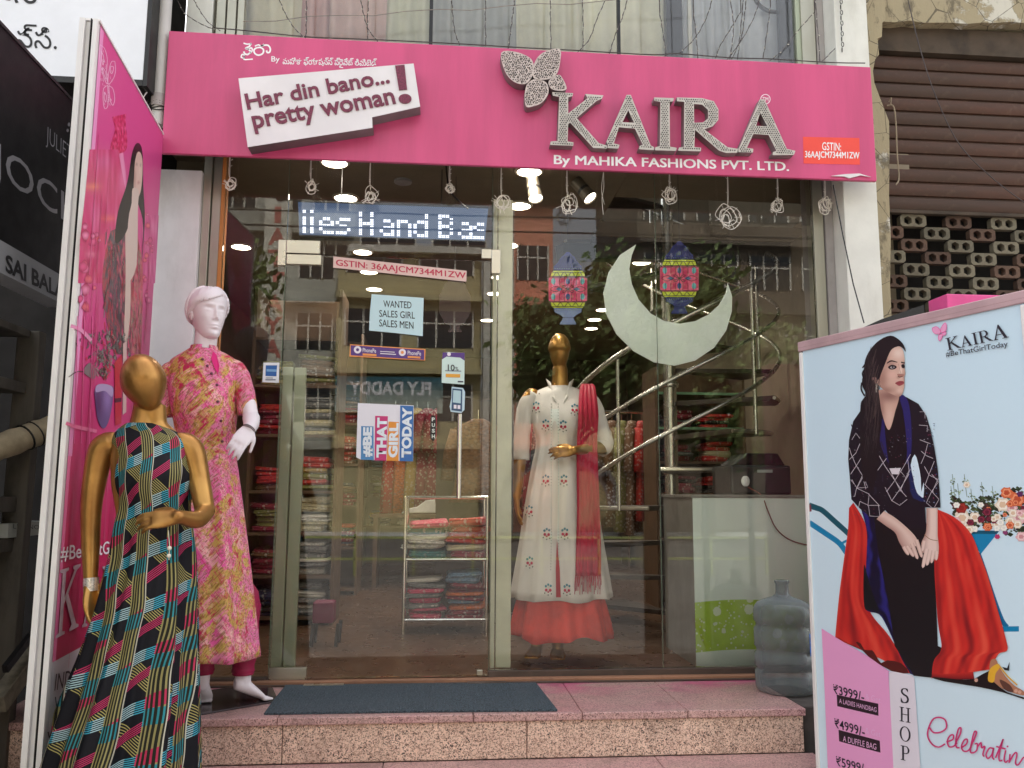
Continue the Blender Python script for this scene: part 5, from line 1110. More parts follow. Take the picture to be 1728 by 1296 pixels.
# cable across the shutter and down the white pillar
mm = MB(); mm.tube(crom([oy(1530, -10, -.12), oy(1552, 80, -.12), oy(1580, 165, -.12), oy(1620, 245, -.1), (oy(1680, 305, -.1)), oy(1740, 350, -.1)]), .0028, 5); o = mm.build('slack_cable', WIRE, None); tag(o, 'slack thin cable crossing the brown rolling shutter', 'cable')
mm = MB(); mm.tube([oy(1406, 312, -.17), oy(1422, 395, -.2), oy(1440, 480, -.24), oy(1458, 545, -.3)], .003, 6); o = mm.build('black_cable', BLACK, None); tag(o, 'straight black cable slanting down the front of the white right pillar', 'cable')
mm = MB(); mm.tube(crom([oy(1497, 178, -.03), oy(1508, 180, -.04), (oy(1512, 210, -.03)), oy(1514, 260, -.02), oy(1517, 300, -.02), oy(1512, 312, -.03)]), .004, 6); mm.tube(crom([oy(1500, 172, -.03), oy(1504, 165, -.05), oy(1503, 178, -.04)]), .003, 6)
o = mm.build('rope', M('beige_rope', C(150, 136, 116), .9), None, smooth=True); tag(o, 'beige rope hanging from a hook beside the rolling shutter', 'rope')

# ================================================================ NOTICES ON THE GLASS
def notice(name, corners, col, Y=-.009, th=.0006, label='', rough=.5, bend=0):
    q = [oy(x, y, Y) for x, y in corners]; rt = thing(name, label, 'notice', (q[0]+q[2])/2)
    mm = MB(); mm.prism([(p.x, p.z) for p in q], (0, Y, 0), (1, 0, 0), (0, 0, 1), (0, -1, 0), th); mm.build('sheet', simple(name+'_paper', col, rough), rt); return rt
def q6(pts): return [(350+a/3.456, 280+b/3.456) for a, b in pts]
def f6(Y=-.009): return lambda x, y: oy(350+x/3.456, 280+y/3.456, Y)
n1 = notice('tax_number_strip', q6([(735,528),(1512,612),(1510,675),(733,593)]), C(226, 196, 188), label='long narrow strip with a red tax number across the top of the door')
write('printed_lettering', 'GSTIN: 36AAJCM7344M1ZW', f6(), NF, ((750, 545), (1506, 622), (750, 592)), REDL, n1, .0014, .016)
n2 = notice('wanted_notice', q6([(958,748),(1100,758),(1262,770),(1258,880),(1256,993),(1100,975),(943,960),(948,850)]), C(196, 226, 232), label='pale blue paper reading WANTED SALES GIRL SALES MEN taped to the door')
for tx_, q in (('WANTED', ((1026, 784), (1190, 792), (1026, 824))), ('SALES GIRL', ((1002, 840), (1210, 852), (1002, 880))), ('SALES MEN', ((1002, 895), (1202, 910), (1002, 936)))): write('printed_lettering', tx_, f6(), NF, q, BLACKL, n2, .0014, .004)
PUR = C(84, 50, 130); ORG = C(232, 150, 80); WH = C(232, 226, 236)
def bits(par, f, N, items):
    Q = Print(f, N, .0004); Q.k = 2
    for it in items: 
        if it[0] == 'p': Q.poly(it[1], it[2], 0)
        elif it[0] == 'd': Q.disc(it[1], it[2], it[3], it[4], 14)
    return Q.build('printed_marks', PRINT, par)
n3 = notice('payment_strip', q6([(832,1040),(1272,1068),(1270,1135),(828,1112)]), ORG, label='purple and orange payment strip with two white round logos on the door')
F6 = f6()
def rc(x0, y0, x1, y1, s=.06): return [(x0, y0), (x1, y0+(x1-x0)*s), (x1, y1+(x1-x0)*s), (x0, y1)]
bits(n3, F6, NF, [('p', rc(836, 1046, 1264, 1104, .064), PUR), ('d', 876, 1072, 22, WH), ('d', 1137, 1088, 21, WH), ('d', 876, 1072, 9, PUR), ('d', 1137, 1088, 9, ORG), ('p', rc(906, 1093, 986, 1106), ORG), ('p', rc(1168, 1108, 1242, 1120), ORG), ('p', rc(1008, 1080, 1092, 1084), WH), ('p', rc(1008, 1092, 1100, 1097), WH)])
for x, y in ((906, 1062), (1168, 1078)): write('printed_lettering', 'PhonePe', F6, NF, ((x, y), (x+78, y+5), (x, y+24)), simple('white_purple_print', WH, .5), n3, .0034, .01)
n4 = notice('discount_notice', q6([(1395,1085),(1472,1090),(1474,1118),(1500,1136),(1498,1275),(1366,1265),(1368,1128),(1394,1112)]), C(206, 228, 222), label='white 10 percent card with a purple top at the right of the door')
bits(n4, F6, NF, [('p', [(1372,1088),(1500,1090),(1500,1136),(1474,1118),(1394,1112),(1370,1128)], PUR), ('d', 1409, 1098, 11, WH), ('p', rc(1390, 1212, 1474, 1232, .03), C(222, 160, 60)), ('p', rc(1386, 1192, 1480, 1197, .03), C(120, 130, 150)), ('p', rc(1460, 1254, 1492, 1262, .03), C(60, 60, 80))])
write('printed_lettering', '10', F6, NF, ((1402, 1158), (1442, 1160), (1402, 1194)), BLACKL, n4, .0034, .01); write('printed_lettering', '%', F6, NF, ((1446, 1172), (1464, 1173), (1446, 1194)), BLACKL, n4, .0034)
# small phone shaped sticker
f2 = lambda x, y: oy(400+x/3.456, 550+y/3.456, -.009)
def n2q(p): return [(400+a/3.456, 550+b/3.456) for a, b in p]
n5 = notice('device_sticker', n2q([(1252,355),(1318,362),(1330,385),(1326,490),(1308,508),(1246,500),(1240,470),(1250,420)]), C(190, 214, 226), label='small blue sticker picturing a card machine at the door edge')
bits(n5, f2, NF, [('p', [(1256,364),(1314,370),(1312,500),(1250,492)], C(44, 78, 116)), ('p', [(1262,374),(1306,379),(1304,452),(1258,446)], C(176, 206, 214)), ('p', rc(1264, 460, 1280, 482), WH), ('p', rc(1286, 462, 1302, 484), WH)])
n6 = notice('hashtag_poster', n2q([(705,450),(1030,464),(1027,790),(722,780),(695,766)]), C(230, 230, 238), label='white poster reading BE THAT GIRL TODAY in coloured upright bands')
bb, mg, og, b2 = C(70, 136, 192), C(196, 36, 116), C(226, 146, 50), C(44, 106, 176)
bits(n6, f2, NF, [('p', [(724,584),(796,586),(798,782),(722,780)], bb), ('p', [(806,524),(880,527),(870,786),(802,784)], mg), ('p', [(884,558),(944,561),(942,788),(872,786)], og), ('p', [(952,464),(1028,468),(1026,790),(948,788)], b2)])
for tx_, q in (('#BE', ((732, 764), (736, 590), (790, 764))), ('THAT', ((812, 768), (818, 535), (870, 768))), ('GIRL', ((880, 768), (888, 566), (936, 768))), ('TODAY', ((958, 768), (964, 474), (1016, 768)))):
    write('printed_lettering', tx_, f2, NF, q, simple('white_print_b', C(226, 236, 244), .5), n6, .0030, .05)
n7 = notice('push_sign', n2q([(1134,522),(1152,522),(1160,545),(1158,650),(1146,672),(1132,660),(1126,640),(1128,540)]), C(26, 26, 28), label='narrow black PUSH sign beside the long pull bar')
for i, ch_ in enumerate('PUSH'): write('printed_lettering', ch_, f2, NF, ((1136, 534+i*33), (1154, 534.5+i*33), (1136, 556+i*33)), simple('white_print_c', C(220, 226, 220), .5), n7, .0016, .03)
n8 = notice('card_logo_sticker', n2q([(154,214),(247,214),(244,332),(148,328)]), C(232, 236, 240), label='white square sticker with blue card logo on the left fixed pane')
bits(n8, f2, NF, [('p', [(168,230),(234,230),(230,294),(166,292)], C(34, 96, 170)), ('p', [(172,252),(232,254),(232,268),(172,266)], C(120, 170, 214)), ('p', rc(168, 302, 210, 306, 0), C(70, 90, 120)), ('p', rc(166, 312, 226, 317, 0), C(70, 90, 120))])
# ================================================================ FLOOR PIECES ON THE STEPS
t = T('ribbed_mat'); n = t.noise(190, 3, .8); n2 = t.noise(14, 5, .6); x_, y_, z_ = t.xyz()
rib = ((x_*520).sin()*.5+.5)*.4+n
c = t.mix(n.ramp(.35, .7), C(16, 24, 32), C(96, 112, 122)); c = t.mix(n2.ramp(.5, .7)*.35, c, C(80, 86, 92)); MATM = t.set(c, .85, bump=rib, bstr=1, bdist=.004)
q = [oz(*p, 0) for p in ((482, 1159), (700, 1157), (905, 1155), (923, 1178), (941, 1201), (700, 1203), (445, 1207), (462, 1183))]
mm = MB(); pts = []
mm.prism([(p.x, p.y) for p in q], (0, 0, .0005), (1, 0, 0), (0, 1, 0), (0, 0, 1), .009)
o = mm.build('door_mat', MATM, None, bevel=.003); tag(o, 'dark blue grey ribbed door mat lying on the top step', 'mat')
# water bottle
bc = oz(1326, 1166, 0); bc.z = 0; R = .133
m_ = bpy.data.materials.new('cloudy_bottle_plastic'); m_.use_nodes = True; tt = m_.node_tree; pr = tt.nodes['Principled BSDF']; pr.inputs['Base Color'].default_value = C(128, 136, 138); pr.inputs['Roughness'].default_value = .16
mx = tt.nodes.new('ShaderNodeMixShader'); tr = tt.nodes.new('ShaderNodeBsdfTransparent'); tr.inputs[0].default_value = (.76, .76, .74, 1)
no = tt.nodes.new('ShaderNodeTexNoise'); no.inputs['Scale'].default_value = 9; tc = tt.nodes.new('ShaderNodeTexCoord'); tt.links.new(tc.outputs['Object'], no.inputs[0])
lw = tt.nodes.new('ShaderNodeLayerWeight'); lw.inputs[0].default_value = .35; mr = tt.nodes.new('ShaderNodeMath'); mr.operation = 'MULTIPLY_ADD'; mr.inputs[1].default_value = .8; mr.inputs[2].default_value = .20
tt.links.new(lw.outputs['Facing'], mr.inputs[0]); m2 = tt.nodes.new('ShaderNodeMath'); m2.operation = 'MULTIPLY_ADD'; m2.inputs[1].default_value = .25; tt.links.new(no.outputs[0], m2.inputs[0]); tt.links.new(mr.outputs[0], m2.inputs[2])
tt.links.new(m2.outputs[0], mx.inputs[0]); tt.links.new(tr.outputs[0], mx.inputs[1]); tt.links.new(pr.outputs[0], mx.inputs[2]); tt.links.new(mx.outputs[0], tt.nodes['Material Output'].inputs[0])
wb = thing('water_bottle', 'big empty cloudy plastic water bottle standing on the right end of the top step', 'water bottle', bc)
prof = [(R*.86, 0), (R*.96, .008), (R, .03), (R, .085), (R*.94, .096), (R*.94, .108), (R, .115), (R, .165), (R*.93, .176), (R*.93, .19), (R, .20), (R*1.0, .275), (R*.93, .286), (R*.93, .302), (R, .312), (R, .35), (R*.97, .372), (R*.86, .392), (R*.6, .408), (R*.34, .418), (R*.235, .432), (R*.22, .448), (R*.22, .478), (R*.25, .482), (R*.25, .492), (R*.20, .494)]
mm = MB(); mm.lathe(prof, bc, 48, caps=False); o = mm.build('bottle_body', m_, wb, smooth=True, angle=60)
for i, (a0, a1, z0, z1) in enumerate(((-58, -22, .20, .27),)):
    mm = MB(); r1 = []; r2 = []
    for k in range(7):
        a = math.radians(a0+(a1-a0)*k/6); r1.append(bc+V((R*1.006*math.cos(a), R*1.006*math.sin(a), z0-.03*(1-k/6)))); r2.append(bc+V((R*1.006*math.cos(a), R*1.006*math.sin(a), z1)))
    mm.loft([r1, r2], False, False); mm.build('torn_label', M('blue_label', C(50, 110, 190), .4, var=.4, vs=60), wb)
# blue bucket and broom at the bottom right
mm = MB(); mm.box(1.60, 1.98, -1.2, -.575, GZ+.002, -.34); o = mm.build('side_plinth', DCONC, steps)
bk = V((1.70, -.80, -.34)); bt = thing('blue_bucket', 'blue plastic bucket half hidden behind the poster light box', 'bucket', bk)
mm = MB(); mm.lathe([(.085, 0), (.115, .26), (.124, .265), (.124, .285), (.112, .285), (.085, .01)], bk, 28); mm.build('bucket_body', M('blue_plastic', C(40, 130, 180), .35), bt, smooth=True)
mm = MB(); mm.tube([bk+V((-.12+.0*k, 0, .25)) + V((.12*(1-math.cos(k*PI/8)), -.02-.12*math.sin(k*PI/8), .02)) for k in range(9)], .004, 6); mm.build('bucket_handle', WHITEL, bt)
br = thing('broom', 'wooden broom leaning out of the blue bucket', 'broom', bk+V((0, 0, .02)))
mm = MB(); mm.tube([bk+V((.02, 0, .02)), bk+V((-.16, -.03, .46))], .011, 8); mm.build('broom_stick', WOOD, br); 
mm = MB(); 
for k in range(24): a = random.random()*6.28; mm.tube([bk+V((-.13, -.03, .36)), bk+V((-.16+.03*math.cos(a), -.03+.03*math.sin(a), .50))], .0025, 4)
d = mm.build('bristles', M('orange_bristle', C(196, 110, 60), .8), br); d['kind'] = 'stuff'
# base plate of the white mannequin
q = [oz(*p, 0) for p in ((322, 1172), (455, 1152), (470, 1185), (330, 1209))]
mm = MB(); mm.prism([(p.x, p.y) for p in q], (0, 0, .0008), (1, 0, 0), (0, 1, 0), (0, 0, 1), .007)
BPL = mm

# ================================================================ MANNEQUINS
def fuse(name, mb, mat, parent, voxel=.004, it=4):
    me = mb.mesh('tmp'); o = bpy.data.objects.new('tmp', me); S.collection.objects.link(o)
    r = o.modifiers.new('r', 'REMESH'); r.mode = 'VOXEL'; r.voxel_size = voxel
    s = o.modifiers.new('s', 'SMOOTH'); s.factor = .5; s.iterations = it
    dg = bpy.context.evaluated_depsgraph_get(); dg.update(); n = bpy.data.meshes.new_from_object(o.evaluated_get(dg)); bpy.data.objects.remove(o)
    n.name = name; n.materials.clear(); n.materials.append(mat); n.shade_smooth(); ob = bpy.data.objects.new(name, n); link(ob, parent); return ob
def limb(mb, pts, rad, n=5, seg=14):
    P = crom(pts, n); R = clerp(rad, n); mb.tube(P, R, seg)
    for p, r in ((P[0], R[0]), (P[-1], R[-1])): mb.ell(p, r*.98, r*.98, r*.98, 10)
def hand(mb, Wp, D, Nn, side, curl=.35, k=1.0, spread=.05):
    D = D.normalized(); Nn = (Nn-D*Nn.dot(D)).normalized(); Sd = D.cross(Nn)*side   # Sd points to the thumb side
    for i in range(5):
        off = (1.5-i*.75)*.0 
    rings = []
    for t_, w, h in ((-.01, .024, .018), (.012, .030, .017), (.04, .038, .015), (.07, .041, .013), (.088, .038, .010)):
        c = Wp+D*t_*k; rings.append([c+Sd*(w*math.cos(a))*k+Nn*(h*math.sin(a))*k for a in [2*PI*j/14 for j in range(14)]])
    mb.loft(rings)
    for i, (ln, of) in enumerate(((.068, .027), (.076, .010), (.070, -.009), (.054, -.027))):
        d = (D+Sd*(spread*(1.5-i))).normalized(); p = Wp+D*.078*k+Sd*of*k; pts = [p]; rr = [.0088*k]; cu = curl*(1+.22*i)
        for j, f in enumerate((.45, .30, .25)):
            a = cu*(.6+.5*j); d = (d*math.cos(a*.7)+Nn*math.sin(a*.7)).normalized(); p = p+d*ln*f*k*1.08; pts.append(p); rr.append((.0082, .0074, .0058)[j]*k)
        limb(mb, pts, rr, 3, 9)
    b = Wp+D*.018*k+Sd*.022*k; d1 = (D*.7+Sd*.75+Nn*.35).normalized(); d2 = (D*.95+Sd*.25+Nn*.35).normalized()
    limb(mb, [b, b+d1*.03*k, b+d1*.034*k+d2*.026*k, b+d1*.034*k+d2*.05*k], [.013*k, .011*k, .0092*k, .0068*k], 3, 9)
def foot(mb, ank, toe, heel_h=.04, k=1.0):
    """ankle point, toe point on the floor"""
    d = (toe-ank); f = V((d.x, d.y, 0)).normalized(); s = V((f.y, -f.x, 0))
    heel = ank-f*.035*k; heel.z = ank.z-.055*k
    rings = []
    for t_, w, h in ((0, .020, .022), (.15, .030, .032), (.35, .031, .034), (.6, .038, .026), (.8, .044, .019), (.93, .040, .014), (1.0, .026, .010)):
        c = heel.lerp(toe, t_)+V((0, 0, h*.9*(1 if t_ > .7 else 1))); rings.append([c+s*(w*math.cos(a))*k+V((0, 0, 1))*(h*math.sin(a))*k for a in [2*PI*j/14 for j in range(14)]])
    mb.loft(rings)
    limb(mb, [ank+V((0, 0, .03)), heel.lerp(toe, .3)+V((0, 0, .035))], [.034*k, .030*k], 3, 12)
    for i in range(5):
        o_ = (2-i)*.0155*k; L = (.030, .026, .022, .018, .014)[i]*k if True else 0; limb(mb, [toe-f*.012+s*o_+V((0, 0, .011)), toe+f*L*.7+s*o_+V((0, 0, .008))], [.0095*k, .007*k], 2, 8)
def trunk(mb, cx, cy, zf, h, k=1.0, tw=0):
    """hips to neck; zf = function from body fraction metres to world z; h heading"""
    cs, sn = math.cos(h), math.sin(h); rings = []
    for z, rx, ry, dy in ((.80, .10, .09, 0), (.86, .155, .115, .005), (.92, .168, .12, .005), (1.0, .145, .10, 0), (1.08, .115, .083, -.004), (1.16, .125, .09, -.004), (1.25, .150, .105, -.004), (1.33, .160, .10, 0), (1.39, .155, .08, .004), (1.43, .10, .062, .006), (1.46, .056, .052, .004), (1.52, .047, .048, -.002)):
        ring = []
        for j in range(24):
            a = 2*PI*j/24; x, y = rx*k*.93*math.cos(a), ry*k*.86*math.sin(a)+dy; ring.append(V((cx+x*cs-y*sn, cy+x*sn+y*cs, zf(z))))
        rings.append(ring)
    mb.loft(rings)
    for sx in (-1, 1):
        x, y = sx*.062*k, -.050*k; mb.ell(V((cx+x*cs-y*sn, cy+x*sn+y*cs, zf(1.27))), .046*k, .044*k, .050*k, 14)
def garment(name, rings, mat, parent, nseg=96, nsub=5, ups=0, fold=None, uvs=(1, 1), solid=.002, rot=0, closed=True, keep=None, smooth_it=0):
    """rings: (cx, cy, z, rx, ry)"""
    K = [V((r[0], r[1], r[2])) for r in rings]; A = [V((r[3], r[4], 0)) for r in rings]
    Kc = crom(K, nsub); Ac = crom(A, nsub); n = len(Kc); mb = MB(); R_ = []
    cs, sn = math.cos(rot), math.sin(rot); arc = 0; arcs = []
    for i in range(n):
        t_ = i/(n-1); ring = []
        if i: arc += (Kc[i]-Kc[i-1]).length+abs(Ac[i].x-Ac[i-1].x)*.5
        arcs.append(arc)
        for j in range(nseg):
            a = 2*PI*j/nseg; f = fold(a, t_) if fold else 0
            x, y = (Ac[i].x+f)*math.cos(a), (Ac[i].y+f)*math.sin(a)
            ring.append(V((Kc[i].x+x*cs-y*sn, Kc[i].y+x*sn+y*cs, Kc[i].z+(fold(a, t_, True) if fold and i == n-1 else 0))))
        R_.append(ring)
    mb.loft(R_, True, False); me = mb.mesh(name); uv = me.uv_layers.new(name='UVMap')
    for pl in me.polygons:
        i = pl.index//nseg; j = pl.index % nseg
        for li, (dj, di) in zip(pl.loop_indices, ((0, 0), (1, 0), (1, 1), (0, 1))):
            f_ = (j+dj)/nseg; f_ = f_-.75 if j >= nseg//4 else f_+.25; k_ = (Ac[min(i+di, n-1)].x/.13)**ups if ups else 1; uv.data[li].uv = (f_*uvs[0]*k_, arcs[min(i+di, n-1)]*uvs[1])
    me.materials.append(mat); me.shade_smooth(); o = bpy.data.objects.new(name, me); link(o, parent)
    if solid: m = o.modifiers.new('s', 'SOLIDIFY'); m.thickness = solid; m.offset = 1
    return o
def hit(bv, px, py):
    d = ray(px, py).normalized(); r = bv.ray_cast(CAM, d); return (r[0], r[1]) if r[0] else (None, None)
from mathutils.bvhtree import BVHTree
def bvh(o):
    me = o.data; return BVHTree.FromPolygons([v.co for v in me.vertices], [tuple(p.vertices) for p in me.polygons])
t = T('gold_lacquer'); n = t.noise(6, 4, .5); n2 = t.noise(90, 3); GOLD = t.set(t.mix(n.ramp(.35, .7), C(186, 140, 76), C(150, 104, 54)), n*.2+.24, .74, bump=n2, bstr=.04, spec=.5)
WMAN = M('white_mannequin_lacquer', C(228, 218, 222), .5, var=.03, vs=5, bump=.03)
HEEL = .0

# ---------- gold mannequin in the black ribbon print gown
GY = -1.2
g1 = thing('gold_mannequin', 'gold egg headed mannequin in a long black gown with crossing ribbon stripes', 'mannequin', (oy(247, 700, GY).x, GY, -.36))
def gp(px, py, Y=GY): return oy(px, py, Y)
mb = MB(); cx = gp(257, 740).x; zs_ = gp(246, 742).z      # shoulder height
zf = lambda z: zs_+(z-1.40)*1.0
HG = math.radians(18)
trunk(mb, cx, GY, zf, HG, .84)
limb(mb, [gp(243, 722), gp(245, 700), gp(246, 672)], [.050, .043, .036], 5, 18)
# egg head, chin turned to the right
hc = gp(243, 645, GY-.035); Mx = Matrix.Rotation(math.radians(-20), 3, 'Y') @ Matrix.Rotation(math.radians(25), 3, 'Z')
rings = []
for i in range(1, 24):
    ph = -PI/2+PI*i/24; s_ = math.sin(ph); w = math.cos(ph); tap = 1-.30*max(0, -s_)**1.3; 
    rings.append([hc+Mx @ V((.073*w*tap*math.cos(a), .086*w*tap*math.sin(a), .098*s_)) for a in [2*PI*j/28 for j in range(28)]])
mb.loft(rings)
sL = gp(176, 748); sR = gp(322, 750)
limb(mb, [gp(190, 748), gp(172, 760), gp(160, 810), gp(154, 860), gp(153, 920, GY-.01), gp(153, 985, GY-.03)], [.044, .044, .038, .033, .029, .021], 6, 18)
hand(mb, gp(154, 990, GY-.03), gp(166, 1080, GY-.06)-gp(154, 990, GY-.03), V((.5, -.3, 0)), -1, .28, .98)
limb(mb, [gp(306, 748), gp(324, 760), gp(336, 810, GY-.01), gp(346, 862, GY-.04)], [.042, .042, .036, .032], 6, 18)
limb(mb, [gp(347, 862, GY-.04), gp(332, 877, GY-.11), gp(300, 872, GY-.19)], [.032, .029, .021], 6, 16)
hand(mb, gp(302, 872, GY-.185), V((-1, -.15, -.12)), V((-.1, .75, -.55)), -1, .40, .9)
for sx in (-1, 1): limb(mb, [V((cx-.01+sx*.05, GY, zf(.86))), V((cx-.02+sx*.05, GY, zf(.48))), V((cx-.02+sx*.05, GY+.01, -.30))], [.066, .045, .030], 6, 14); foot(mb, V((cx-.02+sx*.05, GY+.02, -.27)), V((cx-.02+sx*.06, GY-.12, -.358)))
fuse('body', mb, GOLD, g1, .0042, 5)
mm = MB(); p = gp(154, 975, GY-.028); ax = (gp(154, 990, GY-.03)-p)
SILV = M('silver_foil', C(220, 212, 205), .3, .6, var=.3, vs=60)
mm.tube([p, p+ax*.5, p+ax*1.0, p+ax*1.5], [.0242, .0245, .0242, .024], 18); mm.build('wrist_band', SILV, g1, smooth=True)
# gown material
t = T('ribbon_print_cloth'); uvn = t.t.nodes.new('ShaderNodeUVMap'); uvn.uv_map = 'UVMap'; sp_ = t.t.nodes.new('ShaderNodeSeparateXYZ'); t.t.links.new(uvn.outputs[0], sp_.inputs[0]); u = X(t.t, sp_.outputs[0]); v = X(t.t, sp_.outputs[1])
wv = t.t.nodes.new('ShaderNodeTexNoise'); wv.inputs['Scale'].default_value = 3.2; wv.inputs['Detail'].default_value = 1; t.t.links.new(uvn.outputs[0], wv.inputs[0]); nn = (X(t.t, wv.outputs[0])-.5)*.05
u2 = u+nn; v2 = v+nn
def band(coord, per, width, lines, duty):
    s_ = (coord/per).frac(); m = s_.lt(width); l = (s_*(lines/width)).frac().lt(duty); return m, l, (coord/per)
cB = C(16, 15, 22); col = cB
d3 = v2*1.0-u2*.95; m3, l3, _ = band(d3, .20, .36, 8, .34); c = t.mix(m3*l3, cB, C(170, 160, 96))
d1 = v2+u2*.42; m1, l1, _ = band(d1+.03, .172, .24, 6, .44); altc = ((d1/.344).frac()).gt(.5); cyan = t.mix(l1, C(8, 22, 30), t.mix((u*17).frac().gt(.45), C(70, 168, 192), C(170, 200, 204)))
d2 = v2+u2*.85; m2_, l2, _ = band(d2+.10, .172, .20, 5, .48); pinkc = t.mix(l2, C(34, 8, 22), C(186, 50, 96))
c = t.mix(m2_, c, pinkc); c = t.mix(m1, c, cyan)
mV, lV, _ = band(u2+.01, .094, .42, 5, .40); olive = t.mix((d1/.172).frac().lt(.30), t.mix((d2/.172).frac().lt(.26), C(150, 140, 90), C(186, 50, 84)), C(50, 136, 146))
vb = t.mix(lV, sc(C(40, 40, 30), .8), olive); c = t.mix(mV, c, vb)
edge_ = (((u2+.01)/.094).frac()-.42).abs().lt(.014); c = t.mix(edge_, c, C(190, 184, 166))
GOWN = t.set(c, .7, bump=t.noise(400, 2), bstr=.15, spec=.25)
def fg(a, t_, end=False):
    if end: return .01*math.sin(a*5)
    k = max(0, (t_-.42)/.58); return k**1.25*(.034*math.sin(a*8+.9*math.sin(a*3+t_*3)+t_*2.5)+.013*math.sin(a*19+1+t_*4)+.024*math.sin(a*5+2-t_*3))+(.002*math.sin(a*14+t_*30) if .3 < t_ < .5 else 0)
RG = []
for py, l, r, ry in ((715, 214, 270, .050), (722, 204, 284, .058), (732, 194, 306, .068), (746, 188, 322, .082), (770, 196, 324, .100), (798, 196, 329, .122), (826, 198, 324, .118), (856, 201, 320, .104), (890, 196, 323, .115), (940, 188, 324, .135), (1000, 176, 326, .155), (1085, 152, 327, .18), (1180, 118, 329, .215), (1296, 78, 329, .25), (1400, 48, 326, .27)):
    a, b = gp(l, py), gp(r, py); RG.append(((a.x+b.x)/2, GY+(.0 if py < 900 else .02), (a.z+b.z)/2, (b.x-a.x)/2, ry))
garment('gown', RG, GOWN, g1, 168, 7, .6, fg, (.82, 1.0), .002, rot=0)
mm = MB(); 
for (x, y) in ((286, 925), (285, 938)): mm.ell(gp(x, y, GY-.20), .007, .007, .007, 10)
mm.tube([gp(284, 895, GY-.19), gp(286, 920, GY-.2), gp(285, 945, GY-.2)], .0012, 5); mm.build('tassel', M('pearl', C(214, 206, 190), .3), g1, smooth=True)

# ---------- white mannequin in the pink kurta
WY = -.45
w1 = thing('white_mannequin', 'white mannequin with moulded short hair in a pink and olive batik kurta', 'mannequin', (oy(348, 900, WY).x, WY, .0))
BPL.build('base_plate', M('dark_glass_plate', C(58, 48, 50), .12, var=.1, bump=0), w1, bevel=.002)
def wp(px, py, Y=WY): return oy(px, py, Y)
mb = MB(); cx = wp(345, 640).x; zs_ = wp(345, 628).z; zf = lambda z: zs_+(z-1.40)*1.04; HW = math.radians(22)
trunk(mb, cx, WY, zf, HW, .92)
limb(mb, [wp(342, 606), wp(346, 585), wp(349, 560)], [.052, .048, .047], 5, 18)
limb(mb, [wp(384, 628), wp(404, 640), wp(416, 670), wp(424, 706, WY-.03)], [.034, .036, .034, .032], 6, 16)
limb(mb, [wp(424, 706, WY-.03), wp(424, 716, WY-.10), wp(421, 724, WY-.17)], [.037, .032, .025], 6, 16)
hand(mb, wp(421, 722, WY-.17), wp(396, 758, WY-.23)-wp(421, 722, WY-.17), V((-.2, .9, -.1)), 1, .30, .95)
limb(mb, [wp(300, 630), wp(278, 644), wp(268, 700), wp(268, 770), wp(272, 850, WY-.04)], [.034, .036, .034, .030, .024], 6, 14)
hand(mb, wp(272, 853, WY-.04), V((.05, -.1, -1)), V((1, 0, 0)), -1, .3, .95)
ankL = wp(342, 1137, WY+.02); toeL = oz(342, 1186, .008); ankR = wp(410, 1138, WY+.05); toeR = oz(446, 1181, .008)
limb(mb, [V((cx-.08, WY, zf(.86))), (V((cx-.085, WY, zf(.50)))), ankL+V((0, 0, .25)), ankL], [.088, .055, .052, .034], 6, 14); foot(mb, ankL, toeL)
limb(mb, [V((cx+.08, WY, zf(.86))), V((cx+.12, WY, zf(.50))), ankR+V((-.01, 0, .25)), ankR], [.088, .055, .052, .034], 6, 14); foot(mb, ankR, toeR)
fuse('body', mb, WMAN, w1, .0046, 4)
# head with a face, looking to the viewer's right
hb = MB(); HC = wp(351, 532); HR = Matrix.Rotation(math.radians(38), 3, 'Z'); k = 1.0
def hp(x, y, z): return HC+HR @ V((x*k, y*k, z*k))
def he(x, y, z, a, b, c, rot=None): hb.ell(hp(x, y, z), a*k, b*k, c*k, 18, HR if rot is None else HR @ rot)
HT = [(-.112, .020, -.066, -.040), (-.106, .033, -.078, -.020), (-.092, .043, -.083, .005), (-.07, .050, -.083, .04), (-.045, .058, -.083, .07), (-.02, .065, -.084, .085), (.005, .0695, -.084, .092), (.03, .072, -.085, .095), (.055, .072, -.084, .094), (.08, .066, -.076, .085), (.10, .050, -.055, .065), (.114, .022, -.02, .03)]
BUMP = [(0, .016, .0065, .012, .006), (0, .000, .0070, .012, .010), (0, -.016, .0078, .010, .014), (0, -.026, .0088, .0065, .013)]
for s_ in (-1, 1): BUMP += [(s_*.0105, -.030, .0055, .0055, .0055), (s_*.028, .016, .015, .010, -.0095), (s_*.029, .0105, .0115, .0065, .0060), (s_*.026, .033, .020, .006, .0035), (s_*.043, -.018, .016, .018, .0028), (s_*.028, -.058, .010, .012, -.0020)]
BUMP += [(0, -.0545, .016, .0038, .0050), (0, -.0660, .0135, .0045, .0055), (0, -.0602, .020, .0016, -.0035), (0, -.0765, .016, .0055, -.0035), (0, -.096, .016, .010, .0050), (0, -.055, .028, .018, .0035), (0, .070, .05, .03, .003)]
rings = []
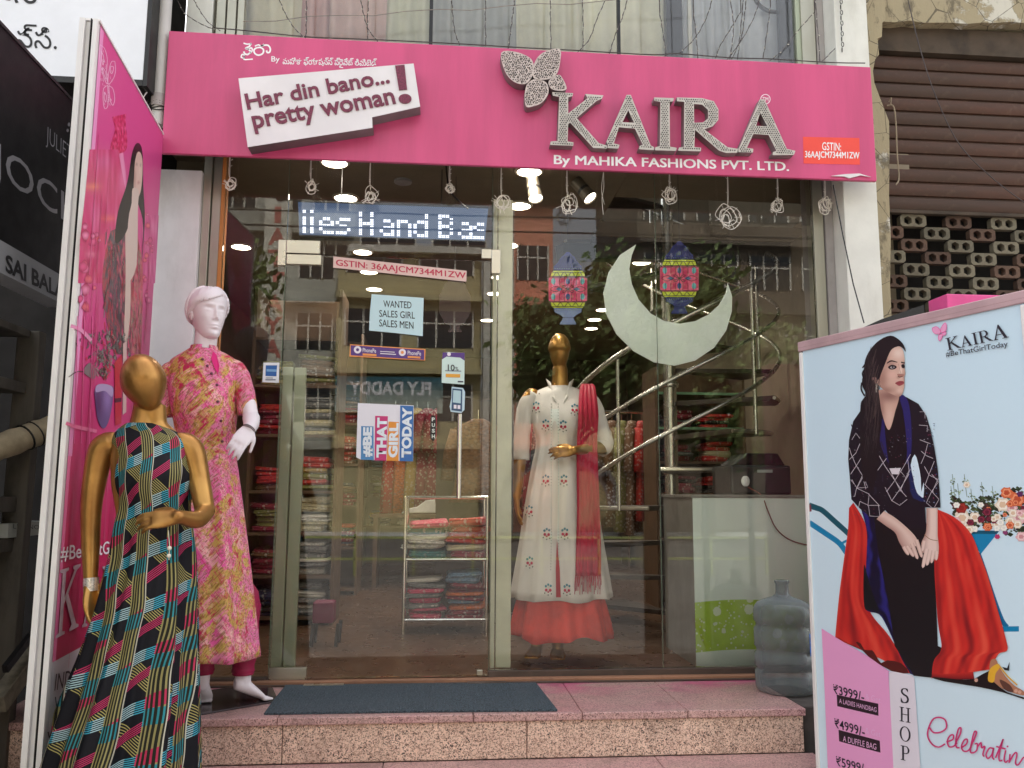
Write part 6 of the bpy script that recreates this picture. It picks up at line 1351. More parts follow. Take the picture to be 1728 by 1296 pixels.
for i in range(111):
    z = -.1125+.2268*i/110
    for q0, q1 in zip(HT, HT[1:]):
        if z <= q1[0] or q1 is HT[-1]: break
    w_ = max(0, min(1, (z-q0[0])/(q1[0]-q0[0]))); w_ = w_; rx, yf, yb = (q0[n_]*(1-w_)+q1[n_]*w_ for n_ in (1, 2, 3)); ring = []
    if i in (0, 110): rx *= .6; yf *= .8
    for j in range(144):
        a = 2*PI*j/144; x = rx*math.cos(a); s_ = math.sin(a)
        if s_ > 0: y = yb*s_
        else:
            y = yf*(-s_)**.9 if yf < 0 else yf
            y -= sum(A_*math.exp(-((x-x0)/sx_)**2-((z-z0)/sz_)**2) for x0, z0, sx_, sz_, A_ in BUMP)*min(1, -s_*1.6)
        ring.append(hp(x, y, z))
    rings.append(ring)
for it_ in range(2):
    rings = [[(rings[max(i-1, 0)][j]+rings[i][j]*2+rings[min(i+1, 110)][j])/4 for j in range(144)] for i in range(111)]
hb.loft(rings)
for s_ in (-1, 1):
    he(s_*.070, .010, -.006, .007, .017, .027); he(s_*.073, .013, .004, .008, .012, .013)
head = fuse('head', hb, WMAN, w1, .0017, 2)
# hair: moulded cap with combed locks
hh = MB()
def LOW(az):
    az = (az+PI) % (2*PI)-PI; key = [(-PI, -.75), (-2.2, -.55), (-1.75, -.35), (-1.45, -.12), (-1.0, .15), (-.5, .22), (0, .40), (.5, .58), (.9, .50), (1.2, .20), (1.5, -.15), (1.9, -.4), (2.4, -.6), (PI, -.75)]
    for (a0, v0), (a1, v1_) in zip(key, key[1:]):
        if a0 <= az <= a1: return v0+(v1_-v0)*(az-a0)/(a1-a0)
    return 0
def hs(az, el, r=1.0):     # point on the skull, az from the face (0) round, el from the equator
    x = math.sin(az)*math.cos(el); y = -math.cos(az)*math.cos(el); z = math.sin(el); return hp(x*.084*r, (y*.100+.004)*r, z*.104*r+.024)
for i in range(3, 17):
    pass
rings = []
for i in range(14):
    el = PI/2*i/13.5
    ring = []
    for j in range(36):
        az = 2*PI*j/36; fr_ = math.cos(az); lo = LOW(az)
        e = lo+(PI/2-lo)*i/13.5; ring.append(hs(az, e, 1.0+.015*math.sin(j*2.1+i*.2)))
    rings.append(ring)
hh.loft(rings)
for j in range(60):   # locks sweep from the crown parting to the rim
    az = 2*PI*j/60+random.uniform(-.05, .05); fr_ = math.cos(az); lo = LOW(az)+.02
    pts = []
    sweep = -1.9 < ((az+PI) % (2*PI)-PI) < .75
    for q in range(6):
        t_ = q/5; azn = (az+PI) % (2*PI)-PI; e = (1.12 if sweep else 1.35)+(lo-(1.12 if sweep else 1.35))*t_**(1.5 if sweep else 1); a = (.95+(azn-.95)*t_**.75) if sweep else az+.3*(1-t_); pts.append(hs(a, e, 1.028+.02*math.sin(t_*PI)))
    hh.tube(crom(pts, 3), [.003]+[.0052]*(len(crom(pts, 3))-2)+[.002], 6)
fuse('hair', hh, WMAN, w1, .0021, 1)
# kurta
t = T('batik_cloth')
va = t.pos('Object', (1, 1, 1), (0, math.radians(38), 0)); vb_ = t.pos('Object', (1, 1, 1), (0, math.radians(-42), 0))
def stretch(vec, s_):
    n = t.t.nodes.new('ShaderNodeMapping'); t.t.links.new(vec, n.inputs[0]); n.inputs['Scale'].default_value = s_; return n.outputs[0]
w_n = t.t.nodes.new('ShaderNodeTexNoise'); w_n.inputs['Scale'].default_value = 9; t.t.links.new(t.co.outputs['Object'], w_n.inputs[0])
nA = t.noise(11, 5, .65, stretch(va, (1.9, 1.9, .35)), .6); nB = t.noise(10, 5, .65, stretch(vb_, (1.9, 1.9, .38)), .8); nC = t.noise(9, 3, .5); nD = t.noise(70, 3, .6, stretch(vb_, (2.6, 2.6, .3)), .5); nE = t.noise(80, 3, .6, stretch(va, (2.6, 2.6, .3)), .5)
c = t.mix(nA.ramp(.42, .62), C(226, 92, 156), C(240, 184, 178)); c = t.mix(nB.ramp(.46, .56), c, C(200, 166, 86)); c = t.mix(nC.ramp(.52, .60)*.85, c, C(222, 122, 166))
c = t.mix((nA*nB).ramp(.29, .36), c, C(190, 24, 84)); c = t.mix(nD.ramp(.52, .57)*.75, c, C(130, 96, 40)); c = t.mix(nE.ramp(.57, .61)*.7, c, C(206, 36, 96)); c = t.mix(t.noise(60, 2).ramp(.60, .66)*.3, c, C(236, 200, 180))
BATIK = t.set(c, .65, bump=t.noise(300, 2), bstr=.1, spec=.3)
def fk(a, t_, end=False):
    if end: return .006*math.sin(a*3)
    k_ = max(0, (t_-.45)/.55); return k_*(.013*math.sin(a*7+t_*2)+.006*math.sin(a*13+1))+.003*math.sin(a*4+t_*14)
RK = []
for py, l, r, ry in ((590, 320, 368, .056), (599, 304, 386, .064), (610, 288, 400, .078), (628, 282, 407, .094), (655, 284, 404, .115), (690, 291, 400, .130), (720, 297, 396, .118), (755, 300, 394, .102), (800, 296, 400, .120), (860, 290, 408, .142), (950, 277, 418, .165), (1040, 274, 426, .18), (1108, 272, 432, .19)):
    a, b = wp(l, py), wp(r, py); RK.append(((a.x+b.x)/2, WY, (a.z+b.z)/2, (b.x-a.x)/2, ry))
ku = garment('kurta', RK, BATIK, w1, 120, 6, 0, fk, (1, 1), .003)
for pts, rr, yo in (([(378, 616), (398, 628), (410, 662), (415, 697)], [.038, .046, .042, .041], 0), ([(318, 618), (284, 632), (274, 668), (270, 702)], [.038, .048, .046, .044], 0)):
    P = crom([wp(a, b, WY-.012*i) for i, (a, b) in enumerate(pts)], 6); P = [p_ + V((0, .012*i/6, 0)) for i, p_ in enumerate(P)]; mbq = MB(); mbq.tube(P, [r_*(1+.02*math.sin(i*1.7)) for i, r_ in enumerate(clerp(rr, 6))], 28, caps=False); mbq.build('sleeve', BATIK, ku, smooth=True, angle=180, solid=.003)
# stand collar with the open notch, placket insert and buttons
HWf = V((math.sin(HW), -math.cos(HW), 0))
mm = MB(); cc = wp(344, 596); ring1 = []; ring2 = []
for j in range(29):
    a = HW-PI/2+math.radians(16)+(2*PI-math.radians(32))*j/28; ring1.append(V((cc.x+.064*math.cos(a), WY+.064*math.sin(a), cc.z-.014-.02*math.cos((a-HW+PI/2))*0))); ring2.append(V((cc.x+.054*math.cos(a), WY+.054*math.sin(a), cc.z+.030)))
mm.loft([ring1, ring2], False, False); mm.build('collar', BATIK, ku, smooth=True, angle=180, solid=.004)
bv = bvh(ku)
def decal_poly(bv, pts, off=.003):
    out = []
    for x, y in pts:
        p, n = hit(bv, x, y)
        if p: n = n if n.dot(CAM-p) > 0 else -n; out.append(p+n*off)
    return out
mm = MB(); P = decal_poly(bv, [(359, 594), (365, 600), (370, 618), (368, 632), (362, 622), (356, 606)], .0055)
if len(P) > 3: mm.add(P, [tuple(range(len(P)))]); mm.build('placket_insert', simple('magenta_cloth', C(206, 10, 110), .7), ku, solid=.001)
mm = MB()
for x, y in ((342, 607), (350, 618), (357, 631), (366, 650), (367, 678), (372, 760-50), (374, 745)):
    p, n = hit(bv, x, y)
    if p: n = n if n.dot(CAM-p) > 0 else -n; mb2 = MB(); mb2.lathe([(.0058, .003), (.0058, .0058), (.004, .0066)], p, 10, n); mb2.build('button', M('maroon_button', C(90, 30, 50), .3) if y == 607 else bpy.data.materials['maroon_button'], ku, smooth=True)
# leggings
LEG = M('magenta_legging', C(150, 16, 66), .6, var=.15, stretch=(1, 1, 3), vs=20)
for A_, kx, knee in ((ankL, 1, V((cx-.085, WY, zf(.50)))), (ankR, 1, V((cx+.12, WY, zf(.50))))):
    top_ = A_+V((0, 0, .30)); bot_ = A_+V((0, 0, -.0)); mbq = MB(); P = crom([knee.lerp(top_, .4), top_, bot_+V((0, 0, .04)), bot_], 8); mbq.tube(P, [r_+.003*math.sin(i*2.2) for i, r_ in enumerate(clerp([.062, .056, .046, .040], 8))], 20, caps=False); mbq.build('legging', LEG, w1, smooth=True, angle=180, solid=.002)
mm = MB(); p = wp(421, 722, WY-.17); a = (wp(396, 758, WY-.23)-p).normalized()
for q in (0, .006): mm.lathe([(.0268, q), (.0275, q+.0012), (.0268, q+.0024)], p+a*.002, 18, a)
mm.build('wrist_seam', M('seam_grey', C(140, 130, 134), .5), w1, smooth=True)

# ---------- gold mannequin in the window with the white kurta
VY = .34
v1 = thing('window_mannequin', 'gold mannequin behind the glass in a white embroidered kurta with crimson stole', 'mannequin', (oy(945, 900, VY).x, VY, .012))
def vp(px, py, Y=VY): return oy(px, py, Y)
mb = MB(); cx = vp(945, 680).x; zs_ = vp(945, 672).z; zf = lambda z: zs_+(z-1.40)*1.02
trunk(mb, cx, VY, zf, 0, .95)
limb(mb, [vp(945, 655), vp(945, 640), vp(945, 622)], [.05, .044, .042], 5, 16)
hc = vp(944, 594); rings = []
for i in range(1, 22):
    ph = -PI/2+PI*i/22; s_ = math.sin(ph); w = math.cos(ph); tap = (.86+.18*s_) if s_ < 0 else 1
    rings.append([hc+V((.064*w*tap*math.cos(a), .085*w*tap*math.sin(a), .105*s_)) for a in [2*PI*j/24 for j in range(24)]])
mb.loft(rings)
limb(mb, [vp(898, 668), vp(886, 690), vp(880, 740), vp(876, 790), vp(872, 838)], [.045, .044, .038, .033, .023], 6, 16); hand(mb, vp(872, 842), V((.06, -.12, -1)), V((1, 0, 0)), -1, .25, .9)
limb(mb, [vp(990, 668), vp(1004, 690), vp(1014, 728), vp(1018, 752, VY-.05)], [.045, .044, .040, .036], 6, 16)
limb(mb, [vp(1018, 754, VY-.05), vp(1000, 757, VY-.12), vp(968, 760, VY-.2)], [.036, .031, .023], 6, 16); hand(mb, vp(970, 760, VY-.195), V((-1, -.1, -.1)), V((-.1, .8, -.4)), -1, .35, .9)
limb(mb, [V((cx-.08, VY, zf(.86))), V((cx-.085, VY, zf(.48))), vp(905, 1085)], [.085, .052, .032], 6, 14); foot(mb, vp(905, 1085), vp(898, 1112, VY-.06))
limb(mb, [V((cx+.08, VY, zf(.86))), V((cx+.04, VY, zf(.48))), vp(941, 1088)], [.085, .052, .032], 6, 14); foot(mb, vp(941, 1088), vp(941, 1114, VY-.06))
fuse('body', mb, GOLD, v1, .005, 4)
WK = M('white_cotton', C(226, 220, 214), .75, var=.05, vs=12, bump=.1, bs=200, stretch=(1, 1, .3)); CORAL = M('coral_red_cloth', C(214, 62, 50), .7, var=.22, vs=5)
def fv(a, t_, end=False):
    if end: return .006*math.sin(a*6)
    k_ = max(0, (t_-.4)/.6); return k_*(.012*math.sin(a*9+1)+.006*math.sin(a*16))+.003*math.sin(a*4+t_*14)
def rset(L, Y, fr_): 
    out = []
    for py, l, r, ry in L: a, b = fr_(l, py), fr_(r, py); out.append(((a.x+b.x)/2, Y, (a.z+b.z)/2, (b.x-a.x)/2, ry))
    return out
vk = garment('kurta', rset(((652, 926, 964, .055), (657, 914, 977, .062), (664, 900, 992, .075), (676, 894, 1000, .092), (700, 894, 998, .125), (722, 900, 990, .13), (748, 907, 984, .108), (790, 899, 996, .135), (850, 888, 1006, .16), (930, 876, 1018, .18), (1008, 864, 1030, .2)), VY, vp), WK, v1, 120, 6, 0, fv, (1, 1), .002)
for pts, rr, yo in (([(902, 666), (888, 688), (881, 730), (880, 776)], [.044, .048, .043, .041], -.003), ([(988, 666), (1002, 688), (1013, 722), (1020, 748), (1012, 757)], [.044, .048, .045, .049, .048], -.02)):
    P = crom([vp(a, b, VY+yo*i) for i, (a, b) in enumerate(pts)], 6); mbq = MB(); mbq.tube(P, [r_*(1+.02*math.sin(i*1.9)) for i, r_ in enumerate(clerp(rr, 6))], 26, caps=False); mbq.build('sleeve', WK, vk, smooth=True, angle=180, solid=.002)
mm = MB()
for s_ in (-1, 1):
    mm.loft([[vp(945+s_*(6+2*j), 680-7*j, VY-.105+.012*j) for j in range(6)], [vp(945+s_*(13+2*j), 672-6.5*j, VY-.09+.018*j) for j in range(6)]], False, False)
mm.build('collar', WK, vk, smooth=True, angle=180, solid=.003)
def fq(a, t_, end=False):
    if end: return .014*math.sin(a*4+.5)+.006*math.sin(a*9)
    return min(1, t_*1.3)*(.016*math.sin(a*8+2)+.007*math.sin(a*19))-.012*(1-t_)
garment('underskirt', rset(((985, 884, 1010, .155), (1012, 874, 1020, .175), (1072, 866, 1032, .21)), VY, vp), CORAL, v1, 120, 6, 0, fq, (1, 1), .002)
bv = bvh(vk)
# embroidery: small sprigs with leaves, placket trim and dots
EM = [C(186, 30, 70), C(60, 130, 150), C(60, 70, 60), C(120, 30, 60)]; emats = [simple('embroidery_'+n_, c_, .7) for n_, c_ in zip(('crimson', 'teal', 'green', 'maroon'), EM)]
def sprig(px, py, bvx=None, s_=1.3):
    mbs = [MB() for _ in emats]
    def spot(mi, x, y, r):
        p, n = hit(bvx or bv, x, y)
        if not p: return
        n = n if n.dot(CAM-p) > 0 else -n; mbs[mi].lathe([(r, .001), (r*.8, .0032)], p, 7, n)
    for dx, dy, r in ((-2.5, 2, .0062), (2.5, 2.2, .0062), (0, 4.5, .004)): spot(0, px+dx*s_, py+dy*s_, r*s_)
    for dx, dy, r in ((-3, -3, .0052), (0, -5, .005), (3.2, -3.5, .0048)): spot(1, px+dx*s_, py+dy*s_, r*s_)
    for dx, dy, r in ((-4.5, 6, .0028), (4, 7, .0028), (0, 8.5, .0026)): spot(2, px+dx*s_, py+dy*s_, r*s_)
    e = thing_part = None
    for mb_, m_, nm in zip(mbs, emats, ('blossom', 'leaf', 'stem', 'x')):
        if mb_.v: o_ = mb_.build('embroidered_'+nm, m_, vk); o_['kind'] = 'stuff'
for x, y in ((263,468),(263,590),(525,605),(328,712),(447,718),(328,1090),(452,1090)): sprig(840+x/4.05, 540+y/4.05)
for x, y in ((215,85),(335,240),(458,238),(218,435),(345,620),(473,622)): sprig(840+x/4.05, 840+y/4.05)
mm = MB(); dots = MB()
for i in range(58):
    py = 682+i*4.9
    for px in (930.5+ (0 if py < 905 else -(py-905)*.02), 942+(0 if py < 905 else (py-905)*.03)):
        p, n = hit(bv, px, py)
        if p: n = n if n.dot(CAM-p) > 0 else -n; dots.lathe([(.0026, .001), (.0018, .003)], p, 6, n)
d = dots.build('trim_dot', simple('dark_trim', C(90, 96, 90), .5), vk); d['kind'] = 'stuff'
P1 = []; P2 = []
for i in range(26):
    py = 690+i*9; a, n = hit(bv, 929, py); b, n2_ = hit(bv, 943.5, py)
    if a and b: P1.append(a+V((0, -.002, 0))); P2.append(b+V((0, -.002, 0)))
t = T('sequin_placket'); t.set(t.mix(t.vor(260).ramp(.1, .5), C(206, 226, 216), C(236, 240, 236)), .35, bump=t.vor(260), bstr=.5)
mm = MB(); mm.loft([P1, P2], False, False); mm.build('placket', t.m, vk, solid=.001)
P = decal_poly(bv, [(939.5, 910), (941, 930), (944, 960), (946, 1008), (938, 1008), (937.5, 960), (938.5, 930)], .003); mm = MB(); mm.add(P, [tuple(range(len(P)))]); mm.build('slit', simple('crimson_lining', C(176, 20, 44), .7), vk, solid=.0008)
# stole
STO = M('crimson_stole', C(178, 16, 58), .6, var=.22, vs=14, stretch=(4, 1, .4), bump=.3, bs=60)
L = []; Rr = []
colsx = 9; rows = [(648, 980, 1000, VY+.02), (652, 979, 1004, VY-.06), (670, 977, 1007, VY-.12), (700, 976, 1010, VY-.155), (740, 974, 1008, VY-.155), (790, 973, 1009, VY-.17), (860, 974, 1012, VY-.19), (930, 972, 1014, VY-.205), (972, 971, 1014, VY-.21)]
rr_ = []
for i, (py, l, r, Y) in enumerate(rows):
    rr_.append([vp(l+(r-l)*j/18, py, Y+.007*math.sin(j*1.5+i*.2)) for j in range(19)])
mm = MB(); cols_ = [crom([rr_[i][j] for i in range(len(rows))], 4) for j in range(19)]; mm.loft(cols_, False, False); sto = mm.build('stole', STO, v1, smooth=True, angle=180, solid=.003)
mm = MB()
for j in range(34): x = 971+j*1.3; a = vp(x, 970, VY-.21); b = vp(x+random.uniform(-2, 2), random.uniform(986, 1004), VY-.21); mm.tube([a, (a+b)/2+V((random.uniform(-.004, .004), 0, 0)), b], .0016, 4)
d = mm.build('fringe', STO, sto); d['kind'] = 'stuff'
# ================================================================ INSIDE THE SHOP
LMP = bpy.data.materials.new('lit_lamp_disc'); LMP.use_nodes = True; nt = LMP.node_tree; nt.nodes.clear(); oo = nt.nodes.new('ShaderNodeOutputMaterial'); em = nt.nodes.new('ShaderNodeEmission'); em.inputs[0].default_value = (1, .90, .74, 1); em.inputs[1].default_value = 4.5; nt.links.new(em.outputs[0], oo.inputs[0])
RIM = M('lamp_rim', C(210, 200, 180), .4, .2)
LPOS = [(-.585, .23), (-.585, .77), (-.585, 1.9), (-.585, 2.45), (-.585, 3.02), (.47, .25), (.47, .80), (.47, 1.62), (.47, 2.5), (.47, 3.06), (.47, 4.2), (1.52, 1.48), (1.52, 1.95), (1.55, 3.6), (1.55, 4.05), (1.6, 4.5), (-1.45, 1.86)]
for i, (x, y) in enumerate(LPOS):
    row = {-.585: 'left', .47: 'middle', -1.45: 'far left'}.get(x, 'right')
    order = ['nearest', 'second', 'third', 'fourth', 'fifth', 'sixth'][[q for q in LPOS if q[0] == x or (row == 'right' and q[0] > 1)].index((x, y)) % 6]
    lab = f'{order} glowing round ceiling light in the {row} row inside the shop' if x != -1.45 else 'single glowing round ceiling light near the left wall of the shop'
    l_ = thing('ceiling_light', lab, 'ceiling light', (x, y, RZ), 'round ceiling lights inside the shop')
    mm = MB(); mm.lathe([(.066, -.001), (.066, -.006), (.02, -.0065)], (x, y, RZ), 28); mm.build('light_disc', LMP, l_)
    mm = MB(); mm.lathe([(.067, -.001), (.067, -.009), (.080, -.006), (.082, -.001)], (x, y, RZ), 28, caps=False); mm.build('rim', RIM, l_, smooth=True)
    ld_ = bpy.data.lights.new('lamp', 'SPOT'); ld_.energy = 6.5; ld_.color = (1, .90, .76); ld_.shadow_soft_size = .06; ld_.spot_size = math.radians(150); ld_.spot_blend = .8
    lo = bpy.data.objects.new('lamp', ld_); lo.location = (x, y, RZ-.03); S.collection.objects.link(lo); lo.parent = l_; lo.matrix_parent_inverse = Wm(l_).inverted()
SPG = M('grey_spotlight_body', C(104, 96, 84), .45, .2)
for i, (px, py, tx, tz_, lab) in enumerate(((901, 318, .10, -.95, 'left of two grey track spotlights under the fascia, lamp lit'), (984, 320, .5, -.8, 'right of two grey track spotlights under the fascia, tilted further right'))):
    c = oy(px, py, .30); ax = V((tx, -.35, tz_)).normalized(); s_ = thing('spotlight', lab, 'spotlight', c, 'track spotlights behind the glass')
    mm = MB(); mm.lathe([(.010, -.075), (.036, -.07), (.038, .0)], c, 24, ax, caps=True); mm.build('lamp_body', SPG, s_, smooth=True)
    mm = MB(); mm.lathe([(.037, .001), (.037, .018)], c, 24, ax); mm.build('black_ring', BLACK, s_, smooth=True)
    mm = MB(); mm.lathe([(.038, .019), (.042, .075), (.040, .076), (.036, .068)], c, 24, ax, caps=False); mm.build('reflector_collar', SPG, s_, smooth=True)
    mm = MB(); mm.lathe([(.0358, .066), (.0358, .068)], c, 20, ax); mm.build('lamp_lens', LMP, s_)
    ld_ = bpy.data.lights.new('lamp', 'SPOT'); ld_.energy = 9; ld_.color = (1, .93, .82); ld_.shadow_soft_size = .03; ld_.spot_size = math.radians(55); ld_.spot_blend = .7
    lo = bpy.data.objects.new('lamp', ld_); lo.location = c+ax*.09; lo.rotation_euler = ax.to_track_quat('-Z', 'Y').to_euler(); S.collection.objects.link(lo); lo.parent = s_; lo.matrix_parent_inverse = Wm(s_).inverted()
    mm = MB(); mm.tube([c-ax*.03, c-ax*.03+V((.0, .03, .05)), V((c.x, c.y+.03, RZ))], .006, 8); mm.build('bracket', BLACK, s_)
# LED word board
LY = .26; fl = lambda x, y: oy(x, y, LY)
led = thing('led_word_board', 'hanging LED word board with scrolling white letters behind the glass above the door', 'led board', fl(660, 375))
t = T('led_matrix_face'); x_, y_, z_ = t.xyz(); g1_ = ((x_*630).sin()*(z_*630).sin()); LEDF = t.set(t.mix(g1_.ramp(-.2, .6), C(48, 60, 78), C(98, 112, 134)), .45, emis=C(60, 76, 104), estr=.3)  # weak glow of the face stands in for light reflected on it
a, b, c_, d_ = fl(503, 341), fl(824, 352), fl(818, 407), fl(505, 397)
mm = MB(); mm.prism([(p.x, p.z) for p in (a, b, c_, d_)], (0, LY, 0), (1, 0, 0), (0, 0, 1), (0, 1, 0), .05); mm.build('board_case', LEDF, led)
mm = MB(); mm.bar(a+V((0, .02, .004)), b+V((0, .02, .004)), .06, .008); mm.bar(d_+V((0, .02, -.004)), c_+V((0, .02, -.004)), .06, .008); mm.build('board_edge', BLACK, led)
for x in (575, 745): p = fl(x, 345); mm = MB(); mm.tube([p+V((0, .02, 0)), V((p.x, LY+.02, RZ))], .003, 5); mm.build('hanger', BLACK, led)
FONT = {'i': ['1', '0', '1', '1', '1', '1', '1'], 'e': ['0000', '0000', '0110', '1001', '1111', '1000', '0111'], 's': ['0000', '0000', '0111', '1000', '0110', '0001', '1110'], 'H': ['1001', '1001', '1001', '1111', '1001', '1001', '1001'],
        'a': ['0000', '0000', '0110', '0001', '0111', '1001', '0111'], 'n': ['0000', '0000', '1110', '1001', '1001', '1001', '1001'], 'd': ['0001', '0001', '0111', '1001', '1001', '1001', '0111'], 'B': ['1110', '1001', '1001', '1110', '1001', '1001', '1110'], 'g': ['0000', '0000', '0111', '1001', '0111', '0001', '1110']}
LE = bpy.data.materials.new('lit_led'); LE.use_nodes = True; nt = LE.node_tree; nt.nodes.clear(); oo = nt.nodes.new('ShaderNodeOutputMaterial'); em = nt.nodes.new('ShaderNodeEmission'); em.inputs[0].default_value = (.86, .88, 1, 1); em.inputs[1].default_value = .75; nt.links.new(em.outputs[0], oo.inputs[0])
mm = MB()
for ch, x0 in (('i', 512), ('i', 525), ('e', 540), ('s', 568), ('H', 607), ('a', 642), ('n', 671), ('d', 699), ('B', 741), ('a', 774), ('g', 800)):
    for r_, rw in enumerate(FONT[ch]):
        for q, bit in enumerate(rw):
            x = x0+q*6.4
            if bit == '1' and x < 816:
                for e1 in (0, 2.9):
                    for e2 in ((0,) if r_ in (1, 4) else (0, 2.7)):
                        p = fl(x+e1, 355+(x-500)*.035+r_*5.7+e2); mm.box(p.x-.0030, p.x+.0030, LY-.004, LY-.002, p.z-.0026, p.z+.0026)
d = mm.build('lit_letter_dot', LE, led); d['kind'] = 'stuff'
mm = MB(); mm.tube(crom([V((oy(752, 300, .2).x, .2, RZ)), oy(758, 318, .2), oy(775, 340, .2), oy(790, 352, .24)]), .005, 6); o = mm.build('black_cable', BLACK, None); tag(o, 'black cable drooping from the ceiling onto the LED board', 'cable')

# ---- spiral stair
ST = thing('spiral_stair', 'steel spiral staircase with curved chrome handrails behind the right glass', 'staircase', (1.55, 1.35, .012))
scx, scy = 1.55, 1.35; PCH = 2.3
BRASS = M('warm_stainless_tube', C(206, 204, 194), .24, .9, var=.06, bump=0)
mm = MB(); mm.tube([(scx, scy, .012), (scx, scy, 3.6)], .044, 24); mm.build('centre_pole', BRASS, ST, smooth=True)
for z in (.45, 1.02, 1.6): mm = MB(); mm.lathe([(.05, 0), (.058, .01), (.058, .03), (.05, .04)], (scx, scy, z), 20); mm.build('pole_collar', BRASS, ST, smooth=True)
def hz(a): return .48+PCH*(a-PI)/(2*PI)
def hpnt(a, r, h): return V((scx+r*math.cos(a), scy+r*math.sin(a), hz(a)+h))
TRD = M('dark_stair_tread', C(72, 62, 54), .4, .2)
a = math.radians(120); n_ = 0
while hz(a) < 2.9:
    da = math.radians(15)
    mm = MB(); poly = [(scx+.05*math.cos(a+da), scy+.05*math.sin(a+da)), (scx+.05*math.cos(a-da), scy+.05*math.sin(a-da))]+[(scx+.70*math.cos(a+q), scy+.70*math.sin(a+q)) for q in (-da, -da/2, 0, da/2, da)]
    mm.prism(poly, (0, 0, hz(a)), (1, 0, 0), (0, 1, 0), (0, 0, 1), .03); tr_ = mm.build('tread', TRD, ST, bevel=.002)
    mm = MB(); mm.tube([hpnt(a+q, .70, .015-(hz(a+q)-hz(a))) for q in (-da, -da/2, 0, da/2, da)], .012, 6); mm.build('tread_edge', STEEL, tr_, smooth=True)
    mm = MB(); mm.tube([hpnt(a, .705, 0), hpnt(a, .705, .93)], .012, 10)
    if n_ % 2: mm.build('baluster', BRASS, ST, smooth=True)
    a += math.radians(36); n_ += 1
for h in (.30, .60, .93):
    mm = MB(); aa = [math.radians(130)+k*math.radians(7) for k in range(64)]; mm.tube([hpnt(q, .72, h) for q in aa if hz(q)+h < 3.6], .017 if h > .9 else .013, 12); mm.build('handrail', BRASS, ST, smooth=True)
# landing beams by the stair opening
mm = MB(); mm.box(1.03, 2.44, 1.36, 1.44, 2.50, RZ-.001); mm.bar((.75, 1.0, 2.42), (1.45, 1.3, 2.52), .09, .10); o = mm.build('landing_beam', BLACK, None); tag(o, 'black steel beam at the head of the spiral staircase', 'beam')
# ---- counter and things on it
cx0 = oy(1170, 900, .18).x
t = T('white_counter_laminate'); x_, y_, z_ = t.xyz(); vv = t.vor(11, 'F1', t.pos('Object', (1, .0, 1))); nz = t.noise(26, 2); wave = (x_*7).sin()*.012
band_ = (z_+wave).gt(.085)*(z_+wave).lt(.335); flo = (vv+(nz-.5)*.25).lt(.26); small = t.vor(42, 'F1', t.pos('Object', (1, 0, 1))).lt(.22)
c = t.mix(band_, C(224, 238, 230), t.mix(flo.max(small), C(166, 200, 70), C(216, 230, 200))); CNT = t.set(c, .15)
ct = thing('white_counter', 'glossy white counter with a lime green flower band right of the spiral stair', 'counter', ((cx0+2.05)/2, .45, .012))
mm = MB(); mm.box(cx0, 2.05, .18, .185, .012, .868); mm.build('front_panel', CNT, ct)
mm = MB(); mm.box(cx0, cx0+.02, .186, .75, .012, .868); mm.build('side_panel', M('grey_side_panel', C(120, 118, 112), .4), ct)
mm = MB(); mm.box(cx0-.01, 2.055, .17, .76, .869, .885); mm.build('counter_top', M('grey_counter_top', C(130, 130, 124), .3), ct, bevel=.003)
pr_ = thing('printer', 'black printer with a pale mouse shaped puck standing on the white counter', 'printer', oy(1285, 838, .34))
a = oy(1232, 815, .3); b = oy(1333, 815, .3); zb_ = .886; zt_ = oy(1280, 785, .3).z; zt2 = oy(1285, 766, .4).z
mm = MB(); mm.box(a.x, b.x, .28, .60, zb_, zt_); mm.build('printer_body', M('black_plastic', C(34, 36, 36), .4), pr_, bevel=.012)
mm = MB(); mm.prism([(a.x+.03, zt_+.001), (b.x-.01, zt_+.001), (b.x-.05, zt2), (a.x+.11, zt2)], (0, .33, 0), (1, 0, 0), (0, 0, 1), (0, 1, 0), .22); mm.build('paper_lid', M('dark_glossy_plastic', C(22, 24, 24), .2), pr_, bevel=.004)
mm = MB(); p = oy(1290, 795, .278); mm.box(p.x-.04, p.x+.045, .277, .2795, p.z-.008, p.z+.008); mm.build('name_plate', M('pale_label', C(150, 160, 156), .4), pr_)
mm = MB(); p = oy(1258, 812, .272); mm.ell(p, .024, .010, .030, 14); mm.build('round_plug', M('white_plastic', C(216, 220, 216), .3), pr_, smooth=True)
mm = MB(); mm.tube(crom([oy(1262, 822, .262), oy(1285, 836, .2), oy(1295, 860, .165), oy(1310, 892, .165), oy(1335, 912, .165), oy(1372, 922, .165)]), .0032, 6); o = mm.build('red_brown_cable', M('red_brown_rubber', C(120, 60, 52), .5), None, smooth=True); tag(o, 'thin red brown cable hanging down the white counter front', 'cable')
